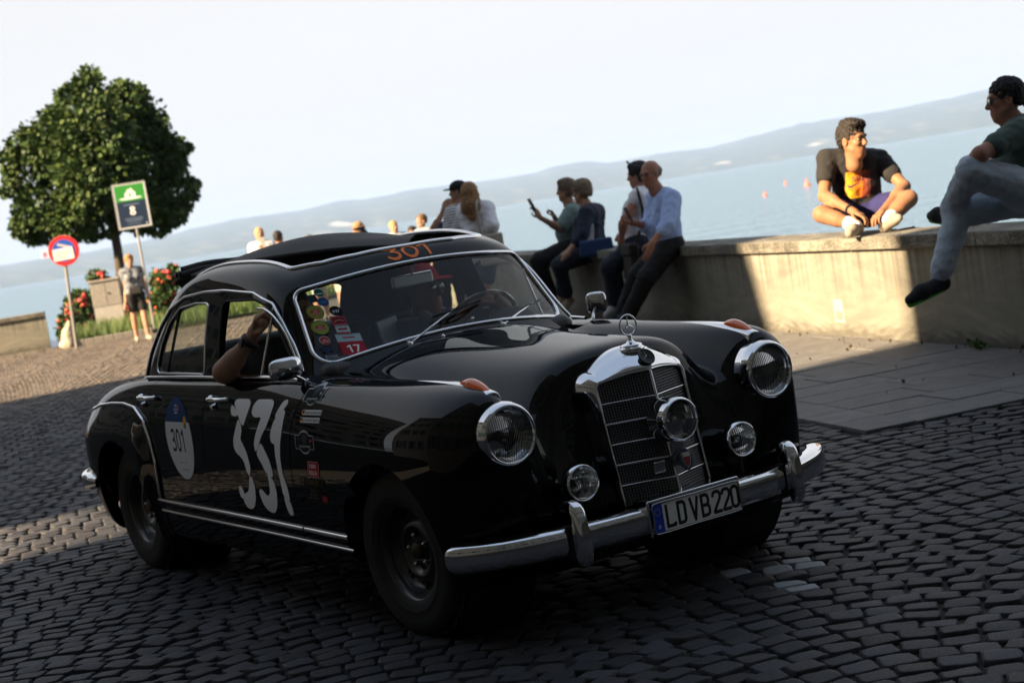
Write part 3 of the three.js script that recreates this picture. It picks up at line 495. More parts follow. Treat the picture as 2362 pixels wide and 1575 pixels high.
const WS = [
  D => [.492, 1.322, .040, .040, 1, 128, 128, D('#0f4a3c', '#b9c9c2', null, ['▶', 'NEXXA'], '#cfe0d8', 24)],
  D => [.526, 1.301, .032, .034, 0, 64, 64, D('#13262f', '#13262f', null, ['▲'], '#1f3d49', 30)],
  D => [.494, 1.280, .042, .039, 1, 128, 128, D('#14406e', '#14406e', null, ['CAMPAGNA', 'STORIA'], '#5a86b4', 16)],
  D => [.542, 1.243, .065, .063, 1, 256, 256, D('#7c7d33', '#64662a', '#8d2a25', ['1000', 'MIGLIA'], '#c9a9a0', 34)],
  D => [.465, 1.234, .048, .044, 1, 128, 128, D('#0b0d14', '#0b0d14', null, ['P37'], '#cdd2d8', 44)],
  D => [.474, 1.189, .058, .046, 0, 128, 96, (g, w, h) => { g.fillStyle = '#6d1720'; g.fillRect(0, 0, w, h); g.strokeStyle = '#9b5a5e'; g.lineWidth = 4; g.strokeRect(6, 6, w - 12, h - 12); g.strokeStyle = '#c0a0a0'; g.beginPath(); g.moveTo(24, 50); g.quadraticCurveTo(60, 20, 104, 44); g.stroke(); g.fillStyle = '#b98f90'; g.font = 'bold 15px sans-serif'; g.fillText('FRANCIACORTA', 12, 80, 104); }, -.1],
  D => [.554, 1.177, .066, .062, 1, 256, 256, D('#7f8a3a', '#5f7030', '#8d2a25', ['1000', 'MIGLIA'], '#c9a9a0', 34)],
  D => [.475, 1.150, .054, .044, 0, 128, 96, (g, w, h) => { g.fillStyle = '#6e9199'; g.fillRect(0, 0, w, h); g.fillStyle = '#b9c7c9'; for (let i = 0; i < 12; i++) for (let j = 0; j < 6; j++) if ((i + j) % 2) g.fillRect(i * 11, j * 10, 11, 10); g.fillStyle = '#8d2030'; g.fillRect(0, 66, w, 30); g.fillRect(20, 24, 84, 20); }, -.12],
  D => [.563, 1.121, .040, .039, 1, 128, 128, D('#8d1c24', '#9a9a98', '#8d1c24', ['2023', 'SANREMO', 'HISTORIC'], '#c9b9b6', 19)],
  D => [.473, 1.089, .098, .088, 0, 256, 256, (g, w, h) => { g.fillStyle = '#8f1824'; g.fillRect(0, 0, w, h); g.fillStyle = '#6f949f'; g.fillRect(0, 0, w, h * .36); g.fillStyle = '#a9bcc0'; for (let i = 0; i < 22; i++) for (let j = 0; j < 8; j++) if ((i + j) % 2) g.fillRect(i * 12, j * 11.5, 12, 11.5); g.fillStyle = '#8d2430'; g.fillRect(60, 34, 130, 18); g.fillStyle = '#c9cdcd'; g.font = 'bold 130px sans-serif'; g.textAlign = 'center'; g.fillText('17', w / 2, h * .88); }, -.12],
  D => [.575, 1.086, .042, .024, 0, 64, 32, D('#101c33', '#101c33', null, ['AUTO', 'STORICA'], '#2c4a78', 13)],
  D => [.577, 1.066, .018, .020, 1, 64, 64, D('#26364a', '#0e1622', null, ['♛'], '#7a8ba0', 34)],
  D => [.572, 1.046, .044, .026, 0, 128, 64, D('#5d666b', '#747d81', null, ['VERIFICATO'], '#151719', 21), -.1],
];
// ---- wheels
{
  const tyreP = [], R = .33;
  for (const [r, y] of [[.178, -.062], [.19, -.078], [.205, -.086], [.222, -.0885], [.226, -.092], [.232, -.0885], [.262, -.092], [.290, -.088], [.308, -.078], [.319, -.066], [.3265, -.05], [.33, -.025], [.3305, 0], [.33, .025], [.3265, .05], [.319, .066], [.308, .078], [.290, .088], [.262, .092], [.222, .0885], [.19, .078], [.178, .062]]) tyreP.push([r, y]);
  const tread = []; for (let i = 0; i < 60; i++) { const a = i / 60 * Math.PI * 2; for (const z of [-.045, -.015, .018, .047]) tread.push(tf(new THREE.BoxGeometry(.022, .006, .020), Math.cos(a + z * 2) * .331, z, Math.sin(a + z * 2) * .331, 0, -(a + z * 2) + Math.PI / 2, 0)); }
  const wheel = (x, z, sd, steer = 0) => {
    const w = new THREE.Group(); w.name = 'wheel'; car.add(w); w.position.set(x, R - .006, z); w.rotation.set(0, steer, 0);
    const up = g => g.rotateX(sd > 0 ? -Math.PI / 2 : Math.PI / 2).scale(1, 1, 1);
    // lathe axis y: outer face at negative y, turned outwards
    part('tyre', up(merge([lathe(tyreP, 72), ...tread])), M.rubber, w);
    part('rim', up(merge([lathe([[.179, .07], [.178, .05], [.165, .04], [.160, .0], [.165, -.045], [.178, -.066], [.186, -.074], [.188, -.069], [.180, -.062], [.168, -.050], [.160, -.030], [.150, -.012], [.138, -.006], [.128, -.014], [.112, -.030], [.100, -.034], [.088, -.030], [.074, -.012], [.060, -.008], [.030, -.008], [.0, -.008]], 64), ...[0, 1, 2, 3, 4, 5, 6, 7].map(k => tf(new THREE.TorusGeometry(.012, .004, 6, 14), Math.cos(k * .785) * .128, -.018, Math.sin(k * .785) * .128, Math.PI / 2, 0, 0, [1, 1.6, 1]))])), M.wheel, w);
    part('hub_cap', up(lathe([[.036, -.004], [.036, -.02], [.032, -.034], [.024, -.042], [.0, -.044]], 32)), mat([.06, .045, .03], .45, .6), w);
    for (let k = 0; k < 5; k++) { const a = k / 5 * Math.PI * 2 + .5; part('wheel_bolt', up(merge([tf(new THREE.CylinderGeometry(.0105, .0115, .02, 6), Math.cos(a) * .060, -.018, Math.sin(a) * .060), tf(new THREE.SphereGeometry(.008, 10, 8), Math.cos(a) * .060, -.029, Math.sin(a) * .060)])), M.chromeDull, w); }
    return w;
  };
  wheel(0, .725, 1, .06); wheel(0, -.725, -1, .06); wheel(-2.82, .735, 1); wheel(-2.82, -.735, -1);
}
// ---- radiator grille
const gx = (y, z) => .545 + (.868 - y) * .163 + .083 * (1 - Math.abs(z) / .2) * (1 - .35 * (Math.abs(z) / .2) ** 2);
const grille = new THREE.Group(); grille.name = 'radiator_grille'; car.add(grille);
{
  // inner and outer outline with one parameter: left foot, up, over the top, down
  const inner = [], outer = [];
  const path = (hw, y0, y1, r, crown) => { const P = []; const n = 16; for (let i = 0; i <= n; i++) P.push([-hw(lerp(y0, y1 - r, i / n)), lerp(y0, y1 - r, i / n)]); const w = hw(y1 - r); for (let i = 1; i <= 10; i++) { const a = i / 10 * Math.PI / 2; P.push([-(w - r) - r * Math.cos(a), y1 - r + r * Math.sin(a)]); } const m = 12; for (let i = 1; i < m; i++) { const z = lerp(-(w - r), w - r, i / m); P.push([z, y1 + crown * (1 - (z / (w - r)) ** 2)]); } const L = P.length; for (let i = 26; i >= 0; i--) P.push([-P[i][0], P[i][1]]); return P; };
  const I = path(() => .203, .404, .866, .030, .017), O = path(y => .220 + .006 * sstep(.4, .7, y) + .030 * sstep(.76, .87, y), .385, .905, .070, .062);
  const rows = I.map(([z, y], k) => {
    const [zo, yo] = O[k], top = clamp((yo - .80) / .16, 0, 1), xi = gx(y, z) + .016, xo = .505 + .03 * top * (1 - Math.abs(zo) / .26) + (.868 - Math.min(yo, .868)) * .12;
    const mid = t => [lerp(xi, xo, t * t), lerp(y, yo, t), lerp(z, zo, t)];
    return [[xi - .028, y, z], [xi - .006, lerp(y, yo, .04), lerp(z, zo, .04)], [xi + .003, lerp(y, yo, .12), lerp(z, zo, .12)], mid(.3), mid(.55), mid(.8), [xo - .006, yo - .003 * top, zo * .995], [xo - .022, yo + .004 * top, zo * 1.006], [xo - .05, yo + .007 * top, zo * 1.004], [xo - .09, yo + .004 * top, zo * .98]];
  });
  const S = sheet(rows, 1), sg = (() => { const n = S.nrm(rows.length / 2, 3); return n.x > 0 ? 1 : -1; })();
  part('grille_shell', geoOf(soupOf(S, 0, rows.length - 1, 200, 0, 9, 40, sg)), M.chrome, grille);
  part('grille_frame', tube(I.map(([z, y]) => V(gx(y, z) + .012, y, z)), .005, false, 200, 8), M.chrome, grille);
  // woven wire mesh
  const wires = [], seg = (a, b, w) => { const d = V(...b).sub(V(...a)), L = d.length(), g = new THREE.BoxGeometry(w, L, w); g.applyMatrix4(new THREE.Matrix4().compose(V(...a).add(V(...b)).multiplyScalar(.5), new THREE.Quaternion().setFromUnitVectors(V(0, 1, 0), d.normalize()), V(1, 1, 1))); wires.push(g); };
  const pz = .0102, py = .0102;
  for (let i = -19; i <= 19; i++) { const z = i * pz, yt = .862 + .012 * (1 - (z / .2) ** 2); if (Math.abs(i) < 1) continue; seg([gx(.405, z), .405, z], [gx(yt, z), yt, z], .0024); }
  for (let j = 0; j < 46; j++) { const y = .407 + j * py; if (y > .872) break; for (const s of [-1, 1]) { seg([gx(y, 0) + .001, y, 0], [gx(y, .1) + .001, y, .1 * s], .0018); seg([gx(y, .1) + .001, y, .1 * s], [gx(y, .2) + .001, y, .2 * s], .0018); } }
  const mesh = part('grille_mesh', wires, mat([.20, .20, .21], .5, 1), grille); mesh.userData.kind = 'stuff';
  part('backing', (() => { const g = new THREE.PlaneGeometry(.42, .48, 8, 2); g.rotateY(Math.PI / 2); g.translate(0, .635, 0); const p = g.attributes.position; for (let i = 0; i < p.count; i++) p.setX(i, gx(p.getY(i), clamp(p.getZ(i), -.2, .2)) - .05); g.computeVertexNormals(); return g; })(), M.dark, grille);
  for (const y of [.480, .556, .632, .708, .784]) part('grille_bar', tube([[gx(y, .2) + .006, y, -.2], [gx(y, .1) + .006, y, -.1], [gx(y, .02) + .006, y, -.02], [gx(y, 0) + .005, y, 0], [gx(y, .02) + .006, y, .02], [gx(y, .1) + .006, y, .1], [gx(y, .2) + .006, y, .2]], .0034, false, 60, 6), M.chrome, grille);
  part('centre_bar', rod([gx(.405, 0) + .006, .405, 0], [gx(.88, 0) + .006, .882, 0], .0062, .0062, 8), M.chrome, grille);
  // round badge with a three-pointed star on the shell, and the star above it
  const badge = new THREE.Group(); badge.name = 'radiator_badge'; badge.position.set(.619, .925, 0); badge.rotation.z = -.52; car.add(badge);
  badge.rotation.set(0, 0, .60);
  const disc = part('disc', tf(lathe([[0, .0], [.026, .0], [.033, .004], [.035, .008], [.033, .0115], [.029, .010], [.027, .008], [0, .008]], 40), 0, 0, 0, 0, 0, -Math.PI / 2), mat([.02, .021, .024], .25, .5), badge);
  const arm = (len, w, th, a) => { const g = new THREE.BufferGeometry(), c = Math.cos(a), s = Math.sin(a), q = (u, v, x) => [x, u * c - v * s, u * s + v * c]; const tip = q(len, 0, 0), l = q(w * .5, w * .87, 0), r = q(w * .5, -w * .87, 0), o = [th, 0, 0], ob = [-th, 0, 0]; g.setAttribute('position', new THREE.BufferAttribute(new Float32Array([o, l, tip, o, tip, r, ob, tip, l, ob, r, tip].flat()), 3)); g.computeVertexNormals(); return g; };
  part('star', [0, 1, 2].map(k => tf(arm(.026, .0045, .005, k * 2.0944 + Math.PI / 2 - Math.PI / 2), .009, 0, 0)), M.chromeDull, badge);
  const orn = new THREE.Group(); orn.name = 'bonnet_star'; orn.position.set(.540, .968, 0); car.add(orn);
  part('ornament_base', tf(lathe([[0, -.02], [.046, -.018], [.050, -.010], [.046, -.002], [.040, .002], [.042, .006], [.036, .010], [.018, .015], [.010, .024], [.006, .034], [.010, .040], [.004, .046], [0, .048]], 40), 0, 0, 0), M.chrome, orn);
  part('ring', tf(new THREE.TorusGeometry(.0385, .0033, 10, 60), 0, .082, 0, 0, Math.PI / 2, 0), M.chrome, orn);
  part('star', [0, 1, 2].map(k => tf(arm(.037, .0062, .005, k * 2.0944), 0, .082, 0)), M.chrome, orn);
}
// ---- lamps
const lensBump = (n, k = 0) => dataTex(256, 256, (u, v) => { const f = .5 + .5 * Math.sin(u * n * Math.PI * 2), b = k && v > .45 && v < .62 ? .2 : 1; return [f * b, f * b, f * b]; });
const flutes = lensBump(30), fluteWide = lensBump(17);
function lamp(name, x, y, z, r, depth, tilt, yawZ, fl, bodyMat, clear) {
  const o = new THREE.Group(); o.name = name; o.position.set(x, y, z); o.rotation.set(0, yawZ, tilt); car.add(o);
  const ax = g => g.rotateZ(-Math.PI / 2);
  const rl = r * .80;
  part('lamp_ring', ax(lathe(depth > .065 ? [[r * 1.0, -depth], [r * 1.02, -depth * .5], [r * 1.03, -.028], [r * 1.015, -.012], [r * .995, -.008], [r * .99, .002], [r * .955, .014], [r * .90, .020], [r * .86, .019], [r * .845, .012], [rl, .006], [rl, -.01]] : [[r * .5, -depth], [r * .85, -depth * .75], [r * .97, -.03], [r, -.012], [r * .985, .002], [r * .93, .011], [r * .87, .010], [rl * 1.02, .002], [rl * 1.02, -.006]], 64)), M.chrome, o);
  const lens = (() => { const P = []; for (let i = 0; i <= 14; i++) { const a = i / 14; P.push([rl * 1.03 * (1 - a) , .006 + r * .20 * (1 - (1 - a) ** 2)]); } return ax(lathe(P, 64)); })();
  { const p = lens.attributes.position, w = lens.attributes.uv; for (let i = 0; i < p.count; i++) w.setXY(i, .5 + p.getZ(i) / r / 2, .5 + p.getY(i) / r / 2); }
  part('lens', lens, phys([.93, .95, .95], .02, { transmission: 1, thickness: 0, ior: 1.5, bumpMap: fl, bumpScale: clear ? .0006 : .004, specularIntensity: 1 }), o);
  const P = []; for (let i = 0; i <= 18; i++) { const q = i / 18; P.push([rl * .99 * q + .001, -.085 * r / .1 + (.085 * r / .1) * q * q]); }
  const refl = ax(lathe(P, 48)); part('reflector', refl, mat([.62, .63, .64], .10, 1), o);
  part('bulb', [tf(new THREE.SphereGeometry(r * .10, 14, 10), -.035 * r / .1, 0, 0), ax(lathe([[r * .17, -.045 * r / .1], [r * .16, -.030 * r / .1], [r * .1, -.024 * r / .1], [0, -.022 * r / .1]], 24))], M.chromeDull, o);
  return o;
}
for (const s of [1, -1]) {
  lamp('headlamp', .574, .762, .619 * s, .117, .070, 0, 0, flutes);
  lamp('fog_lamp', .635, .535, .380 * s, .071, .06, 0, 0, fluteWide);
  carPart('lamp_bracket', [rod([.60, .50, .380 * s], [.60, .40, .385 * s], .011, .011, 8), rod([.585, .535, .38 * s], [.54, .50, .40 * s], .03, .02, 10)], M.dark);
  // turn signal on the wing: chrome spear with an amber lens
  const o = new THREE.Group(); o.name = 'turn_signal'; car.add(o);
  const top = x => interp([[-.02, .955], [.1, .953], [.2, .950], [.3, .943], [.4, .929], [.5, .902]], x), zc = x => interp([[-.02, .648], [.5, .625]], x);
  const sp = Array.from({ length: 9 }, (_, i) => { const x = lerp(-.02, .505, i / 8), w = .004 + .028 * sstep(0, .75, i / 8), h = .004 + .010 * (i / 8); return [[x, top(x) - .010, zc(x) - w - .004], [x, top(x) + h, zc(x) - w * .8], [x, top(x) + h + .004, zc(x)], [x, top(x) + h, zc(x) + w * .8], [x, top(x) - .010, zc(x) + w + .004]].map(p => [p[0], p[1], p[2] * s]); });
  { const tip = sp[8].map(p => [p[0] + .012, p[1] - .008, p[2]]); sp.push(tip, sp[8].map(p => [p[0] + .010, .897, zc(.5) * s + (p[2] - zc(.5) * s) * .6])); }
  const S = sheet(sp, 1); part('signal_base', geoOf(soupOf(S, 0, 10, 60, 0, 4, 16, S.nrm(5, 2).y > 0 ? 1 : -1)), M.chrome, o);
  const L = Array.from({ length: 11 }, (_, i) => { const f = i / 10, x = lerp(.335, .502, f), h = .036 * Math.pow(Math.sin(Math.PI * clamp(.06 + f * .90, 0, 1)), .55), w = .025 * Math.pow(Math.sin(Math.PI * clamp(.07 + f * .86, 0, 1)), .4); return Array.from({ length: 7 }, (_, k) => { const a = k / 6 * Math.PI; return [x, top(x) + .004 + h * Math.pow(Math.sin(a), .7), (zc(x) + w * Math.cos(a)) * s]; }); });
  const A = sheet(L, 1); part('amber_lens', geoOf(soupOf(A, 0, 10, 40, 0, 6, 20, A.nrm(5, 3).y > 0 ? 1 : -1)), phys([1, .20, .008], .08, { clearcoat: 1, clearcoatRoughness: .03, transmission: .25, thickness: 0 }), o);
}
lamp('spot_lamp', .738, .690, -.018, .084, .085, 0, 0, lensBump(9), null, true);
carPart('spot_bracket', [box(.006, .17, .055, .715, .60, -.01, 0, 0, -.16), box(.02, .014, .13, .69, .675, .03), rbox(.012, .045, .05, .006, .70, .53, .075, 0, 0, -.1)], M.chromeDull);
// enamel badge low on the mesh
{ const b = new THREE.Group(); b.name = 'shield_badge'; b.position.set(.727, .537, -.028); b.rotation.z = .16; car.add(b);
  const ov = (a, c, d) => { const s = new THREE.Shape(); s.absellipse(0, 0, a, c, 0, Math.PI * 2); const g = new THREE.ExtrudeGeometry(s, { depth: d, bevelEnabled: true, bevelSize: .0015, bevelThickness: .0015, bevelSegments: 2, curveSegments: 28 }); g.rotateY(Math.PI / 2); return g; };
  part('badge_plate', ov(.029, .040, .004), phys([.02, .03, .09], .15, { clearcoat: 1 }), b);
  const sh = (k) => { const s = new THREE.Shape([[-.018, .026], [.018, .026], [.019, .0], [.012, -.02], [0, -.032], [-.012, -.02], [-.019, 0]].map(p => new THREE.Vector2(p[0] * k, p[1] * k))); const g = new THREE.ExtrudeGeometry(s, { depth: .002, bevelEnabled: false }); g.rotateY(Math.PI / 2); return g; };
  part('shield_rim', tf(sh(1), .006, 0, 0), mat([.6, .6, .58], .3, .6), b); part('shield_field', tf(sh(.85), .0072, -.002, 0), phys([.22, .01, .015], .2, { clearcoat: 1 }), b);
  part('shield_top', tf(box(.002, .013, .029), .0095, .016, 0), mat([.55, .55, .52], .4), b);
}
// ---- bumpers
{
  const prof = [[-.040, .050], [-.015, .053], [.008, .049], [.0215, .039], [.026, .021], [.0268, -.004], [.0245, -.029], [.008, -.049], [-.022, -.055], [-.040, -.051]];
  const plan = [[.452, .874], [.470, .880], [.487, .876], [.515, .860], [.565, .815], [.625, .735], [.680, .62], [.715, .50], [.735, .36], [.745, .2], [.748, 0]];
  const fullPlan = [...plan, ...plan.slice(0, -1).reverse().map(p => [p[0], -p[1]])];
  const drop = z => .360;
  const rows = fullPlan.map(([x, z], i) => { const a = fullPlan[Math.max(0, i - 1)], b = fullPlan[Math.min(fullPlan.length - 1, i + 1)], tx = b[0] - a[0], tz = b[1] - a[1], l = Math.hypot(tx, tz), nx = -tz / l, nz = tx / l, e = i === 0 || i === fullPlan.length - 1 ? .30 : i === 1 || i === fullPlan.length - 2 ? .72 : i === 2 || i === fullPlan.length - 3 ? .93 : 1; return prof.map(([d, h]) => [x + nx * d * e, drop(z) + h * e, z + nz * d * e]); });
  const S = sheet(rows, 2), sg = S.nrm(rows.length / 2, 4).x > 0 ? 1 : -1;
  const b = new THREE.Group(); b.name = 'front_bumper'; car.add(b);
  part('bumper_blade', geoOf(soupOf(S, 0, rows.length - 1, 160, 0, 9, 30, sg)), M.chrome, b);
  part('bumper_back', geoOf(soupOf(sheet(rows.map(r => [r[0], r[9]].flatMap((p, k) => k ? [[p[0] - .006, p[1], p[2]]] : [[p[0] - .006, p[1], p[2]], [p[0] - .02, p[1] - .06, p[2]]])), 0), 0, rows.length - 1, 80, 0, 2, 4, 1)), M.dark, b);
  for (const s of [1, -1]) {                                     // upright horns on the bumper
    const R = [[.700, .488, .019], [.728, .492, .025], [.752, .486, .028], [.768, .468, .029], [.777, .43, .030], [.783, .38, .031], [.784, .34, .031], [.780, .305, .031], [.770, .283, .029], [.755, .276, .023]];
    const rows2 = R.map(([x, y, w], i) => { const a = R[Math.max(0, i - 1)], c = R[Math.min(R.length - 1, i + 1)], l = Math.hypot(c[0] - a[0], c[1] - a[1]), nx = -(c[1] - a[1]) / l, ny = (c[0] - a[0]) / l; const q = (d, z) => [x + nx * d, y + ny * d, .505 * s + z]; return [q(-.060, -w), q(-.02, -w), q(-.002, -w * .9), q(.0115, -w * .6), q(.0125, 0), q(.0115, w * .6), q(-.002, w * .9), q(-.02, w), q(-.060, w)]; });
    const H = sheet(rows2, 1); part('bumper_horn', geoOf(soupOf(H, 0, R.length - 1, 60, 0, 8, 40, H.nrm(5, 4).x > 0 ? 1 : -1)), M.chrome, b);
    part('horn_pad', rbox(.03, .125, .08, .008, .735, .36, .505 * s), M.dark, b);
  }
  // chrome holder and number plate
  const pl = new THREE.Group(); pl.name = 'number_plate'; pl.position.set(.776, .366, 0); car.add(pl);
  part('plate_holder', [rbox(.085, .012, .430, .005, -.036, .0635, 0), rbox(.085, .13, .011, .005, -.036, 0, .212), rbox(.085, .13, .011, .005, -.036, 0, -.212), box(.01, .115, .42, -.02, 0, 0)], M.chrome, pl);
  const tex = canvasTex(1024, 262, (g, w, h) => {
    g.fillStyle = '#f6f6f2'; g.fillRect(0, 0, w, h); g.fillStyle = '#1440c0'; g.fillRect(0, 0, 112, h);
    g.fillStyle = '#e7e7e7'; g.font = 'bold 44px sans-serif'; g.fillText('D', 44, 222);
    g.fillStyle = '#c9b23a'; for (let k = 0; k < 12; k++) { const a = k / 12 * 6.283; g.beginPath(); g.arc(56 + Math.cos(a) * 30, 74 + Math.sin(a) * 30, 4, 0, 7); g.fill(); }
    g.strokeStyle = '#0b0b0c'; g.lineWidth = 31; g.lineJoin = 'round'; g.lineCap = 'butt'; const T = 40, Bt = 222, m = (T + Bt) / 2;
    const L = (...p) => { g.beginPath(); p.forEach((q, i) => i ? g.lineTo(...q) : g.moveTo(...q)); g.stroke(); };
    const D = (x, w0, a, b) => { g.beginPath(); g.moveTo(x, a); g.lineTo(x + w0 - 40, a); g.quadraticCurveTo(x + w0, a, x + w0, a + 38); g.lineTo(x + w0, b - 38); g.quadraticCurveTo(x + w0, b, x + w0 - 40, b); g.lineTo(x, b); g.stroke(); };
    L([154, T - 13], [154, Bt], [240, Bt], [240, Bt - 26]);                                 // L
    L([288, T], [288, Bt]); D(274, 92, T, Bt);                                              // D
    L([432, T - 13], [476, Bt + 6], [520, T - 13]);                                         // V
    L([566, T], [566, Bt]); D(552, 92, T, m); D(552, 98, m, Bt);                            // B
    const two = x => { g.beginPath(); g.moveTo(x, T + 44); g.lineTo(x, T + 30); g.quadraticCurveTo(x, T, x + 42, T); g.quadraticCurveTo(x + 84, T, x + 84, T + 40); g.quadraticCurveTo(x + 84, T + 70, x + 46, T + 110); g.lineTo(x + 4, Bt - 12); g.lineTo(x + 4, Bt); g.lineTo(x + 96, Bt); g.stroke(); };
    two(704); two(818);
    g.beginPath(); g.moveTo(926, T + 40); g.quadraticCurveTo(926, T, 964, T); g.quadraticCurveTo(1002, T, 1002, T + 40); g.lineTo(1002, Bt - 40); g.quadraticCurveTo(1002, Bt, 964, Bt); g.quadraticCurveTo(926, Bt, 926, Bt - 40); g.closePath(); g.stroke();
    g.strokeStyle = '#111'; g.lineWidth = 7; g.strokeRect(4, 4, w - 8, h - 8);
  });
  { const g = rbox(.006, .108, .408, .003, .012, 0, 0, 0, 0, 0, 2), p = g.attributes.position, w = g.attributes.uv; for (let i = 0; i < p.count; i++) w.setXY(i, .5 - p.getZ(i) / .408, .5 + p.getY(i) / .108); part('plate', g, mat([.8, .8, .8], .45, 0, { map: tex }), pl); }
  part('plate_rim', tube([[.016, .055, .203], [.016, .055, -.203], [.016, -.055, -.203], [.016, -.055, .203]].flatMap((p, i, A) => { const q = A[(i + 1) % 4]; return [.03, .5, .97].map(t => [p[0], lerp(p[1], q[1], t), lerp(p[2], q[2], t)]); }), .0028, true, 100, 6), M.chromeDull, pl);
  // rear bumper end
  const rp = [[-3.22, .885], [-3.32, .89], [-3.43, .875], [-3.57, .81], [-3.70, .68], [-3.80, .45], [-3.84, .2], [-3.85, 0]], fp = [...rp, ...rp.slice(0, -1).reverse().map(p => [p[0], -p[1]])];
  const rr2 = fp.map(([x, z], i) => { const a = fp[Math.max(0, i - 1)], c = fp[Math.min(fp.length - 1, i + 1)], tx = c[0] - a[0], tz = c[1] - a[1], l = Math.hypot(tx, tz), nx = tz / l, nz = -tx / l, e = i === 0 || i === fp.length - 1 ? .6 : 1; return prof.map(([d, h]) => [x + nx * d * e, .455 + h * e * .9, z + nz * d * e]); });
  const S2 = sheet(rr2, 2); const rb = new THREE.Group(); rb.name = 'rear_bumper'; car.add(rb); part('bumper_blade', geoOf(soupOf(S2, 0, rr2.length - 1, 120, 0, 9, 24, S2.nrm(7, 4).x < 0 ? 1 : -1)), M.chrome, rb);
  part('bumper_bracket', [1, -1].map(s => rod([-3.40, .45, .80 * s], [-3.60, .45, .84 * s], .025, .02, 8)), M.dark, rb);
}
// ---- mirrors and wipers
for (const s of [1, -1]) {
  const o = new THREE.Group(); o.name = 'wing_mirror'; o.position.set(-.745, .963, .735 * s); car.add(o);
  const hd = s > 0 ? [-.0, .084, .085] : [-.02, .090, -.06];
  part('mirror_arm', [tube([[0, 0, 0], [.0, .02, .012 * s], [hd[0] + .005, hd[1] * .6, hd[2] * .62], [hd[0] + .02, hd[1], hd[2]]], .0075, false, 24, 8), tf(lathe([[.026, -.012], [.024, .0], [.014, .008], [.009, .025], [0, .027]], 20), 0, 0, 0, 0, 0, 0)], M.chrome, o);
  const head = new THREE.Group(); head.name = 'mirror_head'; head.position.set(...hd); head.rotation.y = s > 0 ? .10 : -.85; head.scale.set(1, s > 0 ? 1 : 1.1, s > 0 ? 1 : .62); o.add(head);
  const sq = (w, h, d, n) => { const g = new THREE.SphereGeometry(1, 32, 20), p = g.attributes.position; for (let i = 0; i < p.count; i++) { const a = [p.getX(i), p.getY(i), p.getZ(i)], m = Math.pow(Math.pow(Math.abs(a[1]), n) + Math.pow(Math.abs(a[2]), n), 1 / n) || 1, rr0 = Math.hypot(a[1], a[2]) || 1; p.setXYZ(i, a[0] * d, a[1] * h * rr0 / m, a[2] * w * rr0 / m); } g.computeVertexNormals(); return g; };
  part('mirror_shell', sq(.078, .046, .024, 4), M.chrome, head);
  part('mirror_glass', tf(sq(.072, .040, .004, 4), -.021, 0, 0), mat([.5, .52, .54], .02, 1), head);
}
for (const [bz, tz, ty] of [[.245, -.02, 1.150], [-.235, -.50, 1.105]]) {
  const o = new THREE.Group(); o.name = 'wiper'; car.add(o);
  const fx = (z, y) => -.735 - (y - 1.074) * .76 - .19 * (z / .628) ** 2 + .022;
  const p0 = [fx(bz, 1.058) + .02, 1.052 - .03 * (bz / .5) ** 2, bz], p1 = [fx(tz, ty) + .012, ty, tz];
  part('wiper_arm', [rod(p0, [lerp(p0[0], p1[0], .5) + .012, lerp(p0[1], p1[1], .5) + .006, lerp(p0[2], p1[2], .5)], .006, .0045, 8), rod([lerp(p0[0], p1[0], .5) + .012, lerp(p0[1], p1[1], .5) + .006, lerp(p0[2], p1[2], .5)], p1, .0042, .003, 8), tf(lathe([[.017, -.02], [.016, .0], [.010, .012], [0, .014]], 16), p0[0], p0[1], p0[2], 0, 0, -.5)], M.chrome, o);
  const d = [.19, .012]; const bl = (k) => { const z = tz + .10 - k * .27, y = ty - .012 + k * .028 - .05 * 0; return [fx(z, y) + .004, y, z]; };
  part('wiper_blade', [tube([bl(0), bl(.33), bl(.66), bl(1)], .006, false, 24, 6), tube([bl(.15).map((v, i) => v + (i === 0 ? .008 : 0)), bl(.5).map((v, i) => v + (i === 0 ? .018 : 0)), bl(.85).map((v, i) => v + (i === 0 ? .008 : 0))], .0035, false, 20, 6)], M.dark, o);
}
carPart('washer_jet', [1].map(() => tf(lathe([[.009, 0], [.008, .006], [.004, .012], [0, .013]], 14), -.60, 1.055, .14)), M.chrome);
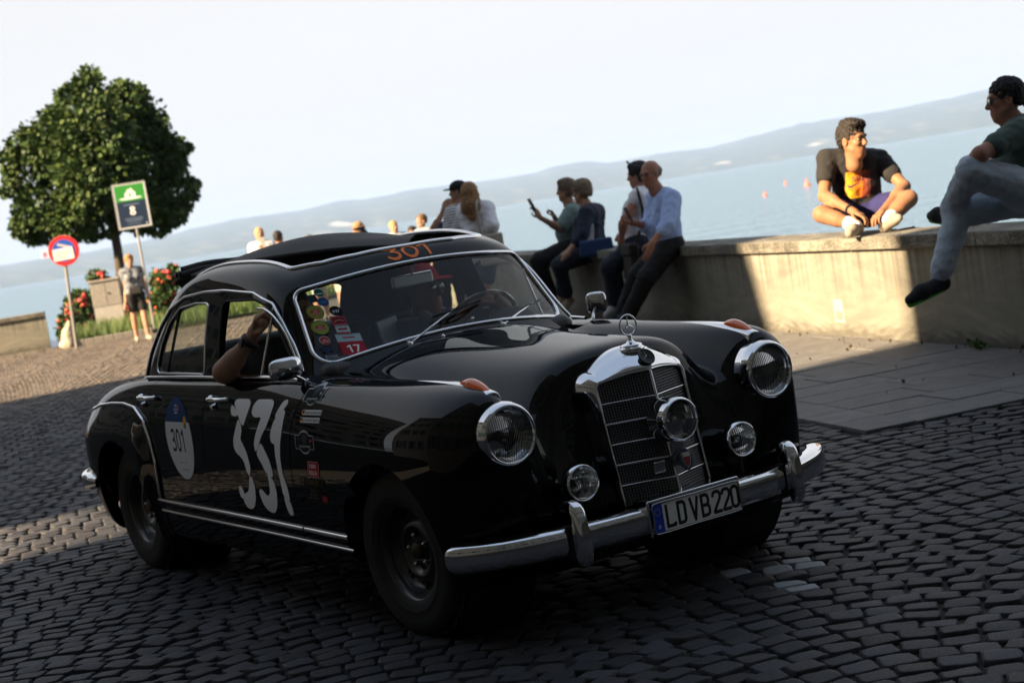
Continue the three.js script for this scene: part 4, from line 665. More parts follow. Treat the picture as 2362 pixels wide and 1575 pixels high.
// ---- folding cloth roof, blown up over the opening
{
  const ridge = [[-2.62, 1.455], [-2.50, 1.500], [-2.36, 1.495], [-2.15, 1.528], [-1.88, 1.552], [-1.68, 1.553], [-1.60, 1.528], [-1.55, 1.498], [-1.52, 1.475]];
  const near = [[-2.58, 1.452, .50], [-2.52, 1.475, .49], [-2.40, 1.470, .47], [-2.15, 1.478, .47], [-1.85, 1.498, .46], [-1.55, 1.508, .43], [-1.30, 1.503, .34], [-1.15, 1.485, .18], [-1.05, 1.462, -.02]];
  const rows = ridge.map(([x, y], i) => { const [nx, ny, nz] = near[i], c = 8; return Array.from({ length: c + 1 }, (_, k) => { const f = k / c, z = lerp(nz, -.50, f), h = lerp(ny, 1.448, f) + (y + .016 - lerp(ny, 1.448, .35)) * Math.sin(Math.PI * Math.pow(f, .75)) * (.98); return [lerp(nx, x, Math.min(1, f * 1.25)) + .015 * Math.sin(i * 2.1 + f * 3), h + .004 * Math.sin(i * 3.7 + f * 9), z]; }); });
  const S = sheet(rows, 1), sg = S.nrm(4, 4).y > 0 ? 1 : -1, T = soupOf(S, 0, 8, 90, 0, 8, 60, sg);
  const cl = phys([.011, .011, .012], .75, { sheen: .3, sheenRoughness: .6, sheenColor: rgb(.2, .2, .22) });
  const o = new THREE.Group(); o.name = 'cloth_roof'; car.add(o);
  part('cloth_sheet', geoOf([...shift(T, .004), ...shift(T, -.004).map(t => [t[0], t[2], t[1]].map(v => [v[0], v[1], v[2], -v[3], -v[4], -v[5], v[6], v[7]]))]), cl, o);
  const edge = Array.from({ length: 41 }, (_, i) => { const p = S.ev(i / 5, 0); return V(p[0], p[1] - .006, p[2]); });
  part('cloth_side', (() => { const rowsE = Array.from({ length: 13 }, (_, i) => { const p = S.ev(i * 8 / 12, 0), q = S.ev(i * 8 / 12, .5); return [[p[0], p[1], p[2]], [lerp(p[0], q[0], .3), p[1] - .035, lerp(p[2], q[2], .3)], [lerp(p[0], q[0], .7), p[1] - .085, lerp(p[2], q[2], .7)]]; }); const s2 = sheet(rowsE, 0); return geoOf(soupOf(s2, 0, 12, 60, 0, 2, 8, 1)); })(), cl, o);
  part('hem', tube(edge, .013, false, 120, 8), cl, o);
  // gathered folds at the back corner
  for (const [a, b, r] of [[[-2.56, 1.478, .50], [-2.50, 1.482, .10], .022], [[-2.50, 1.500, .49], [-2.46, 1.50, .05], .024], [[-2.455, 1.478, .52], [-2.42, 1.485, .12], .021]]) part('cloth_fold', tube([a, a.map((v, i) => lerp(v, b[i], .3) + (i === 1 ? .012 : 0)), a.map((v, i) => lerp(v, b[i], .65) + (i === 1 ? .004 : 0)), b, [b[0], b[1] - .006, -.46]], r, false, 60, 10), cl, o);
  part('fold_flap', (() => { const P = [[[-2.70, 1.452, .42], [-2.62, 1.448, .47], [-2.54, 1.452, .50], [-2.50, 1.46, .50]], [[-2.71, 1.462, .42], [-2.63, 1.470, .47], [-2.55, 1.476, .505], [-2.51, 1.485, .51]], [[-2.70, 1.50, .40], [-2.63, 1.498, .46], [-2.56, 1.500, .49], [-2.51, 1.515, .49]], [[-2.66, 1.51, .2], [-2.6, 1.50, .3], [-2.55, 1.505, .36], [-2.50, 1.52, .36]]]; const s = sheet(P, 0); return geoOf(soupOf(s, 0, 3, 24, 0, 3, 24, 1)); })(), cl, o);
}
// ---- inside
{
  const o = new THREE.Group(); o.name = 'interior'; car.add(o);
  part('floor', box(2.5, .03, 1.45, -1.8, .30, 0), M.dark, o);
  part('dashboard', [rbox(.30, .16, 1.30, .06, -.88, .955, 0), rbox(.10, .30, 1.34, .04, -.86, .83, 0)], mat([.014, .013, .012], .5), o);
  part('front_seat', [rbox(.55, .20, 1.32, .07, -1.50, .52, 0), rbox(.17, .56, .62, .07, -1.86, .84, .34, 0, 0, .16), rbox(.17, .56, .62, .07, -1.86, .84, -.34, 0, 0, .16)], M.seat, o);
  part('rear_seat', [rbox(.55, .22, 1.30, .07, -2.42, .52, 0), rbox(.17, .52, 1.30, .07, -2.75, .84, 0, 0, 0, .2)], M.seat, o);
  part('parcel_shelf', box(.35, .03, 1.3, -2.92, .955, 0), M.dark, o);
  part('headliner', [...[1, -1].map(s => geoOf(sdOf(s)))], mat([.02, .02, .02], .95), o);
  function sdOf(s) { const T = shift(clipAll(sh, neg(windscreenF), neg(rearWindowF), neg(rearDoorWinF), neg(frontDoorWinF), (x, y, z) => -sunroofF(x, y, z), (x, y) => y - 1.0), -.022); return s > 0 ? T : mirror(T); }
  for (const s of [1, -1]) part('door_card', box(1.75, .60, .02, -1.6, .66, .765 * s), M.dark, o);
  // steering wheel, left seat
  const sw = new THREE.Group(); sw.name = 'steering_wheel'; sw.position.set(-1.14, 1.015, -.37); sw.rotation.z = -.62; o.add(sw);
  part('wheel_rim', [tf(new THREE.TorusGeometry(.205, .0115, 10, 60), 0, 0, 0, 0, Math.PI / 2, 0), tf(new THREE.TorusGeometry(.13, .005, 8, 40, Math.PI * 1.3), .02, 0, 0, 0, Math.PI / 2, 0)], phys([.012, .012, .012], .25, { clearcoat: 1 }), sw);
  part('spokes', [rod([.02, 0, .19], [.04, 0, 0], .008, .012), rod([.02, 0, -.19], [.04, 0, 0], .008, .012), tf(lathe([[.045, 0], [.04, .02], [0, .026]], 20), .03, 0, 0, 0, 0, Math.PI / 2), rod([.04, 0, 0], [.35, .02, 0], .022)], M.dark, sw);
  // inside mirror
  const im = new THREE.Group(); im.name = 'inside_mirror'; im.position.set(-1.07, 1.300, -.02); im.rotation.y = .15; o.add(im);
  part('mirror_case', rbox(.025, .062, .235, .02, 0, 0, 0), M.chromeDull, im); part('mirror_glass', rbox(.004, .048, .215, .002, -.014, 0, 0), mat([.6, .62, .64], .03, 1), im); part('mirror_stem', rod([0, .02, 0], [.03, .085, 0], .006), M.chrome, im);
  // dash instruments and a film camera on its mount, a tablet beside it
  part('instrument_hood', tf(new THREE.SphereGeometry(.10, 24, 16), -.93, 1.03, -.42, 0, 0, 0, [.7, .75, 1.3]), M.dark, o);
}
{
  const c = new THREE.Group(); c.name = 'dash_camera'; c.position.set(-1.0, 1.10, .06); car.add(c);
  part('camera_body', rbox(.10, .075, .11, .015), M.dark, c); part('camera_lens', [tf(new THREE.CylinderGeometry(.043, .04, .09, 24), .05, .005, -.06, 0, 0, Math.PI / 2 - .3)], M.rubber, c); part('mount', rod([0, -.03, 0], [-.02, -.14, .02], .012), M.dark, c);
  const t = new THREE.Group(); t.name = 'tablet'; t.position.set(-1.02, 1.055, .155); t.rotation.set(.1, .35, .15); car.add(t);
  part('tablet_back', rbox(.012, .20, .14, .006), mat([.16, .19, .21], .4), t);
}
// ---- race numbers and stickers: flat print on the bodywork and the glass
{
  const one = (n, T, m, sd = 1) => T.length && carPart(n, geoOf(sd > 0 ? T : mirror(T)), m);
  const lay = (T, d = .0018) => shift(T, d);
  const flank = clipAll(side, (x, y, z) => z - .7, x => x + 2.35, x => -.2 - x, y => 1);
  const grey = mat([.93, .93, .94], .5);
  const digits = [
    [[-1305, 890], [-1291, 888], [-1236, 852], [-1303, 853], [-1313, 872]], [[-1275, 903], [-1252, 915], [-1119, 915], [-1110, 904], [-1141, 865], [-1196, 803], [-1244, 870]],
    [[-1234, 834], [-1210, 792], [-1240, 745], [-1214, 723], [-1184, 681], [-1170, 623], [-1194, 583], [-1208, 608], [-1220, 653], [-1257, 678], [-1292, 690], [-1308, 710], [-1302, 743], [-1271, 784]],
    [[-1330, 529], [-1309, 532], [-1292, 511], [-1291, 497], [-1318, 472], [-1333, 502]], [[-1175, 593], [-1159, 538], [-1178, 484], [-1212, 449], [-1248, 437], [-1285, 444], [-1305, 467], [-1274, 502], [-1245, 501], [-1221, 521], [-1203, 555]],
    [[-1061, 898], [-1031, 914], [-895, 915], [-877, 904], [-904, 862], [-953, 811], [-1006, 774], [-1081, 698], [-1086, 730], [-1058, 770], [-1016, 816], [-982, 848], [-1000, 853], [-1066, 850], [-1087, 863], [-1077, 885]],
    [[-1022, 735], [-996, 707], [-961, 664], [-946, 619], [-950, 592], [-1011, 617], [-1027, 642], [-1051, 666], [-1072, 688]],
    [[-993, 604], [-947, 571], [-941, 524], [-962, 471], [-996, 440], [-1024, 436], [-1066, 445], [-1096, 466], [-1114, 514], [-1104, 528], [-1077, 523], [-1051, 501], [-1020, 501], [-1000, 520], [-989, 560]],
    [[-752, 916], [-753, 902], [-853, 848], [-825, 876], [-784, 908]],
    [[-762, 880], [-794, 808], [-827, 744], [-847, 681], [-845, 605], [-821, 556], [-819, 496], [-868, 521], [-870, 578], [-878, 641], [-880, 698], [-871, 756], [-891, 742], [-908, 748], [-908, 774], [-875, 819], [-832, 851]],
    [[-863, 512], [-817, 486], [-812, 446], [-825, 437], [-848, 440], [-862, 471]]];
  const smooth = P => { let Q = P; for (let k = 0; k < 1; k++) Q = Q.flatMap((p, i) => { const q = Q[(i + 1) % Q.length]; return [[p[0] * .84 + q[0] * .16, p[1] * .84 + q[1] * .16], [p[0] * .16 + q[0] * .84, p[1] * .16 + q[1] * .84]]; }); return Q; };
  const fine = clipAll(flank, x => x + 1.36, x => -.72 - x, (x, y) => y - .42, (x, y) => .93 - y);
  const split = T => T.flatMap(([a, b, c]) => { const ab = mixv(a, b, .5), bc = mixv(b, c, .5), ca = mixv(c, a, .5); return [[a, ab, ca], [ab, b, bc], [ca, bc, c], [ab, bc, ca]]; });
  const fineS = split(fine);
  for (const P of digits) { const f0 = poly(smooth(P.map(p => [p[0] / 1000, p[1] / 1000]))), f = (x, y) => f0(x, y) + .006; one('race_number', lay(clip(clipAll(fineS, neg(f) && ((x, y) => .2 - Math.hypot(x - P[0][0] / 1000, (y - P[0][1] / 1000) * .6) + .2)), f)), grey); }
  // printed stickers cut to a shape, with the print mapped over their box (x0 y0 x1 y1)
  const sticker = (n, shape, b, w, h, draw, skew = 0, rough = .35) => {
    const tex = canvasTex(w, h, draw), f = shape || ((x, y) => Math.min(x - b[0], b[2] - x, y - b[1], b[3] - y));
    const F = (x, y) => f(x - skew * (y - (b[1] + b[3]) / 2), y);
    const near = clipAll(flank, x => x - b[0] + .05, x => b[2] + .05 - x, (x, y) => y - b[1] + .02, (x, y) => b[3] + .02 - y), T = lay(clip(split(near), F), .0022);
    const g = geoOf(T, v => { const x = v[0] - skew * (v[1] - (b[1] + b[3]) / 2); return [(x - b[0]) / (b[2] - b[0]), (v[1] - b[1]) / (b[3] - b[1])]; });
    carPart(n, g, phys([1.35, 1.35, 1.35], rough, { map: tex, specularIntensity: .12 }));
  };
  const ell = (b, p = 2) => (x, y) => { const u = (x - (b[0] + b[2]) / 2) / ((b[2] - b[0]) / 2), v = (y - (b[1] + b[3]) / 2) / ((b[3] - b[1]) / 2), w = v > 0 ? 1 - .06 * v * v : 1 - .0 * v; return (1 - Math.pow(Math.pow(Math.abs(u / w), p) + Math.pow(Math.abs(v), p), 1 / p)) * (b[2] - b[0]) / 2; };
  const bo = [-2.115, .535, -1.790, .925];
  sticker('round_sticker', ell(bo), bo, 512, 614, (g, w, h) => {
    g.fillStyle = '#b9bcbe'; g.fillRect(0, 0, w, h); g.fillStyle = '#16355e'; g.fillRect(0, 0, w, h * .30);
    g.fillStyle = '#8a2f3a'; g.fillRect(w * .545, h * .10, w * .06, h * .06); g.fillStyle = '#aab4c2'; g.font = 'bold 25px sans-serif'; g.fillText('1000', w * .43, h * .12); g.fillText('MIGLIA', w * .41, h * .165); g.fillRect(w * .43, h * .18, w * .12, 10);
    g.fillStyle = '#c98a1e'; g.beginPath(); g.ellipse(w * .80, h * .30, w * .055, h * .075, 0, 0, 7); g.fill(); g.fillStyle = '#7c5a14'; g.beginPath(); g.ellipse(w * .80, h * .34, w * .05, h * .035, 0, 0, 7); g.fill();
    g.fillStyle = '#0b0c0e'; g.save(); g.translate(w * .47, h * .655); g.scale(1, 1.32); g.font = '172px sans-serif'; g.textAlign = 'center'; g.lineWidth = 5; g.strokeStyle = '#0b0c0e'; g.fillText('301', 0, 0); g.strokeText('301', 0, 0); g.restore();
    g.fillStyle = '#6b6f73'; g.fillRect(w * .36, h * .79, w * .13, 6); g.fillRect(w * .56, h * .79, w * .08, 6); g.fillStyle = '#30343a'; g.fillRect(w * .42, h * .87, 10, 16); g.fillRect(w * .47, h * .88, w * .07, 5); g.fillStyle = '#a03038'; g.fillRect(w * .575, h * .868, 17, 15);
  }, -.10);
  // crests with the lettering CHOPARD
  const crest = b => { const cx = (b[0] + b[2]) / 2, cy = (b[1] + b[3]) / 2, w = (b[2] - b[0]) / 2, h = (b[3] - b[1]) / 2; return (x, y) => { const u = Math.abs(x - cx) / w, v = Math.abs(y - cy) / h; return Math.max(Math.min(1 - u, .62 - v), .52 - Math.hypot(u, (v - .48) * .95)) * w; }; };
  for (const [b, k] of [[[-.618, .898, -.472, .974], 0], [[-.672, .705, -.500, .800], 1]]) {
    sticker('crest_sticker', crest(b), b, 256, 256, (g, w, h) => {
      const path = q => { g.beginPath(); g.moveTo(q, h * .2 + q); g.lineTo(w * .26, h * .2 + q); g.bezierCurveTo(w * .28, q, w * .72, q, w * .74, h * .2 + q); g.lineTo(w - q, h * .2 + q); g.lineTo(w - q, h * .8 - q); g.lineTo(w * .74, h * .8 - q); g.bezierCurveTo(w * .72, h - q, w * .28, h - q, w * .26, h * .8 - q); g.lineTo(q, h * .8 - q); g.closePath(); };
      g.fillStyle = '#97a0a6'; g.fillRect(0, 0, w, h); g.fillStyle = '#0b0c0e'; path(7); g.fill();
      g.fillStyle = '#a9b1b6'; g.font = 'bold 33px sans-serif'; g.textAlign = 'center'; g.fillText('CHOPARD', w / 2, h * .72);
      g.fillStyle = '#33383d'; g.beginPath(); g.ellipse(w / 2, h * .36, w * .14, h * .2, 0, 0, 7); g.fill(); g.fillStyle = '#4a5056'; for (let i = 0; i < 3; i++) g.fillRect(w * .12, h * (.32 + i * .05), w * .18, 4); g.fillStyle = k ? '#c23340' : '#8e979c'; g.fillRect(w * .78, h * .38, w * .10, h * .10);
    }, k ? .0 : .12);
  }
  const flag = (b, name) => sticker('name_sticker', null, b, 512, 64, (g, w, h) => { g.fillStyle = '#c3c4c2'; g.fillRect(0, 0, w, h); g.fillStyle = '#101010'; g.fillRect(6, 6, 60, 18); g.fillStyle = '#b02018'; g.fillRect(6, 24, 60, 17); g.fillStyle = '#d8a520'; g.fillRect(6, 41, 60, 17); g.fillStyle = '#1b1c1e'; g.font = 'bold 44px sans-serif'; g.fillText(name, 76, 48, w - 84); }, .3);
  flag([-.606, .861, -.437, .881], 'Dieter von Bernhard'); flag([-.620, .831, -.446, .852], 'Jan Frederik Mattins');
  sticker('red_sticker', null, [-.585, .611, -.482, .676], 128, 96, (g, w, h) => { g.fillStyle = '#8d1f2b'; g.fillRect(0, 0, w, h); g.strokeStyle = '#b9a7a7'; g.lineWidth = 3; g.strokeRect(3, 3, w - 6, h - 6); g.fillStyle = '#cfc4c2'; g.font = 'bold 36px sans-serif'; g.fillText('1000', 14, 42, 90); g.fillText('MIGLIA', 14, 82, 90); }, .2);
  sticker('gold_sticker', null, [-.640, .570, -.452, .603], 256, 64, (g, w, h) => { g.fillStyle = '#070708'; g.fillRect(0, 0, w, h); g.fillStyle = '#6a5c22'; g.font = '46px serif'; g.fillText('KIENLE', 8, 44, 230); }, .2);
  sticker('gold_sticker', null, [-.60, .545, -.49, .568], 128, 32, (g, w, h) => { g.fillStyle = '#070708'; g.fillRect(0, 0, w, h); g.fillStyle = '#4c431d'; g.fillRect(10, 14, 90, 3); g.fillRect(24, 4, 3, 20); g.fillRect(14, 24, 70, 2); }, .2);
  sticker('small_sticker', null, [-.640, .507, -.440, .545], 256, 64, (g, w, h) => { g.fillStyle = '#070708'; g.fillRect(0, 0, w, h); g.fillStyle = '#6d7074'; g.font = '18px sans-serif'; g.fillText('Automobile', 40, 20); g.fillText('Meisterwerkstatt', 6, 42); g.fillStyle = '#8d2732'; g.fillRect(190, 14, 52, 40); }, .2);
  // orange 301 on the roof over the windscreen
  { const ev = (z, x) => 0; const tx = canvasTex(256, 110, (g, w, h) => { g.fillStyle = '#060607'; g.fillRect(0, 0, w, h); g.fillStyle = '#ff5a00'; g.strokeStyle = '#ff5a00'; g.lineWidth = 7; g.font = 'bold 108px sans-serif'; g.textAlign = 'center'; g.fillText('301', w / 2, 94, 236); });
    const Rn = [-.125, .130, -1.040, -.978]; RN301(Rn, tx); }
  function RN301([z0, z1, xb, xf], tx) {
    // the figures are cut out of the sheet so that the roof keeps its own gloss around them
    const top = clipAll(bothSides(sh), (x, y, z) => x - xb - .02 * 0 + .10, (x, y, z) => xf + .06 - x, (x, y, z) => z - z0 + .02, (x, y, z) => z1 + .02 - z, (x, y) => y - 1.36);
    const om = mat([1, .20, .0], .5), S3 = split(split(top)), w = (z1 - z0) / 3, yb = (x, z) => x + .02 * (z / .3) ** 2 * 2;
    const stroke = (pts, r) => (p, q) => { let d = 9; for (let i = 1; i < pts.length; i++) { const [ax, ay] = pts[i - 1], [bx, by] = pts[i], ex = bx - ax, ey = by - ay, t = clamp(((p - ax) * ex + (q - ay) * ey) / (ex * ex + ey * ey), 0, 1); d = Math.min(d, Math.hypot(p - ax - ex * t, q - ay - ey * t)); } return r - d; };
    const arc = (cx, cy, rx, ry, a, b, n = 14) => Array.from({ length: n + 1 }, (_, i) => { const t = lerp(a, b, i / n) * Math.PI / 180; return [cx + rx * Math.cos(t), cy + ry * Math.sin(t)]; });
    const G3 = [[[.12, .93], [.80, .93], [.44, .60], ...arc(.44, .31, .36, .27, 80, -150)], [...arc(1.5, .5, .40, .44, 0, 360, 24)], [[2.12, .80], [2.55, .95], [2.55, .04]]];
    for (const P of G3) { const f = stroke(P, .085); one('roof_number', lay(clip(S3, (x, y, z) => { const u = (z1 - z) / w, v = (xf - yb(x, z)) / (xf - xb); return f(u, v) * .05; }), .0022), om); }
  }
  // stickers inside the windscreen
  const ws = split(clipAll(bothSides(sh), windscreenF, (x, y, z) => z - .28));
  const glassSticker = (n, z, y, w, h, round, W, H, draw, tilt = 0) => {
    const tex = canvasTex(W, H, draw), ct = Math.cos(tilt), sn = Math.sin(tilt), uv = v => { const a = z - v[2], b = v[1] - y; return [(a * ct + b * sn) / w + .5, (b * ct - a * sn) / h + .5]; };
    const T = clip(split(ws.filter(t => Math.hypot(t[0][2] - z, t[0][1] - y) < .16)), (x, yy, zz) => { const [a, b] = uv([x, yy, zz]); return round ? (.5 - Math.hypot(a - .5, b - .5)) * w : Math.min(a, 1 - a, b, 1 - b) * w; });
    if (T.length) carPart(n, geoOf(lay(T, .002), uv), phys([1.35, 1.35, 1.35], .5, { map: tex, specularIntensity: .3 }));
  };
  const disc = (bg, rim, inner, txt, tc, fs = 24) => (g, w, h) => { g.fillStyle = rim; g.fillRect(0, 0, w, h); g.fillStyle = bg; g.beginPath(); g.arc(w / 2, h / 2, w * .44, 0, 7); g.fill(); if (inner) { g.fillStyle = inner; g.fillRect(w * .24, h * .34, w * .52, h * .32); } g.fillStyle = tc; g.font = `bold ${fs}px sans-serif`; g.textAlign = 'center'; txt.forEach((t, i) => g.fillText(t, w / 2, h / 2 + fs * .38 + (i - (txt.length - 1) / 2) * fs * 1.05)); };
  WS.forEach(a => glassSticker('windscreen_sticker', ...a(disc)));
}
// ---------------------------------------------------------------- people: one smooth field for each body, meshed as one skin
// a piece of a field: tapered capsule, ellipsoid (with own axes) or any distance function, with a blending width k
const cap = (a, b, ra, rb = ra, k = .02) => { const lo = [0, 1, 2].map(i => Math.min(a[i] - ra, b[i] - rb)), hi = [0, 1, 2].map(i => Math.max(a[i] + ra, b[i] + rb)), e = [b[0] - a[0], b[1] - a[1], b[2] - a[2]], L = e[0] ** 2 + e[1] ** 2 + e[2] ** 2 || 1e-9; return { k, lo, hi, f(x, y, z) { const px = x - a[0], py = y - a[1], pz = z - a[2], t = clamp((px * e[0] + py * e[1] + pz * e[2]) / L, 0, 1); return Math.hypot(px - e[0] * t, py - e[1] * t, pz - e[2] * t) - (ra + (rb - ra) * t); } }; };
const ellip = (c, r, A = null, k = .02, sub = false) => { const R = Math.max(...r); return { k, sub, lo: c.map(v => v - R), hi: c.map(v => v + R), f(x, y, z) { let p = [x - c[0], y - c[1], z - c[2]]; if (A) p = [0, 1, 2].map(i => p[0] * A[i][0] + p[1] * A[i][1] + p[2] * A[i][2]); const q = Math.hypot(p[0] / r[0], p[1] / r[1], p[2] / r[2]), g = Math.hypot(p[0] / r[0] ** 2, p[1] / r[1] ** 2, p[2] / r[2] ** 2); return g < 1e-6 ? -Math.min(...r) : q * (q - 1) / g; } }; };
function skin(prims, cell, warp) {
  const lo = [1e9, 1e9, 1e9], hi = [-1e9, -1e9, -1e9]; for (const p of prims) if (!p.sub) for (let i = 0; i < 3; i++) { lo[i] = Math.min(lo[i], p.lo[i]); hi[i] = Math.max(hi[i], p.hi[i]); }
  for (let i = 0; i < 3; i++) { lo[i] -= cell * 3; hi[i] += cell * 3; }
  const n = [0, 1, 2].map(i => Math.ceil((hi[i] - lo[i]) / cell) + 1), W = n[0], H = n[1], D = n[2], F = new Float32Array(W * H * D).fill(.2);
  const at3d = (i, j, k) => (k * H + j) * W + i;
  for (const p of prims) {
    const m = p.k + cell * 2.5, a = [0, 1, 2].map(i => clamp(Math.floor((p.lo[i] - m - lo[i]) / cell), 0, n[i] - 1)), b = [0, 1, 2].map(i => clamp(Math.ceil((p.hi[i] + m - lo[i]) / cell), 0, n[i] - 1));
    for (let k = a[2]; k <= b[2]; k++) for (let j = a[1]; j <= b[1]; j++) for (let i = a[0]; i <= b[0]; i++) {
      const q = at3d(i, j, k), d0 = F[q], d = p.f(lo[0] + i * cell, lo[1] + j * cell, lo[2] + k * cell);
      if (p.sub) { const h = clamp(.5 - .5 * (d0 + d) / p.k, 0, 1); F[q] = lerp(d0, -d, h) + p.k * h * (1 - h); }
      else { const h = clamp(.5 + .5 * (d0 - d) / p.k, 0, 1); F[q] = lerp(d0, d, h) - p.k * h * (1 - h); }
    }
  }
  if (warp) for (let k = 0; k < D; k++) for (let j = 0; j < H; j++) for (let i = 0; i < W; i++) { const q = at3d(i, j, k); if (F[q] < .1) F[q] = warp(lo[0] + i * cell, lo[1] + j * cell, lo[2] + k * cell, F[q]); }
  const id = new Int32Array(W * H * D).fill(-1), P = [], N = [], I = [];
  const grad = (i, j, k) => { const g = (a, b) => (F[a] - F[b]); return [g(at3d(Math.min(W - 1, i + 1), j, k), at3d(Math.max(0, i - 1), j, k)), g(at3d(i, Math.min(H - 1, j + 1), k), at3d(i, Math.max(0, j - 1), k)), g(at3d(i, j, Math.min(D - 1, k + 1)), at3d(i, j, Math.max(0, k - 1)))]; };
  for (let k = 0; k < D - 1; k++) for (let j = 0; j < H - 1; j++) for (let i = 0; i < W - 1; i++) {
    let x = 0, y = 0, z = 0, c = 0, s = 0; const v = [];
    for (let q = 0; q < 8; q++) { const f = F[at3d(i + (q & 1), j + (q >> 1 & 1), k + (q >> 2))]; v.push(f); if (f < 0) s++; }
    if (s === 0 || s === 8) continue;
    for (let a = 0; a < 8; a++) for (let bit = 1; bit < 8; bit <<= 1) if (!(a & bit)) { const b = a | bit; if ((v[a] < 0) !== (v[b] < 0)) { const t = v[a] / (v[a] - v[b]); x += lerp(a & 1, b & 1, t); y += lerp(a >> 1 & 1, b >> 1 & 1, t); z += lerp(a >> 2, b >> 2, t); c++; } }
    x /= c; y /= c; z /= c; id[at3d(i, j, k)] = P.length / 3; P.push(lo[0] + (i + x) * cell, lo[1] + (j + y) * cell, lo[2] + (k + z) * cell);
    const g = [0, 0, 0]; for (let q = 0; q < 8; q++) { const w = (q & 1 ? x : 1 - x) * (q >> 1 & 1 ? y : 1 - y) * (q >> 2 ? z : 1 - z), h = grad(i + (q & 1), j + (q >> 1 & 1), k + (q >> 2)); for (let m = 0; m < 3; m++) g[m] += w * h[m]; }
    const l = Math.hypot(...g) || 1; N.push(g[0] / l, g[1] / l, g[2] / l);
  }
  const quad = (a, b, c, d, fl) => { if (a < 0 || b < 0 || c < 0 || d < 0) return; if (fl) I.push(a, b, c, a, c, d); else I.push(a, c, b, a, d, c); };
  for (let k = 1; k < D - 1; k++) for (let j = 1; j < H - 1; j++) for (let i = 1; i < W - 1; i++) {
    const f = F[at3d(i, j, k)] < 0;
    if (f !== F[at3d(i + 1, j, k)] < 0) quad(id[at3d(i, j - 1, k - 1)], id[at3d(i, j, k - 1)], id[at3d(i, j, k)], id[at3d(i, j - 1, k)], f);
    if (f !== F[at3d(i, j + 1, k)] < 0) quad(id[at3d(i - 1, j, k - 1)], id[at3d(i - 1, j, k)], id[at3d(i, j, k)], id[at3d(i, j, k - 1)], f);
    if (f !== F[at3d(i, j, k + 1)] < 0) quad(id[at3d(i - 1, j - 1, k)], id[at3d(i, j - 1, k)], id[at3d(i, j, k)], id[at3d(i - 1, j, k)], f);
  }
  const g = new THREE.BufferGeometry(); g.setAttribute('position', new THREE.BufferAttribute(new Float32Array(P), 3)); g.setAttribute('normal', new THREE.BufferAttribute(new Float32Array(N), 3));
  g.setAttribute('uv', new THREE.BufferAttribute(new Float32Array(P.length / 3 * 2).map((_, q) => P[(q >> 1) * 3 + (q & 1 ? 1 : (q >> 1) % 1 ? 0 : 0)] * 2 + (q & 1 ? 0 : P[(q >> 1) * 3 + 2] * 2)), 2)); g.setIndex(I); return g;
}
// tools on plain points
const A3 = v => Array.isArray(v) ? v : [v.x, v.y, v.z];
const add = (a, b, s = 1) => [a[0] + b[0] * s, a[1] + b[1] * s, a[2] + b[2] * s], sub3 = (a, b) => add(a, b, -1), mid3 = (a, b, t = .5) => mixv(a, b, t);
const len3 = a => Math.hypot(...a), nrm3 = a => { const l = len3(a) || 1; return a.map(x => x / l); }, cross3 = (a, b) => [a[1] * b[2] - a[2] * b[1], a[2] * b[0] - a[0] * b[2], a[0] * b[1] - a[1] * b[0]], dot3 = (a, b) => a[0] * b[0] + a[1] * b[1] + a[2] * b[2];
const skinTones = { fair: [.38, .215, .145], tan: [.30, .150, .082], red: [.40, .20, .14] };
const weave = dataTex(128, 128, (u, v) => { const n = .86 + tileNoise(u, v, 10) * .30 + tileNoise(u, v, 50, 4) * .16; return [n, n, n]; });
const skinMap = dataTex(128, 128, (u, v) => { const n = .94 + tileNoise(u, v, 12) * .16; return [n, n * .985, n * .97]; });
const cloth = (c, r = .9) => mat(c, r, 0, { map: weave });
// head in its own axes: x to the face, y up, z to its right; s is the size
function headFrame(c, face, up = [0, 1, 0]) { const x = nrm3(face), z = nrm3(cross3(x, up)), y = cross3(z, x); return { c, x, y, z, p: (a, b, d, s = 1) => add(add(add(c, x, a * s), y, b * s), z, d * s), A: [x, y, z] }; }
function headPrims(h, s) {
  const e = (a, b, d, r, k, sub) => ellip(h.p(a, b, d, s), r.map(v => v * s), h.A, k * s, sub), c = (a, b, ra, rb, k) => cap(h.p(...a, s), h.p(...b, s), ra * s, rb * s, k * s);
  return [e(-.016, .036, 0, [.097, .088, .077], .02), e(.020, -.035, 0, [.070, .078, .060], .03), e(.045, -.075, 0, [.042, .040, .042], .03), c([.064, -.097, -.010], [.064, -.097, .010], .017, .017, .02),
    c([.034, -.055, .048], [-.010, -.035, .060], .014, .016, .02), c([.034, -.055, -.048], [-.010, -.035, -.060], .014, .016, .02),
    c([.080, .033, -.036], [.080, .033, .036], .0115, .0115, .018), e(.066, -.012, .036, [.022, .018, .022], .02), e(.066, -.012, -.036, [.022, .018, .022], .02),
    e(.094, .012, .031, [.020, .0125, .017], .010, true), e(.094, .012, -.031, [.020, .0125, .017], .010, true),
    c([.084, .020, 0], [.107, -.018, 0], .0085, .0115, .012), c([.098, -.023, -.010], [.098, -.023, .010], .009, .009, .008),
    c([.085, -.052, -.017], [.085, -.052, .017], .0070, .0070, .006), c([.083, -.063, -.014], [.083, -.063, .014], .0085, .0085, .006), e(.094, -.0575, 0, [.010, .0018, .022], .003, true),
    ...[1, -1].flatMap(g => [e(-.006, -.002, .077 * g, [.021, .031, .010], .006), e(.000, -.002, .086 * g, [.010, .018, .005], .004, true)])];
}
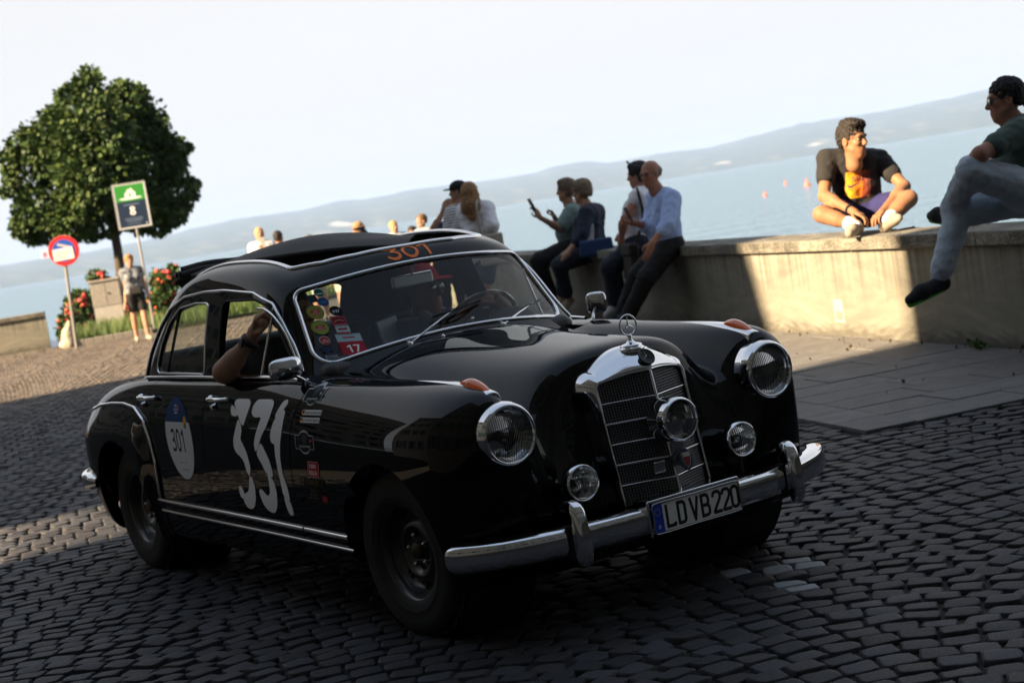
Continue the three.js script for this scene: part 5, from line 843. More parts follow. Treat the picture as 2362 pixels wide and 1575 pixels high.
function hairPrims(h, s, style) {
  const e = (a, b, d, r, k = .02, sub = false) => ellip(h.p(a, b, d, s), r.map(v => v * s), h.A, k * s, sub), c = (a, b, ra, rb, k = .02) => cap(h.p(...a, s), h.p(...b, s), ra * s, rb * s, k * s);
  const cutFace = [e(.085, -.045, 0, [.075, .105, .085], .012, true)];
  if (style === 'short') return [e(-.022, .046, 0, [.102, .090, .084]), e(-.05, -.01, 0, [.065, .06, .074]), ...cutFace, e(.03, -.075, 0, [.13, .06, .12], .015, true)];
  if (style === 'quiff') return [e(-.022, .046, 0, [.103, .092, .083]), e(.035, .118, .01, [.055, .030, .060]), e(.060, .105, -.02, [.030, .026, .035]), e(-.02, .122, 0, [.07, .032, .062]), e(-.05, -.005, 0, [.062, .055, .074]), ...cutFace, e(.03, -.075, 0, [.13, .06, .12], .015, true)];
  if (style === 'bob') return [e(-.026, .050, 0, [.110, .098, .096]), e(-.048, -.012, 0, [.078, .070, .088]), e(.02, .105, 0, [.065, .035, .072]), e(.10, -.05, 0, [.075, .115, .080], .012, true), e(.03, -.11, 0, [.13, .06, .13], .02, true)];
  if (style === 'long') return [e(-.022, .046, 0, [.105, .095, .090]), c([-.05, .0, 0], [-.075, -.12, 0], .080, .085, .04), c([-.02, -.02, .07], [-.05, -.17, .075], .035, .045, .03), c([-.02, -.02, -.07], [-.05, -.17, -.075], .035, .045, .03), c([-.075, -.12, 0], [-.09, -.235, .01], .085, .05, .04), ...cutFace];
  if (style === 'tail') return [e(-.022, .042, 0, [.103, .090, .082]), c([-.105, .05, 0], [-.13, .03, 0], .03, .03, .02), c([-.13, .03, 0], [-.125, -.11, 0], .030, .015, .03), ...cutFace, e(.03, -.07, 0, [.14, .06, .12], .015, true)];
  if (style === 'fringe') return [e(-.045, .015, 0, [.082, .070, .0815]), e(.06, .08, 0, [.115, .09, .085], .015, true), e(.085, -.02, 0, [.095, .105, .1], .012, true), e(.02, -.085, 0, [.13, .06, .12], .015, true)];
  return [];
}
// a hand: palm and five fingers. w wrist, d the way the fingers go, n the way the palm looks, t the side of the thumb, curl 0..1
function handPrims(w, d, n, t, s = 1, curl = .45, grip = false) {
  d = nrm3(d); n = nrm3(add(n, d, -dot3(n, d))); const side = nrm3(cross3(d, n)), sg = dot3(side, t) > 0 ? 1 : -1, o = side.map(v => v * sg);
  const P = (a, b, c) => add(add(add(w, d, a * s), o, b * s), n, c * s), out = [];
  out.push(cap(P(0, 0, 0), P(.03, 0, 0), .026 * s, .026 * s, .02), cap(P(.035, .020, 0), P(.085, .026, 0), .0145 * s, .0125 * s, .014), cap(P(.035, 0, 0), P(.09, .004, -.002), .016 * s, .0125 * s, .014), cap(P(.035, -.022, 0), P(.082, -.024, 0), .0145 * s, .0115 * s, .014));
  if (grip) out.push(cap(P(.085, -.022, .026), P(.085, .026, .026), .021 * s, .021 * s, .008), cap(P(.06, .02, .02), P(.09, .03, .03), .018 * s, .016 * s, .01));
  const fing = [[.026, .092, [.040, .024, .020], .0088], [.009, .096, [.044, .028, .021], .0090], [-.009, .092, [.041, .026, .020], .0086], [-.026, .083, [.032, .020, .018], .0076]];
  fing.forEach(([b, a, L, r], k) => { let p = P(a, b, 0), ang = curl * (.55 + .08 * k), q; const spread = b * .6; L.forEach((l, i) => { const ca = Math.cos(ang), sa = Math.sin(ang); q = add(add(add(p, d, l * ca * s), n, l * sa * s), o, spread * l * (1 - Math.min(1, curl)) * 4 * s); out.push(cap(p, q, r * (1 - .08 * i) * s, r * (.93 - .09 * i) * s, .004)); p = q; ang += curl * (1.15 - .15 * i); }); });
  const cu = Math.min(curl, .85); let p = P(.022, .022, .004), q = P(.050, .048, .016 + .012 * cu); out.push(cap(p, q, .0135 * s, .0105 * s, .012)); p = q; q = P(.078, .056 - .018 * cu, .026 + .020 * cu); out.push(cap(p, q, .0102 * s, .0092 * s, .005)); p = q; q = P(.100, .050 - .03 * cu, .030 + .026 * cu); out.push(cap(p, q, .0092 * s, .0074 * s, .004));
  return out;
}
// joints J (points in the frame of the group): head neck sh el wr hip kn an toe as [left, right] pairs
function person(label, group, o, frame) {
  const J = o.J, s = o.s || 1, cell = o.cell || .012, t = new THREE.Group(); t.name = numbered('person'); scene.add(t); tag(t, label, 'person', group);
  const base = frame ? [0, 0, 0] : [mid3(J.an[0], J.an[1])[0], o.floor ?? Math.min(J.an[0][1], J.an[1][1]) - .07, mid3(J.an[0], J.an[1])[2]];
  if (frame) { t.position.copy(frame.position); t.rotation.copy(frame.rotation); } else t.position.set(...base);
  const rel = v => sub3(v, base), K = {}; for (const k in J) K[k] = Array.isArray(J[k][0]) ? J[k].map(rel) : rel(J[k]);
  const lat = nrm3(sub3(K.sh[1], K.sh[0])), hipLat = nrm3(sub3(K.hip[1], K.hip[0])), shM = mid3(K.sh[0], K.sh[1]), hipM = mid3(K.hip[0], K.hip[1]), spine = nrm3(sub3(shM, hipM)), front = nrm3(cross3(spine, lat));
  const belly = o.belly || 0, fat = o.fat || 1;
  const torso = (r, kk = .05) => { const P = [], L = len3(sub3(shM, hipM)); for (const g of [0, 1]) { const q = g ? 1 : -1, a = add(add(shM, lat, q * .080 * s), spine, -.035 * s), m = add(add(mid3(shM, hipM, .55), lat, q * .055 * s), front, (.012 + belly * .6) * s), b = add(hipM, hipLat, q * .075 * s); P.push(cap(a, m, (.098 * fat + r) * s, (.100 * fat + r + belly * .25) * s, kk), cap(m, b, (.100 * fat + r + belly * .25) * s, (.108 * fat + r) * s, kk), cap(add(shM, lat, q * .04 * s), K.sh[g], (.072 + r) * s, (.060 + r) * s, .04)); } if (o.bust) for (const q of [-1, 1]) P.push(ellip(add(add(mid3(shM, hipM, .27), lat, q * .075 * s), front, .085 * s), [.068 * s, .07 * s, .07 * s].map(v => v + r * s), null, .05)); return P; };
  const arm = (g, r, f0 = 0, f1 = 2) => { const P = [], a = K.sh[g], b = K.el[g], c = K.wr[g]; if (f0 < 1) P.push(cap(a, mid3(a, b, Math.min(1, f1)), (.056 * fat + r) * s, (lerp(.056, .043, Math.min(1, f1)) * fat + r) * s, .02)); if (f1 > 1) P.push(cap(b, mid3(b, c, f1 - 1), (.043 + r) * s, (lerp(.043, .028, f1 - 1) + r) * s, .02)); if (f1 >= 2 && r === 0) P.push(cap(b, mid3(b, c, .35), .043 * s, .046 * s, .02)); return P; };
  const leg = (g, r, f1 = 2, flare = 0) => { const P = [], a = K.hip[g], b = K.kn[g], c = K.an[g]; P.push(cap(a, mid3(a, b, Math.min(1, f1)), (.088 * fat + r) * s, (lerp(.088, .060, Math.min(1, f1)) * fat + r + flare * (f1 < 1 ? 1 : 0)) * s, .04)); if (f1 > 1) { P.push(cap(b, mid3(b, c, f1 - 1), (.058 + r) * s, (lerp(.058, .040, f1 - 1) + r + flare) * s, .03)); if (r < .006) P.push(cap(mid3(b, c, .15), mid3(b, c, .45), .054 * s, .052 * s, .03)); } return P; };
  // skin
  const hd = headFrame(K.head, o.face, o.headUp || [0, 1, 0]), hs = (o.hs || 1) * s;
  const neck = [cap(add(hd.c, hd.y, -.07 * hs), add(shM, spine, .0), .054 * hs, .062 * s, .03)];
  const foot = g => { const a = K.an[g], b = K.toe[g], h = add(a, nrm3(sub3(b, a)), -.02 * s); return [cap(add(h, [0, -.03 * s, 0]), mid3(a, b, .6), .036 * s, .036 * s, .02), cap(mid3(a, b, .6), b, .036 * s, .026 * s, .02), cap(a, add(h, [0, -.03 * s, 0]), .038 * s, .035 * s, .02)]; };
  const bodyP = [...torso(0), ...neck, ...[0, 1].flatMap(g => [...arm(g, 0), ...leg(g, 0), ...foot(g)])];
  if (!o.hands) for (const g of [0, 1]) { const d = nrm3(sub3(K.wr[g], K.el[g])); bodyP.push(cap(K.wr[g], add(K.wr[g], d, .05 * s), .028 * s, .036 * s, .02), cap(add(K.wr[g], d, .05 * s), add(K.wr[g], d, .12 * s), .034 * s, .022 * s, .02)); }
  const headP = [...headPrims(hd, hs), cap(add(hd.c, hd.y, -.07 * hs), add(hd.c, hd.y, -.16 * hs), .052 * hs, .055 * hs, .03)];
  const geos = [skin(bodyP, cell * s), skin(headP, (o.headCell || .0065) * hs)];
  if (o.hands) for (const g of [0, 1]) if (o.hands[g]) { const q = o.hands[g]; geos.push(skin([...handPrims(K.wr[g], q.d, q.n, q.t, s * (q.s || 1), q.curl, q.grip), cap(K.wr[g], mid3(K.wr[g], K.el[g], .25), .027 * s, .031 * s, .015)], (q.cell || .0045) * s)); } else { const d = nrm3(sub3(K.wr[g], K.el[g])); geos.push(skin([cap(K.wr[g], add(K.wr[g], d, .08 * s), .028 * s, .03 * s, .02)], .01)); }
  const tone = skinTones[o.tone || 'fair'];
  part('body', geos, phys(tone, .55, { map: skinMap, specularIntensity: .35 }), t);
  // eyes, brows
  if (!o.noEyes) { const dark = mat([.012, .008, .006], .25); for (const g of [1, -1]) { const e = part('eye', tf(new THREE.SphereGeometry(.0125 * hs, 14, 10), ...hd.p(.073, .011, .031 * g, hs)), mat([.17, .155, .14], .5), t); part('iris', tf(new THREE.SphereGeometry(.0062 * hs, 10, 8), ...hd.p(.0815, .011, .031 * g, hs)), dark, e); part('eyebrow', skin([cap(hd.p(.089, .033, .016 * g, hs), hd.p(.080, .037, .046 * g, hs), .0055 * hs, .0035 * hs, .004)], .003 * hs), mat(o.browC || o.hairC || [.03, .02, .014], .9), t); } part('lips', skin([cap(hd.p(.0885, -.0525, -.015, hs), hd.p(.0885, -.0525, .015, hs), .0052 * hs, .0052 * hs, .004), cap(hd.p(.0875, -.0625, -.012, hs), hd.p(.0875, -.0625, .012, hs), .0064 * hs, .0064 * hs, .004)], .003 * hs), mat([tone[0] * .85, tone[1] * .55, tone[2] * .55], .5), t); }
  if (o.hair) { const nz = o.curl ?? 1; part('hair', skin(hairPrims(hd, hs, o.hair), (o.headCell || .0065) * hs, (x, y, z, d) => d - (.0065 * noise(x * 62, y * 38, z * 62) + .005 * noise(x * 140, y * 55 + 9, z * 140)) * nz * hs), mat(o.hairC || [.03, .02, .014], .75, 0, { map: weave }), t); }
  const fold = (amp, f = 1) => (x, y, z, d) => d + amp * (1.3 * noise(x * 13 * f, y * 17 * f, z * 13 * f) + .8 * noise(x * 30 * f, y * 36 * f + 4, z * 30 * f));
  let shirt;
  if (o.top) { const r = o.topR ?? .014, sl = o.sleeve ?? .6; shirt = part(o.topName || 'shirt', skin([...torso(r), cap(add(shM, lat, -.03 * s), add(shM, lat, .03 * s), (.066 + r) * s, (.066 + r) * s, .03), ...(sl > 0 ? [0, 1].flatMap(g => arm(g, r + .004, 0, sl)) : []), ...(o.skirtTop ? [] : [])], cell * s, fold(.006 * s)), o.top, t); }
  if (o.bottom) part(o.bottomName || 'trousers', skin([...[0, 1].flatMap(g => leg(g, o.botR ?? .012, o.botLen ?? 1.9, o.flare || 0)), cap(add(hipM, hipLat, -.075 * s), add(hipM, hipLat, .075 * s), (.115 * fat + .012) * s, (.115 * fat + .012) * s, .05), cap(add(add(hipM, spine, .07 * s), hipLat, -.06 * s), add(add(hipM, spine, .07 * s), hipLat, .06 * s), .108 * fat * s, .108 * fat * s, .04)], cell * s, fold(.006 * s)), o.bottom, t);
  if (o.shoe) for (const g of [0, 1]) { const a = K.an[g], b = K.toe[g], h = add(add(a, nrm3(sub3(b, a)), -.03 * s), [0, -.03 * s, 0]); const sh = part('shoe', skin([cap(h, mid3(a, b, .6), .044 * s, .043 * s, .03), cap(mid3(a, b, .6), b, .043 * s, .030 * s, .03), cap(add(a, [0, -.01 * s, 0]), h, .044 * s, .040 * s, .02)], cell * .7 * s), o.shoe, t); if (o.sole) part('sole', skin([cap(add(h, [0, -.028 * s, 0]), add(b, [0, -.022 * s, 0]), .024 * s, .022 * s, .02)].map(p => p), cell * .7 * s), o.sole, sh); if (o.sock) part('sock', skin([cap(a, mid3(a, K.kn[g], .22), .047 * s, .050 * s, .01)], cell * .7 * s), o.sock, t); }
  t.userData.label = label; return { t, K, hd, hs, lat, front, spine, shM, hipM, rel, shirt, base, s };
}
// a standing figure from its place on the ground
function standing(x, z, face, h, o = {}) {
  const s = h / 1.75, f = nrm3([face[0], 0, face[1]]), r = [-f[2], 0, f[0]], P = (a, y, b) => add(add([x, y * s, z], f, a * s), r, b * s);      // a forward, b to its right
  const st = o.stride ?? .06;
  return { s, J: { head: P(.02, 1.63, 0), sh: [P(0, 1.43, -.17), P(0, 1.43, .17)], el: [P(-.02, 1.14, -.22), P(-.02, 1.14, .22)], wr: [P(.06, .90, -.24), P(.06, .90, .24)], hip: [P(0, .93, -.09), P(0, .93, .09)], kn: [P(st * .6, .50, -.10), P(-st * .3, .50, .10)], an: [P(st, .085, -.10), P(-st, .085, .10)], toe: [P(st + .16, .04, -.12), P(-st + .16, .04, .12)] }, face: o.look || f, P };
}
const px = (x, y, d) => A3(at(x, y, d));
const black = cloth([.010, .010, .011]), navy = cloth([.010, .014, .026]), white = cloth([.80, .80, .82]);
// ---- young man sitting cross-legged on the coping in the sun
{
  const s = 1.12, J = {
    head: px(1968, 325, 14.20), sh: [px(2028, 368, 14.42), px(1909, 367, 14.36)], el: [px(2087, 430, 14.18), px(1902, 452, 14.16)], wr: [px(2036, 489, 13.86), px(1966, 486, 13.86)],
    hip: [px(2012, 484, 14.42), px(1950, 486, 14.40)], kn: [px(2098, 458, 13.98), px(1896, 494, 13.98)], an: [px(2046, 511, 13.78), px(1975, 520, 13.80)], toe: [px(2074, 503, 13.64), px(1960, 538, 13.66)],
  };
  const R = person('young man in black T-shirt sitting cross-legged on the sunlit coping', null, {
    J, s, hs: 1.10, face: [.62, -.10, .78], tone: 'tan', hair: 'quiff', hairC: [.011, .0065, .004], curl: 1.7, top: cloth([.016, .015, .015]), sleeve: .52, topR: .018, bottom: cloth([.016, .016, .095]), botLen: .58, botR: .02, bottomName: 'shorts',
    shoe: cloth([.32, .28, .22]), sock: white, cell: .010, headCell: .0048,
    hands: [{ d: sub3(px(2008, 512, 13.70), J.wr[0]), n: [-.2, -.9, .3], t: [-.9, 0, .5], curl: .40 }, { d: sub3(px(2016, 508, 13.72), J.wr[1]), n: [.2, -.9, .3], t: [.6, .4, .6], curl: .45 }], floor: .85,
  });
  const wb = thing('wristband', 'thin black wristband on the young man sitting cross-legged', 'wristband', R.t.position), wd = nrm3(sub3(R.K.wr[1], R.K.el[1])), wc = add(R.K.wr[1], wd, -.03); part('band', new THREE.TorusGeometry(.037, .008, 8, 30).applyMatrix4(new THREE.Matrix4().compose(V(...wc), new THREE.Quaternion().setFromUnitVectors(V(0, 0, 1), V(...wd)), V(1, 1, 1.5))), black, wb);
  const fp = thing('smartphone', 'dark phone lying on the coping by the young man', 'phone', [px(2085, 516, 13.75)[0], .862, px(2085, 516, 13.75)[2]]); part('phone_body', rbox(.16, .012, .08, .005, 0, 0, 0, 0, .4, 0), mat([.012, .012, .014], .3), fp); part('phone_screen', rbox(.15, .003, .07, .001, 0, .0075, 0, 0, .4, 0), phys([.01, .01, .012], .05), fp);
  // orange print on the chest with the word NIKE and a curved tick
  const tex = canvasTex(256, 256, (g, w, h) => {
    const gr = [['#d08a10', 0], ['#c06c14', 90], ['#8c3c1c', 170], ['#5a281e', 215]]; gr.forEach(([c, x]) => { g.fillStyle = c; g.fillRect(x, 0, w - x, h); });
    g.fillStyle = '#d09a20'; g.beginPath(); g.moveTo(0, 150); g.lineTo(150, 256); g.lineTo(40, 256); g.lineTo(0, 210); g.fill(); g.fillStyle = '#141414'; g.beginPath(); g.moveTo(0, 215); g.lineTo(60, 256); g.lineTo(0, 256); g.fill(); g.fillStyle = '#6b2c1c'; g.beginPath(); g.moveTo(256, 150); g.lineTo(180, 256); g.lineTo(256, 256); g.fill();
    g.fillStyle = '#241a3c'; g.font = 'italic bold 66px sans-serif'; g.fillText('NIKE', 52, 92, 140);
    g.beginPath(); g.moveTo(22, 104); g.quadraticCurveTo(20, 140, 62, 128); g.lineTo(180, 96); g.lineTo(66, 146); g.quadraticCurveTo(4, 166, 22, 104); g.fill();
    g.fillStyle = '#4a2c28'; for (let i = 0; i < 26; i++) { g.fillRect(168 + (i * 37) % 76, 16 + (i * 53) % 120, 10, 12); }
  });
  printOn(R, R.shirt, -.002, -.205, .21, .22, tex);
}
function printOn(R, mesh, cu, cv, w, h, tex) {
  const T = soupMesh(mesh.geometry), lat = R.lat.map(v => -v), up = R.spine, o = R.shM, uv = v => { const d = sub3([v[0], v[1], v[2]], o); return [(dot3(d, lat) - cu) / w + .5, (dot3(d, up) - cv) / h + .5]; };
  const P = clipAll(T.filter(t => dot3([t[0][3], t[0][4], t[0][5]], R.front) > .15), v0 => 1, (x, y, z) => { const [a, b] = uv([x, y, z]); return Math.min(a, 1 - a, b, 1 - b) * w; });
  part('chest_print', geoOf(shift(P, .0025), uv), mat([1, 1, 1], .8, 0, { map: tex }), R.t);
}
function soupMesh(g) { const p = g.attributes.position.array, n = g.attributes.normal.array, I = g.index.array, V8 = i => [p[i * 3], p[i * 3 + 1], p[i * 3 + 2], n[i * 3], n[i * 3 + 1], n[i * 3 + 2], 0, 0], cache = new Map(), get = i => { if (!cache.has(i)) cache.set(i, V8(i)); return cache.get(i); }, T = []; for (let i = 0; i < I.length; i += 3) T.push([get(I[i]), get(I[i + 1]), get(I[i + 2])]); return T; }
// ---- man with sunglasses at the right edge, one leg over the other
{
  const s = 1.13, J = {
    head: px(2320, 232, 11.15), sh: [px(2350, 306, 10.92), px(2374, 296, 11.36)], el: [px(2262, 356, 10.76), px(2312, 372, 11.30)], wr: [px(2216, 408, 10.98), px(2210, 428, 11.15)],
    hip: [px(2362, 434, 10.98), px(2366, 452, 11.30)], kn: [px(2243, 395, 10.80), px(2212, 492, 11.12)], an: [px(2188, 492, 11.22), px(2166, 646, 11.00)], toe: [px(2150, 498, 11.36), px(2100, 692, 10.86)],
  };
  const R = person('man with sunglasses in green T-shirt and jeans, leg crossed, at right edge', null, {
    J, s, face: [-.97, -.06, -.12], headUp: [.10, 1, 0], tone: 'red', hair: 'short', hairC: [.008, .006, .005], curl: 1.3, hs: 1.02, top: cloth([.075, .11, .09]), sleeve: .62, topR: .016, bottom: cloth([.42, .49, .57]), botLen: 1.84, botR: .024, bottomName: 'jeans', fat: 1.05, belly: .03,
    shoe: cloth([.012, .012, .014]), sole: mat([.05, .40, .03], .5), sock: cloth([.25, .26, .32]), cell: .010, headCell: .0048,
    hands: [{ d: [-.5, -.8, -.3], n: [.6, -.3, -.6], t: [-.3, 0, .9], curl: .55 }, { d: [-.35, -.85, .2], n: [.7, -.2, .5], t: [-.7, .2, -.4], curl: .55 }], floor: .12,
  });
  const g = thing('sunglasses', 'dark sunglasses worn by the man in the green T-shirt', 'sunglasses', R.t.position), h = R.hd, q = R.hs;
  part('frame', [1, -1].flatMap(k => [tube([h.p(.094, .018, .008 * k, q), h.p(.086, .020, .05 * k, q), h.p(.06, .020, .075 * k, q), h.p(-.01, .012, .082 * k, q)].map(v => V(...v)), .0032 * q, false, 24, 6)]), mat([.02, .015, .012], .3), g);
  for (const k of [1, -1]) part('lens', tf(new THREE.SphereGeometry(1, 20, 12), 0, 0, 0, 0, 0, 0, [.006 * q, .020 * q, .028 * q]).applyMatrix4(new THREE.Matrix4().makeBasis(V(...h.x), V(...h.y), V(...h.z))).translate(...h.p(.092, .008, .034 * k, q)), phys([.02, .05, .04], .05, { clearcoat: 1 }), g);
}
// ---- older man in the pale blue shirt leaning on the wall
const WG_ = 'people sitting on the wall in the shade';
{
  const s = 1.13, J = {
    head: px(1501, 402, 17.78), sh: [px(1550, 458, 17.66), px(1512, 455, 18.02)], el: [px(1540, 519, 17.46), px(1499, 523, 17.92)], wr: [px(1505, 560, 17.38), px(1464, 514, 17.72)],
    hip: [px(1548, 562, 17.80), px(1536, 566, 18.05)], kn: [px(1493, 640, 17.60), px(1472, 634, 17.85)], an: [px(1449, 728, 17.85), px(1432, 730, 18.15)], toe: [px(1428, 738, 17.70), px(1408, 742, 18.0)],
  };
  const R = person('balding older man in pale blue shirt and black trousers leaning on the wall', WG_, {
    J, s, face: [-.74, -.12, .66], tone: 'red', hair: 'fringe', hairC: [.20, .19, .18], top: cloth([.42, .56, .90]), sleeve: 1.30, topR: .024, bottom: black, botR: .028, botLen: 1.97, belly: .05, fat: 1.02, shoe: black, cell: .012, headCell: .0055,
    hands: [{ d: [-.5, -.85, .1], n: [-.4, -.1, -.9], t: [-.6, .3, .5], curl: .25, cell: .006 }, { d: [-.8, .15, .3], n: [-.1, .9, 0], t: [-.3, .5, .8], curl: .8, cell: .006 }],
  });
  const c = R.hd, q = R.hs, add0 = R.t.position;
  const g = thing('eyeglasses', 'thin eyeglasses on the older man in the pale blue shirt', 'eyeglasses', add0);
  part('frame', [1, -1].flatMap(k => [tf(new THREE.TorusGeometry(.020 * q, .0017 * q, 6, 24), 0, 0, 0, 0, Math.PI / 2, 0).applyMatrix4(new THREE.Matrix4().makeBasis(V(...c.x), V(...c.y), V(...c.z))).translate(...c.p(.097, .008, .031 * k, q)), tube([c.p(.094, .014, .05 * k, q), c.p(.05, .016, .078 * k, q), c.p(-.01, .012, .083 * k, q)].map(v => V(...v)), .0017 * q, false, 16, 5)]), mat([.05, .05, .05], .3, .5), g);
  part('collar', skin([cap(add(add(R.shM, R.lat, -.085 * s), R.spine, .035), add(add(R.shM, R.front, .085 * s), R.spine, -.01), .020, .024, .01), cap(add(add(R.shM, R.lat, .085 * s), R.spine, .035), add(add(R.shM, R.front, .085 * s), R.spine, -.01), .020, .024, .01)], .009), cloth([.42, .56, .90]), R.t);
  const ph = thing('smartphone', 'dark smartphone held by the older man in the pale blue shirt', 'phone', at(1449, 500, 17.62)); part('phone_body', rbox(.012, .16, .08, .005, 0, .03, 0, .1, .2, .35), mat([.03, .03, .03], .3), ph); part('phone_case', rbox(.006, .165, .085, .003, .008, .03, 0, .1, .2, .35), mat([.10, .10, .09], .5), ph);
}
// ---- woman in the white sleeveless top with the shoulder bag
{
  const s = 1.10, J = {
    head: px(1471, 405, 18.75), sh: [px(1472, 455, 18.50), px(1492, 448, 18.90)], el: [px(1438, 516, 18.42), px(1462, 516, 19.02)], wr: [px(1434, 548, 18.50), px(1436, 540, 18.85)],
    hip: [px(1472, 566, 18.60), px(1478, 570, 18.90)], kn: [px(1408, 616, 18.45), px(1412, 612, 18.75)], an: [px(1420, 706, 18.60), px(1432, 704, 18.9)], toe: [px(1398, 727, 18.45), px(1410, 722, 18.75)],
  };
  const R = person('dark-haired woman in white sleeveless top with a brown shoulder bag on the wall', WG_, { J, s, face: [-.93, -.05, -.35], tone: 'red', hair: 'bob', hairC: [.018, .014, .013], top: white, topName: 'top', sleeve: .12, topR: .02, bust: 1, bottom: navy, botLen: 1.85, botR: .032, fat: 1.10, belly: .05, shoe: cloth([.45, .43, .42]), cell: .012, headCell: .006 });
  const b = thing('shoulder_bag', 'brown shoulder bag hanging before the woman in white top', 'bag', at(1456, 600, 18.25));
  part('bag_body', rbox(.10, .38, .30, .04, 0, -.02, 0, 0, .25, -.12), cloth([.035, .024, .020]), b); part('flap', rbox(.11, .14, .305, .03, 0, .11, 0, 0, .25, -.12), cloth([.03, .02, .017]), b);
  const rel = v => sub3(v, A3(b.position)); part('strap', tube([rel(px(1462, 580, 18.22)), rel(px(1483, 500, 18.28)), rel(px(1474, 450, 18.38)), rel(px(1470, 435, 18.55)), rel(px(1484, 440, 18.75))].map(v => V(...v)), .018, false, 40, 6), cloth([.02, .016, .014]), b);
  const g = thing('sunglasses', 'sunglasses pushed up in the dark hair of the woman in white top', 'sunglasses', at(1462, 380, 18.70)); part('frame', tube([[-.03, .0, -.10], [-.06, .03, -.05], [-.065, .035, .0], [-.06, .03, .05], [-.03, 0, .10], [.06, -.03, .10]].map(v => V(...v)), .007, false, 30, 6), mat([.02, .03, .04], .3), g); for (const k of [-1, 1]) part('lens', tf(new THREE.SphereGeometry(1, 14, 10), -.060, .035, .04 * k, 0, 0, .6, [.010, .024, .034]), phys([.01, .02, .03], .1), g);
}
// ---- two women farther along: one filming with a phone
{
  const s = 1.12, J = {
    head: px(1341, 443, 21.0), sh: [px(1352, 492, 20.75), px(1378, 487, 21.1)], el: [px(1345, 540, 20.62), px(1345, 545, 21.1)], wr: [px(1313, 580, 20.55), px(1306, 584, 20.85)],
    hip: [px(1362, 578, 20.9), px(1372, 580, 21.2)], kn: [px(1290, 612, 20.60), px(1296, 606, 20.95)], an: [px(1312, 690, 20.85), px(1298, 690, 21.1)], toe: [px(1300, 714, 20.7), px(1286, 712, 20.9)],
  };
  const R = person('short-haired woman in navy and white top with a blue handbag beside her', WG_, { J, s, face: [-.90, -.10, -.42], tone: 'fair', hair: 'bob', hairC: [.24, .17, .11], curl: 2, top: cloth([.012, .018, .040]), topName: 'top', sleeve: 1.45, topR: .022, bust: 1, bottom: navy, botLen: 1.80, botR: .024, fat: 1.06, belly: .04, shoe: cloth([.35, .27, .17]), cell: .013, headCell: .0065 });
  part('white_panel', geoOf(shift(clipAll(soupMesh(R.shirt.geometry).filter(t => Math.abs(dot3([t[0][3], t[0][4], t[0][5]], R.lat)) > .35 || dot3([t[0][3], t[0][4], t[0][5]], R.front) > .6), (x, y, z) => { const d = sub3([x, y, z], R.shM); return Math.min(.10 - Math.abs(dot3(d, R.front) - .01), -.08 - dot3(d, R.spine), .20 - Math.abs(dot3(d, R.lat))); }), .003)), white, R.t);
  const b = thing('handbag', 'blue handbag standing on the coping beside the woman in navy', 'bag', at(1376, 570, 20.5)); part('bag_body', (() => { const g = rbox(.42, .20, .14, .03), p = g.attributes.position; for (let i = 0; i < p.count; i++) p.setX(i, p.getX(i) * (1 - .35 * (p.getY(i) + .1))); g.computeVertexNormals(); return g; })(), cloth([.015, .045, .13]), b); part('bag_handle', tube([[-.12, .09, 0], [-.07, .24, 0], [.02, .30, -.02], [.10, .22, 0], [.12, .09, 0]].map(v => V(...v)), .012, false, 30, 6), cloth([.012, .035, .10]), b);
}
{
  const s = 1.10, J = {
    head: px(1305, 440, 21.55), sh: [px(1318, 490, 21.35), px(1336, 486, 21.7)], el: [px(1292, 527, 21.20), px(1288, 520, 21.75)], wr: [px(1246, 502, 21.05), px(1280, 502, 21.45)],
    hip: [px(1320, 572, 21.4), px(1326, 574, 21.7)], kn: [px(1242, 602, 21.15), px(1246, 598, 21.5)], an: [px(1276, 690, 21.35), px(1262, 690, 21.6)], toe: [px(1262, 712, 21.2), px(1248, 712, 21.4)],
  };
  person('woman in grey-green T-shirt filming with a raised phone at the wall', WG_, { J, s, face: [-.96, 0, -.25], tone: 'fair', hair: 'bob', hairC: [.17, .12, .085], curl: 2, top: cloth([.16, .235, .22]), sleeve: .85, topR: .022, bust: 1, bottom: black, botLen: 1.85, botR: .03, fat: 1.12, belly: .06, shoe: cloth([.05, .04, .03]), cell: .013, headCell: .0065, hands: [{ d: [-.35, .9, 0], n: [-.5, .2, -.6], t: [-.2, .3, .8], curl: .6, cell: .007 }, { d: [-.3, .8, .3], n: [-.8, -.2, .3], t: [0, .6, .5], curl: 1.1, cell: .007 }] });
  const ph = thing('smartphone', 'phone raised by the woman in grey-green T-shirt', 'phone', at(1227, 472, 21.0)); part('phone_body', rbox(.013, .17, .085, .005, 0, 0, 0, 0, .35, .38), mat([.02, .02, .022], .25), ph); part('phone_screen', rbox(.003, .155, .075, .001, -.0085, 0, 0, 0, .35, .38), phys([.03, .03, .035], .05), ph);
}
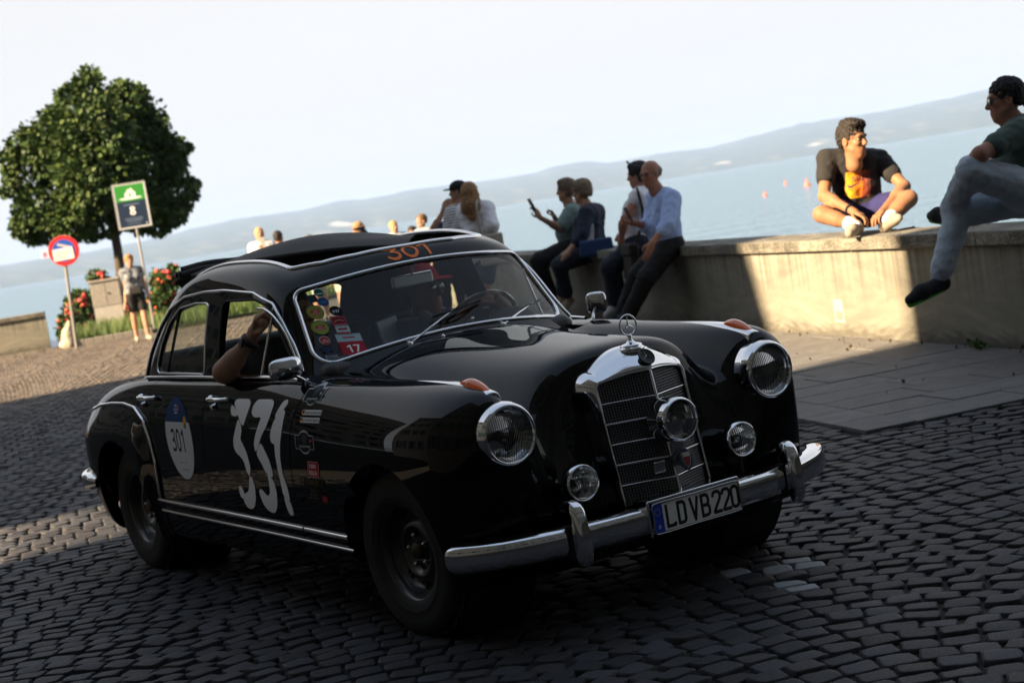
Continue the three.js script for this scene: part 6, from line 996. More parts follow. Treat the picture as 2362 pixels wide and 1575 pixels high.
// ---- people standing and sitting beyond the car
{
  const f = standing(onGround(1140, 793).x - .12, -20.0, [.55, -.83], 1.86, { stride: .04 }); f.J.head = px(1085, 448, 19.95); f.J.sh = [px(1072, 487, 20.05), px(1121, 482, 19.95)].map((v, i) => v); f.J.el = [px(1086, 533, 19.95), px(1134, 520, 19.8)]; f.J.wr = [px(1086, 548, 19.7), px(1128, 560, 19.95)]; f.J.hip = [px(1102, 590, 20.05), px(1129, 588, 19.95)];
  const R = person('woman with long wavy hair in white blouse and denim shorts standing by the wall', null, { ...f, face: [.35, 0, -.94], tone: 'fair', hair: 'long', hairC: [.34, .19, .085], curl: 2, top: cloth([.80, .81, .86]), topName: 'blouse', sleeve: 1.15, topR: .034, bust: 1, bottom: cloth([.03, .06, .11]), bottomName: 'shorts', botLen: .52, botR: .024, shoe: cloth([.3, .26, .2]), cell: .012, headCell: .006 });
  const b = thing('tote_bag', 'pale tote bag hanging from the shoulder of the woman in white blouse', 'bag', at(1133, 565, 19.7)); part('bag_body', rbox(.30, .36, .09, .03, 0, -.05, 0, 0, .3, 0), cloth([.42, .38, .32]), b); part('strap', tube([[-.10, .12, 0], [-.10, .32, .0], [-.09, .50, -.04], [-.07, .52, -.14], [-.06, .34, -.16], [.08, .12, -.02]].map(v => V(...v)), .014, false, 40, 6), cloth([.42, .38, .32]), b);
}
{
  const c = onGround(1062, 800), f = standing(c.x, -20.9, [-.5, -.85], 1.80); f.J.head = px(1056, 443, 20.9); f.J.sh = [px(1042, 490, 20.95), px(1080, 486, 20.8)]; f.J.el = [px(1036, 535, 20.9), px(1082, 535, 20.7)]; f.J.wr = [px(1030, 575, 20.8), px(1080, 580, 20.6)];
  const stripe = dataTex(8, 128, (u, v) => (Math.sin(v * Math.PI * 2) > .55 ? [.10, .12, .2] : [.9, .9, .9]), true);
  const R = person('person in striped white top and black cap standing behind the long-haired woman', null, { ...f, face: [-.90, 0, -.2], tone: 'fair', hair: 'short', hairC: [.02, .016, .014], top: mat([.85, .85, .86], .9, 0, { map: stripe }), sleeve: .8, topR: .02, bottom: navy, botLen: 1.9, shoe: black, cell: .014, headCell: .007 });
  { const g = R.shirt.geometry, p = g.attributes.position, w = g.attributes.uv; for (let i = 0; i < p.count; i++) w.setXY(i, .5, p.getY(i) / .034); }
  hatOn(R, 'black baseball cap on the person in the striped top', black, true);
}
function hatOn(R, label, m, peak, brim) {
  const h = R.hd, q = R.hs, t = thing('cap', label, peak ? 'cap' : 'hat', R.t.position); if (R.t.rotation.y) t.rotation.copy(R.t.rotation);
  if (peak) { part('crown', skin([ellip(h.p(-.012, .060, 0, q), [.108 * q, .082 * q, .090 * q], h.A, .02), ellip(h.p(-.01, -.02, 0, q), [.16 * q, .060 * q, .16 * q], h.A, .006, true)], .006 * q), m, t); part('peak', skin([ellip(h.p(.105, .047, 0, q), [.070 * q, .012 * q, .075 * q], h.A, .008)], .005 * q), m, t); }
  else { t.name = t.name.replace('cap', 'hat'); part('crown', skin([ellip(h.p(-.012, .085, 0, q), [.105 * q, .080 * q, .090 * q], h.A, .02), ellip(h.p(-.01, -.0, 0, q), [.16 * q, .055 * q, .16 * q], h.A, .006, true)], .007 * q), m, t); part('brim', skin([ellip(h.p(-.01, .052, 0, q), [.165 * q, .010 * q, .155 * q], h.A, .008)], .006 * q), m, t); }
  return t;
}
{ // man with a hand to his head, in front of the wall
  const s = 1.10, J = { head: px(1037, 483, 21.4), sh: [px(1034, 524, 21.2), px(1058, 524, 21.55)], el: [px(1001, 528, 21.0), px(1040, 560, 21.6)], wr: [px(1021, 490, 21.15), px(1012, 572, 21.4)], hip: [px(1048, 605, 21.5), px(1060, 605, 21.7)], kn: [px(985, 640, 21.3), px(992, 636, 21.6)], an: [px(1000, 722, 21.4), px(1006, 718, 21.7)], toe: [px(985, 742, 21.2), px(990, 736, 21.5)] };
  const R = person('grey-haired man in blue T-shirt with one hand to his head', null, { J, s, face: [-.80, -.18, .5], tone: 'tan', hair: 'fringe', hairC: [.25, .24, .23], top: cloth([.02, .07, .16]), sleeve: .7, topR: .02, bottom: navy, botLen: 1.9, shoe: black, cell: .014, headCell: .007, hands: [{ d: [.5, .8, -.2], n: [.5, -.3, -.7], t: [-.4, .5, .5], curl: .3, cell: .008 }, null] });
}
// smaller figures in the sun far behind the roof of the car
const FAR = 'bystanders in the sun beyond the car';
const farOne = (label, hx, hy, d, face, o, h = 1.78) => { const p = at(hx, hy, d), f = standing(p.x, p.z, [face[0], face[2]], h, { stride: .05 }); const dy = p.y - f.J.head[1]; f.J.head = A3(p); if (o.sit) { for (const k of ['sh', 'el', 'wr', 'hip']) f.J[k] = f.J[k].map(v => add(v, [0, dy, 0])); const fw = nrm3([face[0], 0, face[2]]); f.J.kn = f.J.hip.map(v => add(add(v, fw, .46), [0, -.02, 0])); f.J.an = f.J.kn.map(v => [v[0], Math.max(.09, v[1] - .44), v[2]]); f.J.toe = f.J.an.map(v => add(add(v, fw, .17), [0, -.05, 0])); } else { const k = 1 + dy / 1.63; f.s *= Math.min(1.15, k); for (const q of ['sh', 'el', 'wr', 'hip', 'kn', 'an', 'toe']) f.J[q] = f.J[q].map(v => [v[0], v[1] * k, v[2]]); } if (o.arms) o.arms(f.J, f.P); return person(label, FAR, { ...f, face, cell: .018, headCell: .010, top: o.top, bottom: o.bottom || navy, botLen: o.botLen ?? 1.9, topR: .022, sleeve: o.sleeve ?? .7, hair: o.hair || 'short', hairC: o.hairC || [.03, .02, .015], tone: o.tone || 'tan', shoe: black, noEyes: true, bust: o.bust, bottomName: o.bottomName }); };
farOne('brown-haired bystander in grey shirt with sunlit hair looking at the road', 972, 510, 29, [-.7, 0, .5], { top: cloth([.25, .27, .29]), hair: 'short', hairC: [.14, .075, .03], tone: 'fair' }, 1.85);
farOne('curly dark-haired bystander with sunglasses whose face just shows above the car roof', 951, 537, 29.5, [-.3, 0, .9], { top: black, hair: 'bob', hairC: [.03, .02, .016], tone: 'tan' }, 1.7);
farOne('blond bystander with hair tied back seen above the car roof', 908, 524, 30, [.4, 0, .8], { top: cloth([.5, .5, .52]), hair: 'tail', hairC: [.42, .25, .10], tone: 'fair', sleeve: .3 }, 1.72);
{ const R = farOne('bystander in a tan brimmed hat above the cloth roof', 826, 530, 31, [-.9, -.1, .2], { top: cloth([.12, .08, .06]), hair: 'long', hairC: [.02, .015, .012], tone: 'tan' }, 1.70); hatOn(R, 'tan sun hat with a brim on a bystander above the cloth roof', cloth([.34, .20, .11]), false); }
farOne('dark-haired bystander only partly seen behind the cloth roof', 642, 548, 31.5, [.3, 0, -.9], { top: cloth([.2, .2, .22]), hair: 'short', hairC: [.015, .012, .01] }, 1.66);
{ const R = farOne('blond woman in white top holding up a phone behind the cloth roof', 598, 541, 32, [.2, 0, .98], { top: cloth([.6, .58, .6]), hair: 'tail', hairC: [.40, .25, .11], tone: 'fair', bust: 1, arms: (J, P) => { J.wr[0] = P(.30, 1.45, -.02); J.el[0] = P(.18, 1.18, -.24); J.wr[1] = P(.30, 1.42, .02); J.el[1] = P(.18, 1.18, .24); } }, 1.76);
  const ph = thing('smartphone', 'phone held up by the blond woman behind the cloth roof', 'phone', [R.t.position.x + .08, 1.62, R.t.position.z + .34]); part('phone_body', rbox(.085, .17, .012, .005), mat([.3, .28, .26], .4), ph); part('phone_screen', rbox(.075, .155, .003, .001, 0, 0, -.008), phys([.03, .03, .035], .05), ph);
  const bp = thing('backpack', 'dark backpack on the blond woman behind the cloth roof', 'backpack', [R.t.position.x - .06, 1.30, R.t.position.z - .20]); part('pack', rbox(.34, .46, .18, .06), cloth([.02, .022, .03]), bp); part('pack_strap', [-1, 1].map(k => tube([[.14 * k, .2, .06], [.16 * k, .24, .2], [.16 * k, .1, .33], [.15 * k, -.15, .2]].map(v => V(...v)), .022, false, 20, 6)), cloth([.02, .022, .03]), bp); }
farOne('bare-legged person seen through the rear window of the car', 768, 560, 30, [-.8, 0, .5], { top: cloth([.45, .42, .4]), bottom: cloth([.5, .46, .42]), bottomName: 'shorts', botLen: .6, hair: 'short', hairC: [.05, .03, .02], tone: 'fair' }, 1.45);
farOne('bare-legged bystander in pale shorts behind the front window', 716, 556, 31, [.7, 0, .6], { top: cloth([.5, .5, .5]), bottom: cloth([.45, .40, .33]), bottomName: 'shorts', botLen: .7, hair: 'short', hairC: [.08, .05, .03], tone: 'fair' }, 1.5);
// ---- woman walking on the left beside the sign post
{
  const p = onGround(330, 786), f = standing(p.x, p.z, [.35, .9], 1.80, { stride: .10 }); f.J.wr[1] = px(288, 702, -p.z - .1); f.J.el[1] = px(291, 668, -p.z + .05);
  person('blond woman in grey patterned top and black shorts walking on the left', null, { ...f, face: [.35, -.08, .93], tone: 'fair', hair: 'bob', hairC: [.30, .16, .06], top: mat([.24, .26, .29], .9, 0, { map: dataTex(64, 64, (u, v) => { const n = tileNoise(u, v, 14) > .02 ? .9 : .35; return [n, n, n * 1.02]; }) }), sleeve: .35, topR: .018, bust: 1, bottom: black, bottomName: 'shorts', botLen: .62, botR: .02, shoe: cloth([.4, .32, .24]), cell: .016, headCell: .009, fat: .93 });
  const b = thing('waist_bag', 'small black bag worn at the waist by the blond woman walking', 'bag', [p.x + .06, 1.06, p.z + .17]); part('bag_body', rbox(.26, .15, .09, .03), black, b); part('belt', tf(new THREE.TorusGeometry(.16, .014, 6, 30), -.02, .03, -.14, Math.PI / 2, 0, 0), black, b);
}
// ---- the driver and the passenger sit in the car
{
  const P = (x, y, z) => [x, y, z];
  const J = { head: P(-1.46, 1.222, -0.28), sh: [P(-1.58, 1.03, -0.475), P(-1.56, 1.03, -0.095)], el: [P(-1.32, .90, -0.535), P(-1.28, .93, -0.095)], wr: [P(-1.10, 1.03, -0.465), P(-1.075, 1.128, -0.31)], hip: [P(-1.62, .66, -0.385), P(-1.62, .66, -0.205)], kn: [P(-1.18, .70, -0.405), P(-1.18, .70, -0.185)], an: [P(-.92, .42, -0.385), P(-.90, .42, -0.205)], toe: [P(-.78, .42, -0.385), P(-.76, .42, -0.205)] };
  const R = person('driver in dark shirt, red cap and sunglasses gripping the steering wheel', null, { J, s: 1.0, face: [.88, .02, -.48], tone: 'tan', hair: 'short', hairC: [.03, .02, .015], top: black, sleeve: .7, topR: .018, bottom: navy, botLen: 1.95, shoe: black, cell: .012, headCell: .005, hands: [{ d: [.4, .85, .1], n: [.8, -.4, .2], t: [0, .3, .9], curl: .95, grip: true }, { d: [.45, .35, -.8], n: [.5, -.85, .0], t: [-.4, .6, .3], curl: .95, grip: true, s: 1.05 }] }, car);
  const hat = hatOn(R, 'red cap with dark peak worn by the driver', cloth([.60, .02, .05]), true); hat.position.copy(car.position); hat.rotation.copy(car.rotation);
  const g = thing('sunglasses', 'dark sunglasses worn by the driver', 'sunglasses', car.position), h = R.hd, q = R.hs; g.rotation.copy(car.rotation);
  part('frame', [1, -1].map(k => tube([h.p(.096, .018, .008 * k, q), h.p(.086, .020, .05 * k, q), h.p(.06, .020, .075 * k, q), h.p(-.01, .012, .082 * k, q)].map(v => V(...v)), .0035, false, 24, 6)), mat([.01, .01, .01], .3), g);
  for (const k of [1, -1]) part('lens', tf(new THREE.SphereGeometry(1, 20, 12), 0, 0, 0, 0, 0, 0, [.006, .020, .028]).applyMatrix4(new THREE.Matrix4().makeBasis(V(...h.x), V(...h.y), V(...h.z))).translate(...h.p(.092, .008, .034 * k, q)), phys([.01, .01, .012], .05), g);
  const J2 = { head: P(-1.62, 1.215, .33), sh: [P(-1.68, 1.02, .16), P(-1.64, 1.02, .52)], el: [P(-1.42, .86, .12), P(-1.36, 1.04, .835)], wr: [P(-1.20, .80, .15), P(-1.245, 1.172, .725)], hip: [P(-1.62, .64, .26), P(-1.62, .64, .44)], kn: [P(-1.18, .68, .25), P(-1.18, .68, .46)], an: [P(-.92, .42, .26), P(-.90, .42, .44)], toe: [P(-.78, .42, .26), P(-.76, .42, .44)] };
  const R2 = person('passenger in dark clothes resting a bare forearm on the open car window', null, { J: J2, s: 1.05, fat: 1.12, face: [.9, 0, -.3], tone: 'fair', hair: 'short', hairC: [.012, .01, .008], top: black, sleeve: .75, topR: .018, bottom: navy, botLen: 1.95, shoe: black, cell: .011, headCell: .006, hands: [null, { d: [.42, .85, -.20], n: [.35, -.45, -.75], t: [.8, .1, .3], curl: 1.2, s: 1.0, grip: true }] }, car);
  const w = thing('wristwatch', 'black watch band on the wrist of the passenger', 'watch', car.position); w.rotation.copy(car.rotation);
  const d = nrm3(sub3(J2.wr[1], J2.el[1])), c = add(J2.wr[1], d, -.022); const q4 = new THREE.Quaternion().setFromUnitVectors(V(0, 0, 1), V(...d)); part('band', new THREE.TorusGeometry(.035, .0085, 8, 36).applyMatrix4(new THREE.Matrix4().compose(V(...c), q4, V(1, 1, 1.6))), mat([.012, .014, .02], .5), w); part('case', rbox(.04, .012, .04, .004).applyMatrix4(new THREE.Matrix4().compose(V(...add(c, [.0, .0, .04])), new THREE.Quaternion().setFromUnitVectors(V(0, 1, 0), V(0, .3, .95).normalize()), V(1, 1, 1))), mat([.02, .02, .025], .3, .4), w);
}
const M0 = mat([.1, .1, .1], .4, .8);
// ---------------------------------------------------------------- tree, flower bed, signs, cabinet, buoys
function leaves(spots, size, tones, seed0, droop = .4) {          // spots: [x y z outward]; folded four-point leaves
  seed = seed0; const n = spots.length, P = new Float32Array(n * 12 * 3), C = new Float32Array(n * 12 * 3); let k = 0;
  for (const [x, y, z, ox, oy, oz] of spots) {
    const L = size * rr(.7, 1.3), d = V(ox + rr(-1, 1), oy + rr(-1, .8) - droop, oz + rr(-1, 1)).normalize(), u = V(rr(-1, 1), rr(-.3, 1.2), rr(-1, 1)), s = d.clone().cross(u).normalize(), nn = s.clone().cross(d).normalize();
    const p = [[0, 0, 0], [.45, .36, .10], [1, 0, -.05], [.45, -.36, .10], [.72, .26, .04], [.72, -.26, .04]].map(([a, b, c]) => [x + (d.x * a + s.x * b + nn.x * c) * L, y + (d.y * a + s.y * b + nn.y * c) * L, z + (d.z * a + s.z * b + nn.z * c) * L]);
    const t = tones[Math.floor(rnd() * tones.length)], v = rr(.8, 1.2);
    for (const i of [0, 1, 4, 0, 4, 2, 0, 2, 5, 0, 5, 3]) { P.set(p[i], k * 3); C.set([t[0] * v, t[1] * v, t[2] * v], k * 3); k++; }
  }
  const g = new THREE.BufferGeometry(); g.setAttribute('position', new THREE.BufferAttribute(P, 3)); g.setAttribute('color', new THREE.BufferAttribute(C, 3)); g.computeVertexNormals(); return g;
}
const leafMat = phys([1, 1, 1], .55, { vertexColors: true, transmission: .25, thickness: 0, specularIntensity: .4 });
const lumpSpots = (lumps, n, inner = .5) => { const out = [], tot = lumps.reduce((s, l) => s + l[3] * l[4], 0); for (const [x, y, z, rx, ry, rz] of lumps) { const m = Math.round(n * rx * ry / tot); for (let i = 0; i < m; i++) { const a = rnd() * 6.283, c = rr(-1, 1), s = Math.sqrt(1 - c * c), r = Math.pow(lerp(inner ** 3, 1, rnd()), 1 / 3) * (1 + .42 * noise(x * 1.7 + s * Math.cos(a) * 3, y + c * 3, z + s * Math.sin(a) * 3)); const d = [s * Math.cos(a), c, s * Math.sin(a)]; out.push([x + d[0] * rx * r, y + d[1] * ry * r, z + d[2] * rz * r, ...d]); } } return out; };
{
  const D = 46, base = at(288, 762, D); base.y = 0;
  const t = thing('shade_tree', 'dense round-crowned green tree standing in the flower bed on the left', 'tree', base), q = (x, y, dz = 0) => sub3(A3(at(x, y, D + dz)), A3(base));
  const U = 1 / 85.8, L = (x, y, dz, rx, ry, rz = rx) => [...q(x, y, dz), rx * U, ry * U, rz * U];
  seed = 5;
  const lumps = [L(215, 345, 0, 125, 118), L(205, 232, 0, 58, 58), L(278, 242, .4, 58, 50), L(318, 296, 0, 66, 62), L(130, 335, -.3, 76, 66), L(66, 390, 0, 54, 54), L(95, 480, -.2, 60, 46), L(92, 525, .1, 50, 32), L(170, 500, -.6, 70, 50), L(240, 440, 0, 105, 74), L(345, 385, .2, 66, 56), L(398, 445, 0, 46, 34), L(345, 475, -.3, 66, 46), L(160, 275, .2, 46, 42), L(390, 345, .1, 32, 30), L(215, 310, -1.0, 95, 90), L(230, 400, -1.1, 105, 78)];
  const rim = [[205, 150], [240, 190], [290, 185], [330, 200], [355, 250], [385, 280], [402, 322], [437, 337], [428, 375], [412, 402], [460, 430], [450, 470], [425, 505], [385, 538], [345, 535], [300, 528], [250, 545], [200, 560], [130, 562], [70, 562], [28, 540], [32, 492], [55, 470], [2, 440], [6, 400], [0, 352], [35, 302], [62, 312], [95, 262], [130, 240], [140, 202], [165, 186]];
  rim.forEach(([x, y], i) => { for (let k = 0; k < 2; k++) { const q2 = rim[(i + 1) % rim.length], f = k * .5, X = lerp(x, q2[0], f), Y = lerp(y, q2[1], f), l = Math.hypot(222 - X, 370 - Y), r = rr(11, 21); lumps.push(L(X + (222 - X) / l * r, Y + (370 - Y) / l * r, rr(-.5, .5), r, r * .85)); } });
  const crown = part('crown', leaves(lumpSpots(lumps, 40000, .35).filter(p => fbm(p[0] * 1.5, p[1] * 1.5, p[2] * 1.5, 2) > -.17), .15, [[.034, .072, .014], [.048, .088, .014], [.026, .055, .012], [.066, .098, .016], [.036, .070, .018]], 77), leafMat, t); crown.userData.kind = 'stuff';
  const bark = mat([.07, .055, .042], .95, 0, { map: weave });
  const tr = [q(288, 762), q(284, 700), q(278, 640), q(271, 580), q(262, 530), q(250, 470)], rad = [.19, .15, .135, .125, .12, .10];
  part('trunk', tr.slice(1).map((p, i) => rod(tr[i], p, rad[i], rad[i + 1], 12)), bark, t);
  for (const [x, y, dz, r] of [[150, 380, -.4, .055], [330, 360, .3, .06], [215, 270, .1, .06], [90, 440, .2, .045], [370, 430, -.2, .045], [270, 300, .5, .045], [200, 460, -.8, .04]]) part('limb', [rod(q(254, 490), mid3(q(254, 490), q(x, y, dz), .5).map((v, i) => v + (i === 1 ? .12 : 0)), r * 1.2, r * .8, 8), rod(mid3(q(254, 490), q(x, y, dz), .5).map((v, i) => v + (i === 1 ? .12 : 0)), q(x, y, dz), r * .8, r * .25, 8)], bark, t);
}
// grass bed with a stone kerb and rose bushes
{
  const k0 = onGround(150, 803), k1 = onGround(352, 768), far = 50, P = [[k0.x, k0.z], [k1.x, k1.z], [k1.x + 3.4, k1.z - 1.0], [-2.7, -far], [-10.5, -far], [-10.5, -40.2]];
  const bed = struct('grass_bed', (() => { const s = new THREE.Shape(P.map(p => new THREE.Vector2(p[0], -p[1]))), g = new THREE.ExtrudeGeometry(s, { depth: .10, bevelEnabled: false }); g.rotateX(-Math.PI / 2); g.translate(0, -.02, 0); return g; })(), mat([.05, .06, .025], 1));
  const n = 9, km = mat([.24, .22, .19], .9, 0, { map: weave }); for (let i = 0; i < n; i++) { const a = k0.clone().lerp(k1, i / n), b = k0.clone().lerp(k1, (i + 1) / n), m = a.clone().add(b).multiplyScalar(.5); const o = part('kerb_stone', rbox(a.distanceTo(b) - .01, .16, .14, .015), km, bed); o.position.set(m.x, .05, m.z); o.rotation.y = Math.atan2(-(b.z - a.z), b.x - a.x); }
  seed = 11; const blade = new THREE.BufferGeometry(); blade.setAttribute('position', new THREE.BufferAttribute(new Float32Array([-.012, 0, 0, .012, 0, 0, .0, .5, .12, -.02, 0, .02, .01, 0, .02, -.06, .42, .02, .0, 0, -.02, .02, 0, -.01, .10, .40, -.06]), 3)); blade.computeVertexNormals();
  const spots = []; while (spots.length < 5200) { const x = rr(-10.6, -3.2), z = rr(-49, -37.5); if (poly(P)(x, z) > .05) spots.push([x, z]); }
  const im = new THREE.InstancedMesh(blade, phys([1, 1, 1], .7, { transmission: .3, thickness: 0 }), spots.length); im.name = numbered('grass'); tag(im, 'bright green grass growing in the flower bed', 'grass', null, 'stuff'); spots.forEach(([x, z], i) => { im.setMatrixAt(i, new THREE.Matrix4().compose(V(x, .08, z), new THREE.Quaternion().setFromEuler(new THREE.Euler(0, rnd() * 6.3, 0)), V(1, rr(.4, .9), 1))); const v = rr(.7, 1.3); im.setColorAt(i, rgb(.10 * v, .16 * v, .03 * v)); }); scene.add(im);
  const red = [mat([.50, .03, .035], .6), mat([.60, .08, .09], .6), mat([.55, .10, .04], .6)];
  const petal = (() => { const gs = []; for (let i = 0; i < 6; i++) { const a = i * 1.05; gs.push(tf(new THREE.SphereGeometry(.5, 6, 4), .32 * Math.cos(a), .1 * (i % 2), .32 * Math.sin(a), rr(-.4, .4), a, .5, [.8, .5, .6])); } gs.push(tf(new THREE.SphereGeometry(.42, 6, 5), 0, .22, 0)); return merge(gs); })();
  const bush = (label, pxl, nl, nf, sd, size = .11) => {
    seed = sd; const c = at(pxl[0][0], pxl[0][1], pxl[0][2]); const o = thing('rose_bush', label, 'bush', [c.x, 0, c.z], 0, null), b = A3(o.position);
    const lumps = pxl.map(([x, y, d, rx, ry]) => [...sub3(A3(at(x, y, d)), b), rx * d / FPX, ry * d / FPX, rx * d / FPX]);
    part('foliage', leaves(lumpSpots(lumps, nl, .2), size, [[.05, .10, .025], [.06, .12, .03], [.04, .08, .02]], sd + 1, .1), leafMat, o).userData.kind = 'stuff';
    part('stem', lumps.map(l => rod([l[0] * .6, 0, l[2] * .6], [l[0], l[1], l[2]], .02, .008, 6)), mat([.05, .045, .03], .9), o);
    const fs = lumpSpots(lumps, nf, .86); for (const f of fs) { const p = part('rose', petal, red[Math.floor(rnd() * 3)], o); p.position.set(f[0], f[1], f[2]); p.scale.setScalar(rr(.06, .13)); p.rotation.set(rr(-.6, .6), rr(0, 6), rr(-.6, .6)); }
  };
  bush('red-flowered rose bush left of the grey utility cabinet', [[180, 720, 44, 30, 46], [162, 745, 42, 24, 30], [198, 702, 44.6, 24, 30], [150, 765, 41, 18, 22], [196, 742, 44.2, 20, 26]], 2600, 120, 21);
  bush('small rose bush topping the grey utility cabinet from behind', [[222, 638, 46, 20, 16], [232, 655, 46, 22, 24]], 500, 24, 31);
  bush('tall rose bush with coral blooms right of the walking woman', [[385, 655, 42, 24, 34], [362, 650, 42.5, 18, 26], [398, 630, 42, 14, 20], [372, 700, 42, 34, 34]], 1900, 50, 41);
  bush('low red rose bush between the cabinet and the walking woman', [[300, 690, 45, 16, 24], [306, 730, 44, 16, 30]], 1100, 16, 51);
}
{ // no-parking sign, partly covered by a taped paper
  const b = onGround(176, 802); b.y = 0; const t = thing('no_parking_sign', 'round red-ringed road sign on a pole with white paper taped over it', 'road sign', b), q = (x, y, dz = 0) => sub3(A3(at(x, y, -b.z + dz)), A3(b)), c = q(146, 578);
  part('pole', rod([0, 0, 0], [c[0] * .9, c[1] + .2, c[2] - .04], .035, .035, 12), mat([.22, .21, .19], .5, .5), t);
  const d = new THREE.Group(); d.name = 'sign_disc'; d.position.set(...c); d.rotation.set(-.02, .18, -.02); t.add(d);
  const disc = (r0, r1, z, m, n) => part(n, (() => { const s = new THREE.Shape(); s.absarc(0, 0, r1, 0, Math.PI * 2); if (r0) { const h = new THREE.Path(); h.absarc(0, 0, r0, 0, Math.PI * 2); s.holes.push(h); } const g = new THREE.ExtrudeGeometry(s, { depth: .008, bevelEnabled: false, curveSegments: 40 }); g.translate(0, 0, z); return g; })(), m, d);
  disc(0, .335, 0, mat([.5, .5, .5], .5), 'plate'); disc(.245, .33, .009, mat([.55, .025, .03], .4), 'red_ring'); disc(0, .243, .009, mat([.02, .09, .42], .4), 'blue_field');
  part('taped_paper', rbox(.44, .26, .006, .002, -.02, -.075, .026, 0, 0, .06), mat([1, 1, 1], .8, 0, { map: canvasTex(128, 80, (g, w, h) => { g.fillStyle = '#d9d7d6'; g.fillRect(0, 0, w, h); g.fillStyle = '#8d8a90'; for (let i = 0; i < 4; i++) g.fillRect(14, 22 + i * 13, 100 - i * 9, 5); }) }), d);
  part('banner', tf(new THREE.BoxGeometry(.30, .05, .006), .02, .10, .024, 0, 0, -.35), mat([.5, .45, .45], .6), d);
  const f = thing('flyer', 'small pink and white flyer stuck beside the round road sign', 'flyer', at(103, 586, -b.z)); part('paper', box(.19, .16, .006), mat([.62, .56, .60], .7), f); part('print', box(.09, .11, .006, -.01, -.01, .005), mat([.55, .10, .22], .7), f);
  const s = thing('sack', 'pale beige sack leaning at the foot of the road sign pole', 'sack', onGround(161, 801)); part('sack_body', skin([cap([0, .10, 0], [.0, .34, 0], .17, .13, .05), cap([.03, .34, 0], [.07, .56, 0], .12, .05, .05), ellip([-.05, .08, .02], [.18, .10, .14], null, .05)], .025, (x, y, z, d) => d + .022 * noise(x * 9, y * 7, z * 9)), mat([.42, .37, .28], .95, 0, { map: weave }), s);
}
{ // bathing-place sign with the figure 8
  const D = 39, b = at(345, 700, D); b.y = 0; const top = sub3(A3(at(303, 474, D)), A3(b));
  const t = thing('information_sign', 'green and dark blue sign board with white figure 8 on a slim pole', 'sign', b);
  part('pole', rod([0, 0, 0], [0, top[1] - .1, -.03], .028, .028, 12), mat([.30, .29, .27], .45, .6), t);
  const tex = canvasTex(512, 720, (g, w, h) => {
    g.fillStyle = '#b9bdbd'; g.fillRect(0, 0, w, h); g.fillStyle = '#2c7d2e'; g.fillRect(18, 18, w - 36, h * .37); g.fillStyle = '#14263f'; g.fillRect(18, 18 + h * .37, w - 36, h * .58);
    g.fillStyle = '#c9cfcf'; g.beginPath(); g.ellipse(w * .5, h * .33, w * .36, h * .030, 0, 0, 7); g.fill();
    for (const [x, ht, wd] of [[.38, .13, .05], [.46, .20, .055], [.55, .22, .06], [.63, .15, .05]]) { g.beginPath(); g.ellipse(w * x, h * (.32 - ht / 2), w * wd, h * ht / 2, 0, 0, 7); g.fill(); } g.fillStyle = '#2c7d2e'; g.beginPath(); g.ellipse(w * .50, h * .26, w * .03, h * .05, 0, 0, 7); g.fill();
    g.fillStyle = '#cfd3d6'; g.font = 'bold 190px sans-serif'; g.textAlign = 'center'; g.fillText('8', w / 2, h * .71); g.fillStyle = '#5f6f82'; g.fillRect(w * .24, h * .46, w * .5, 16); g.fillRect(w * .22, h * .78, w * .56, 15); g.fillRect(w * .26, h * .83, w * .5, 15); g.fillRect(w * .3, h * .90, w * .4, 9); g.fillStyle = '#9aa'; g.fillRect(w * .86, h * .91, 22, 30);
  });
  const bd = new THREE.Group(); bd.name = 'sign_board'; bd.position.set(...top); bd.rotation.set(0, .12, 0); t.add(bd);
  const g = rbox(.71, 1.0, .02, .008, 0, 0, 0, 0, 0, 0, 2), p = g.attributes.position, w = g.attributes.uv; for (let i = 0; i < p.count; i++) w.setXY(i, p.getX(i) / .71 + .5, p.getY(i) + .5);
  part('board', g, mat([1, 1, 1], .45, 0, { map: tex }), bd); part('board_frame', [rbox(.74, .025, .03, .006, 0, .505, 0), rbox(.74, .025, .03, .006, 0, -.505, 0), rbox(.025, 1.03, .03, .006, .365, 0, 0), rbox(.025, 1.03, .03, .006, -.365, 0, 0)], mat([.45, .46, .47], .4, .5), bd);
}
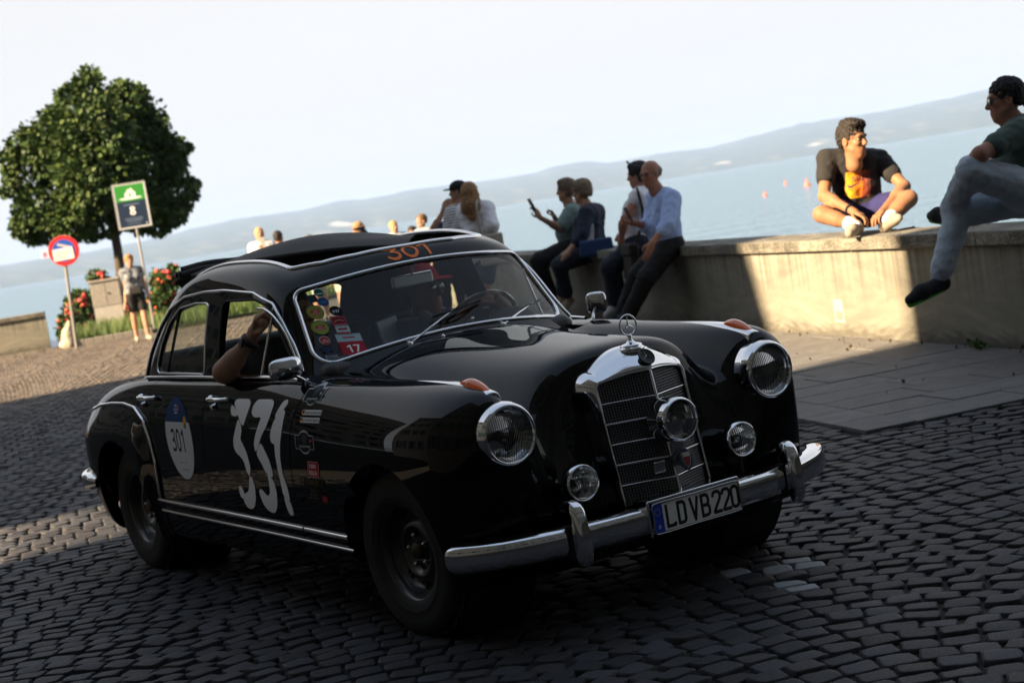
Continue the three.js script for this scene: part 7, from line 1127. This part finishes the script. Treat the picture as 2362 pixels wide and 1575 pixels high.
{ // grey utility cabinet
  const D = 43.2, b = at(260, 758, D); b.y = .08; const t = thing('utility_cabinet', 'grey two-tone utility cabinet standing among the red roses', 'cabinet', b, .12), m1 = mat([.27, .25, .225], .8, 0, { map: weave }), m2 = mat([.36, .345, .32], .8, 0, { map: weave });
  part('plinth', rbox(.70, .60, .36, .01, 0, .30, 0), m2, t); part('cabinet_body', rbox(.72, .62, .38, .015, 0, .915, 0), m1, t); part('lid', rbox(.78, .06, .44, .015, 0, 1.25, 0, 0, 0, 0), m1, t); part('door_gap', box(.012, .55, .004, 0, .91, .190), mat([.05, .05, .05], .9), t); part('lock', tf(new THREE.CylinderGeometry(.025, .025, .03, 12), .06, .92, .195, Math.PI / 2), M0, t);
  part('meter_box', rbox(.14, .22, .12, .02, .42, .93, .05), mat([.40, .36, .28], .7), t);
}
// orange buoys on the lake
[[1864, 430, 187, .95, 'orange buoy largest of the three floating on the lake'], [1766, 451, 170, .55, 'small orange buoy floating leftmost and lowest on the lake'], [1813, 424, 226, .60, 'small orange buoy between the two others on the lake']].forEach(([x, y, d, h, l]) => { const p = at(x, y, d); p.y = -1.7; const t = thing('buoy', l, 'buoy', p); part('float', tf(lathe([[0, -.25], [.32, -.2], [.42, .0], [.36, .22], [.16, .42], [.10, .75], [0, .82]], 20), 0, 0, 0, 0, 0, .1, h * .95), mat([.75, .13, .06], .45), t); part('top_ring', tf(new THREE.TorusGeometry(.09, .025, 6, 14), -.07 * h, .9 * h, 0), mat([.3, .1, .06], .5), t); });
{ // dry leaves and a green weed at the foot of the wall
  seed = 91; const P = []; for (let i = 0; i < 70; i++) { const z = rr(-17, -9.8), o = rnd() < .6 ? rr(.02, .18) : rr(.2, 1.7); P.push([wallX(z) - o, .022 + rnd() * .006, z, 0, .6, 0]); }
  const f = part('fallen_leaves', leaves(P, .035, [[.11, .075, .035], [.16, .11, .05], [.07, .05, .03]], 92, -.4), leafMat); tag(f, 'dry brown leaves scattered on the pavement along the wall', 'leaves', null, 'stuff');
  const w = onGround(2232, 806, .02), t = thing('weed', 'small green weed growing where the wall meets the pavement', 'plant', [wallX(w.z) - .05, .015, w.z]), Q = []; for (let i = 0; i < 26; i++) Q.push([rr(-.05, .03), rr(0, .05), rr(-.12, .12), rr(-1, .2), .8, rr(-1, 1)]); part('foliage', leaves(Q, .05, [[.07, .14, .03]], 93, -.2), leafMat, t);
}
renderer.render(scene, camera);
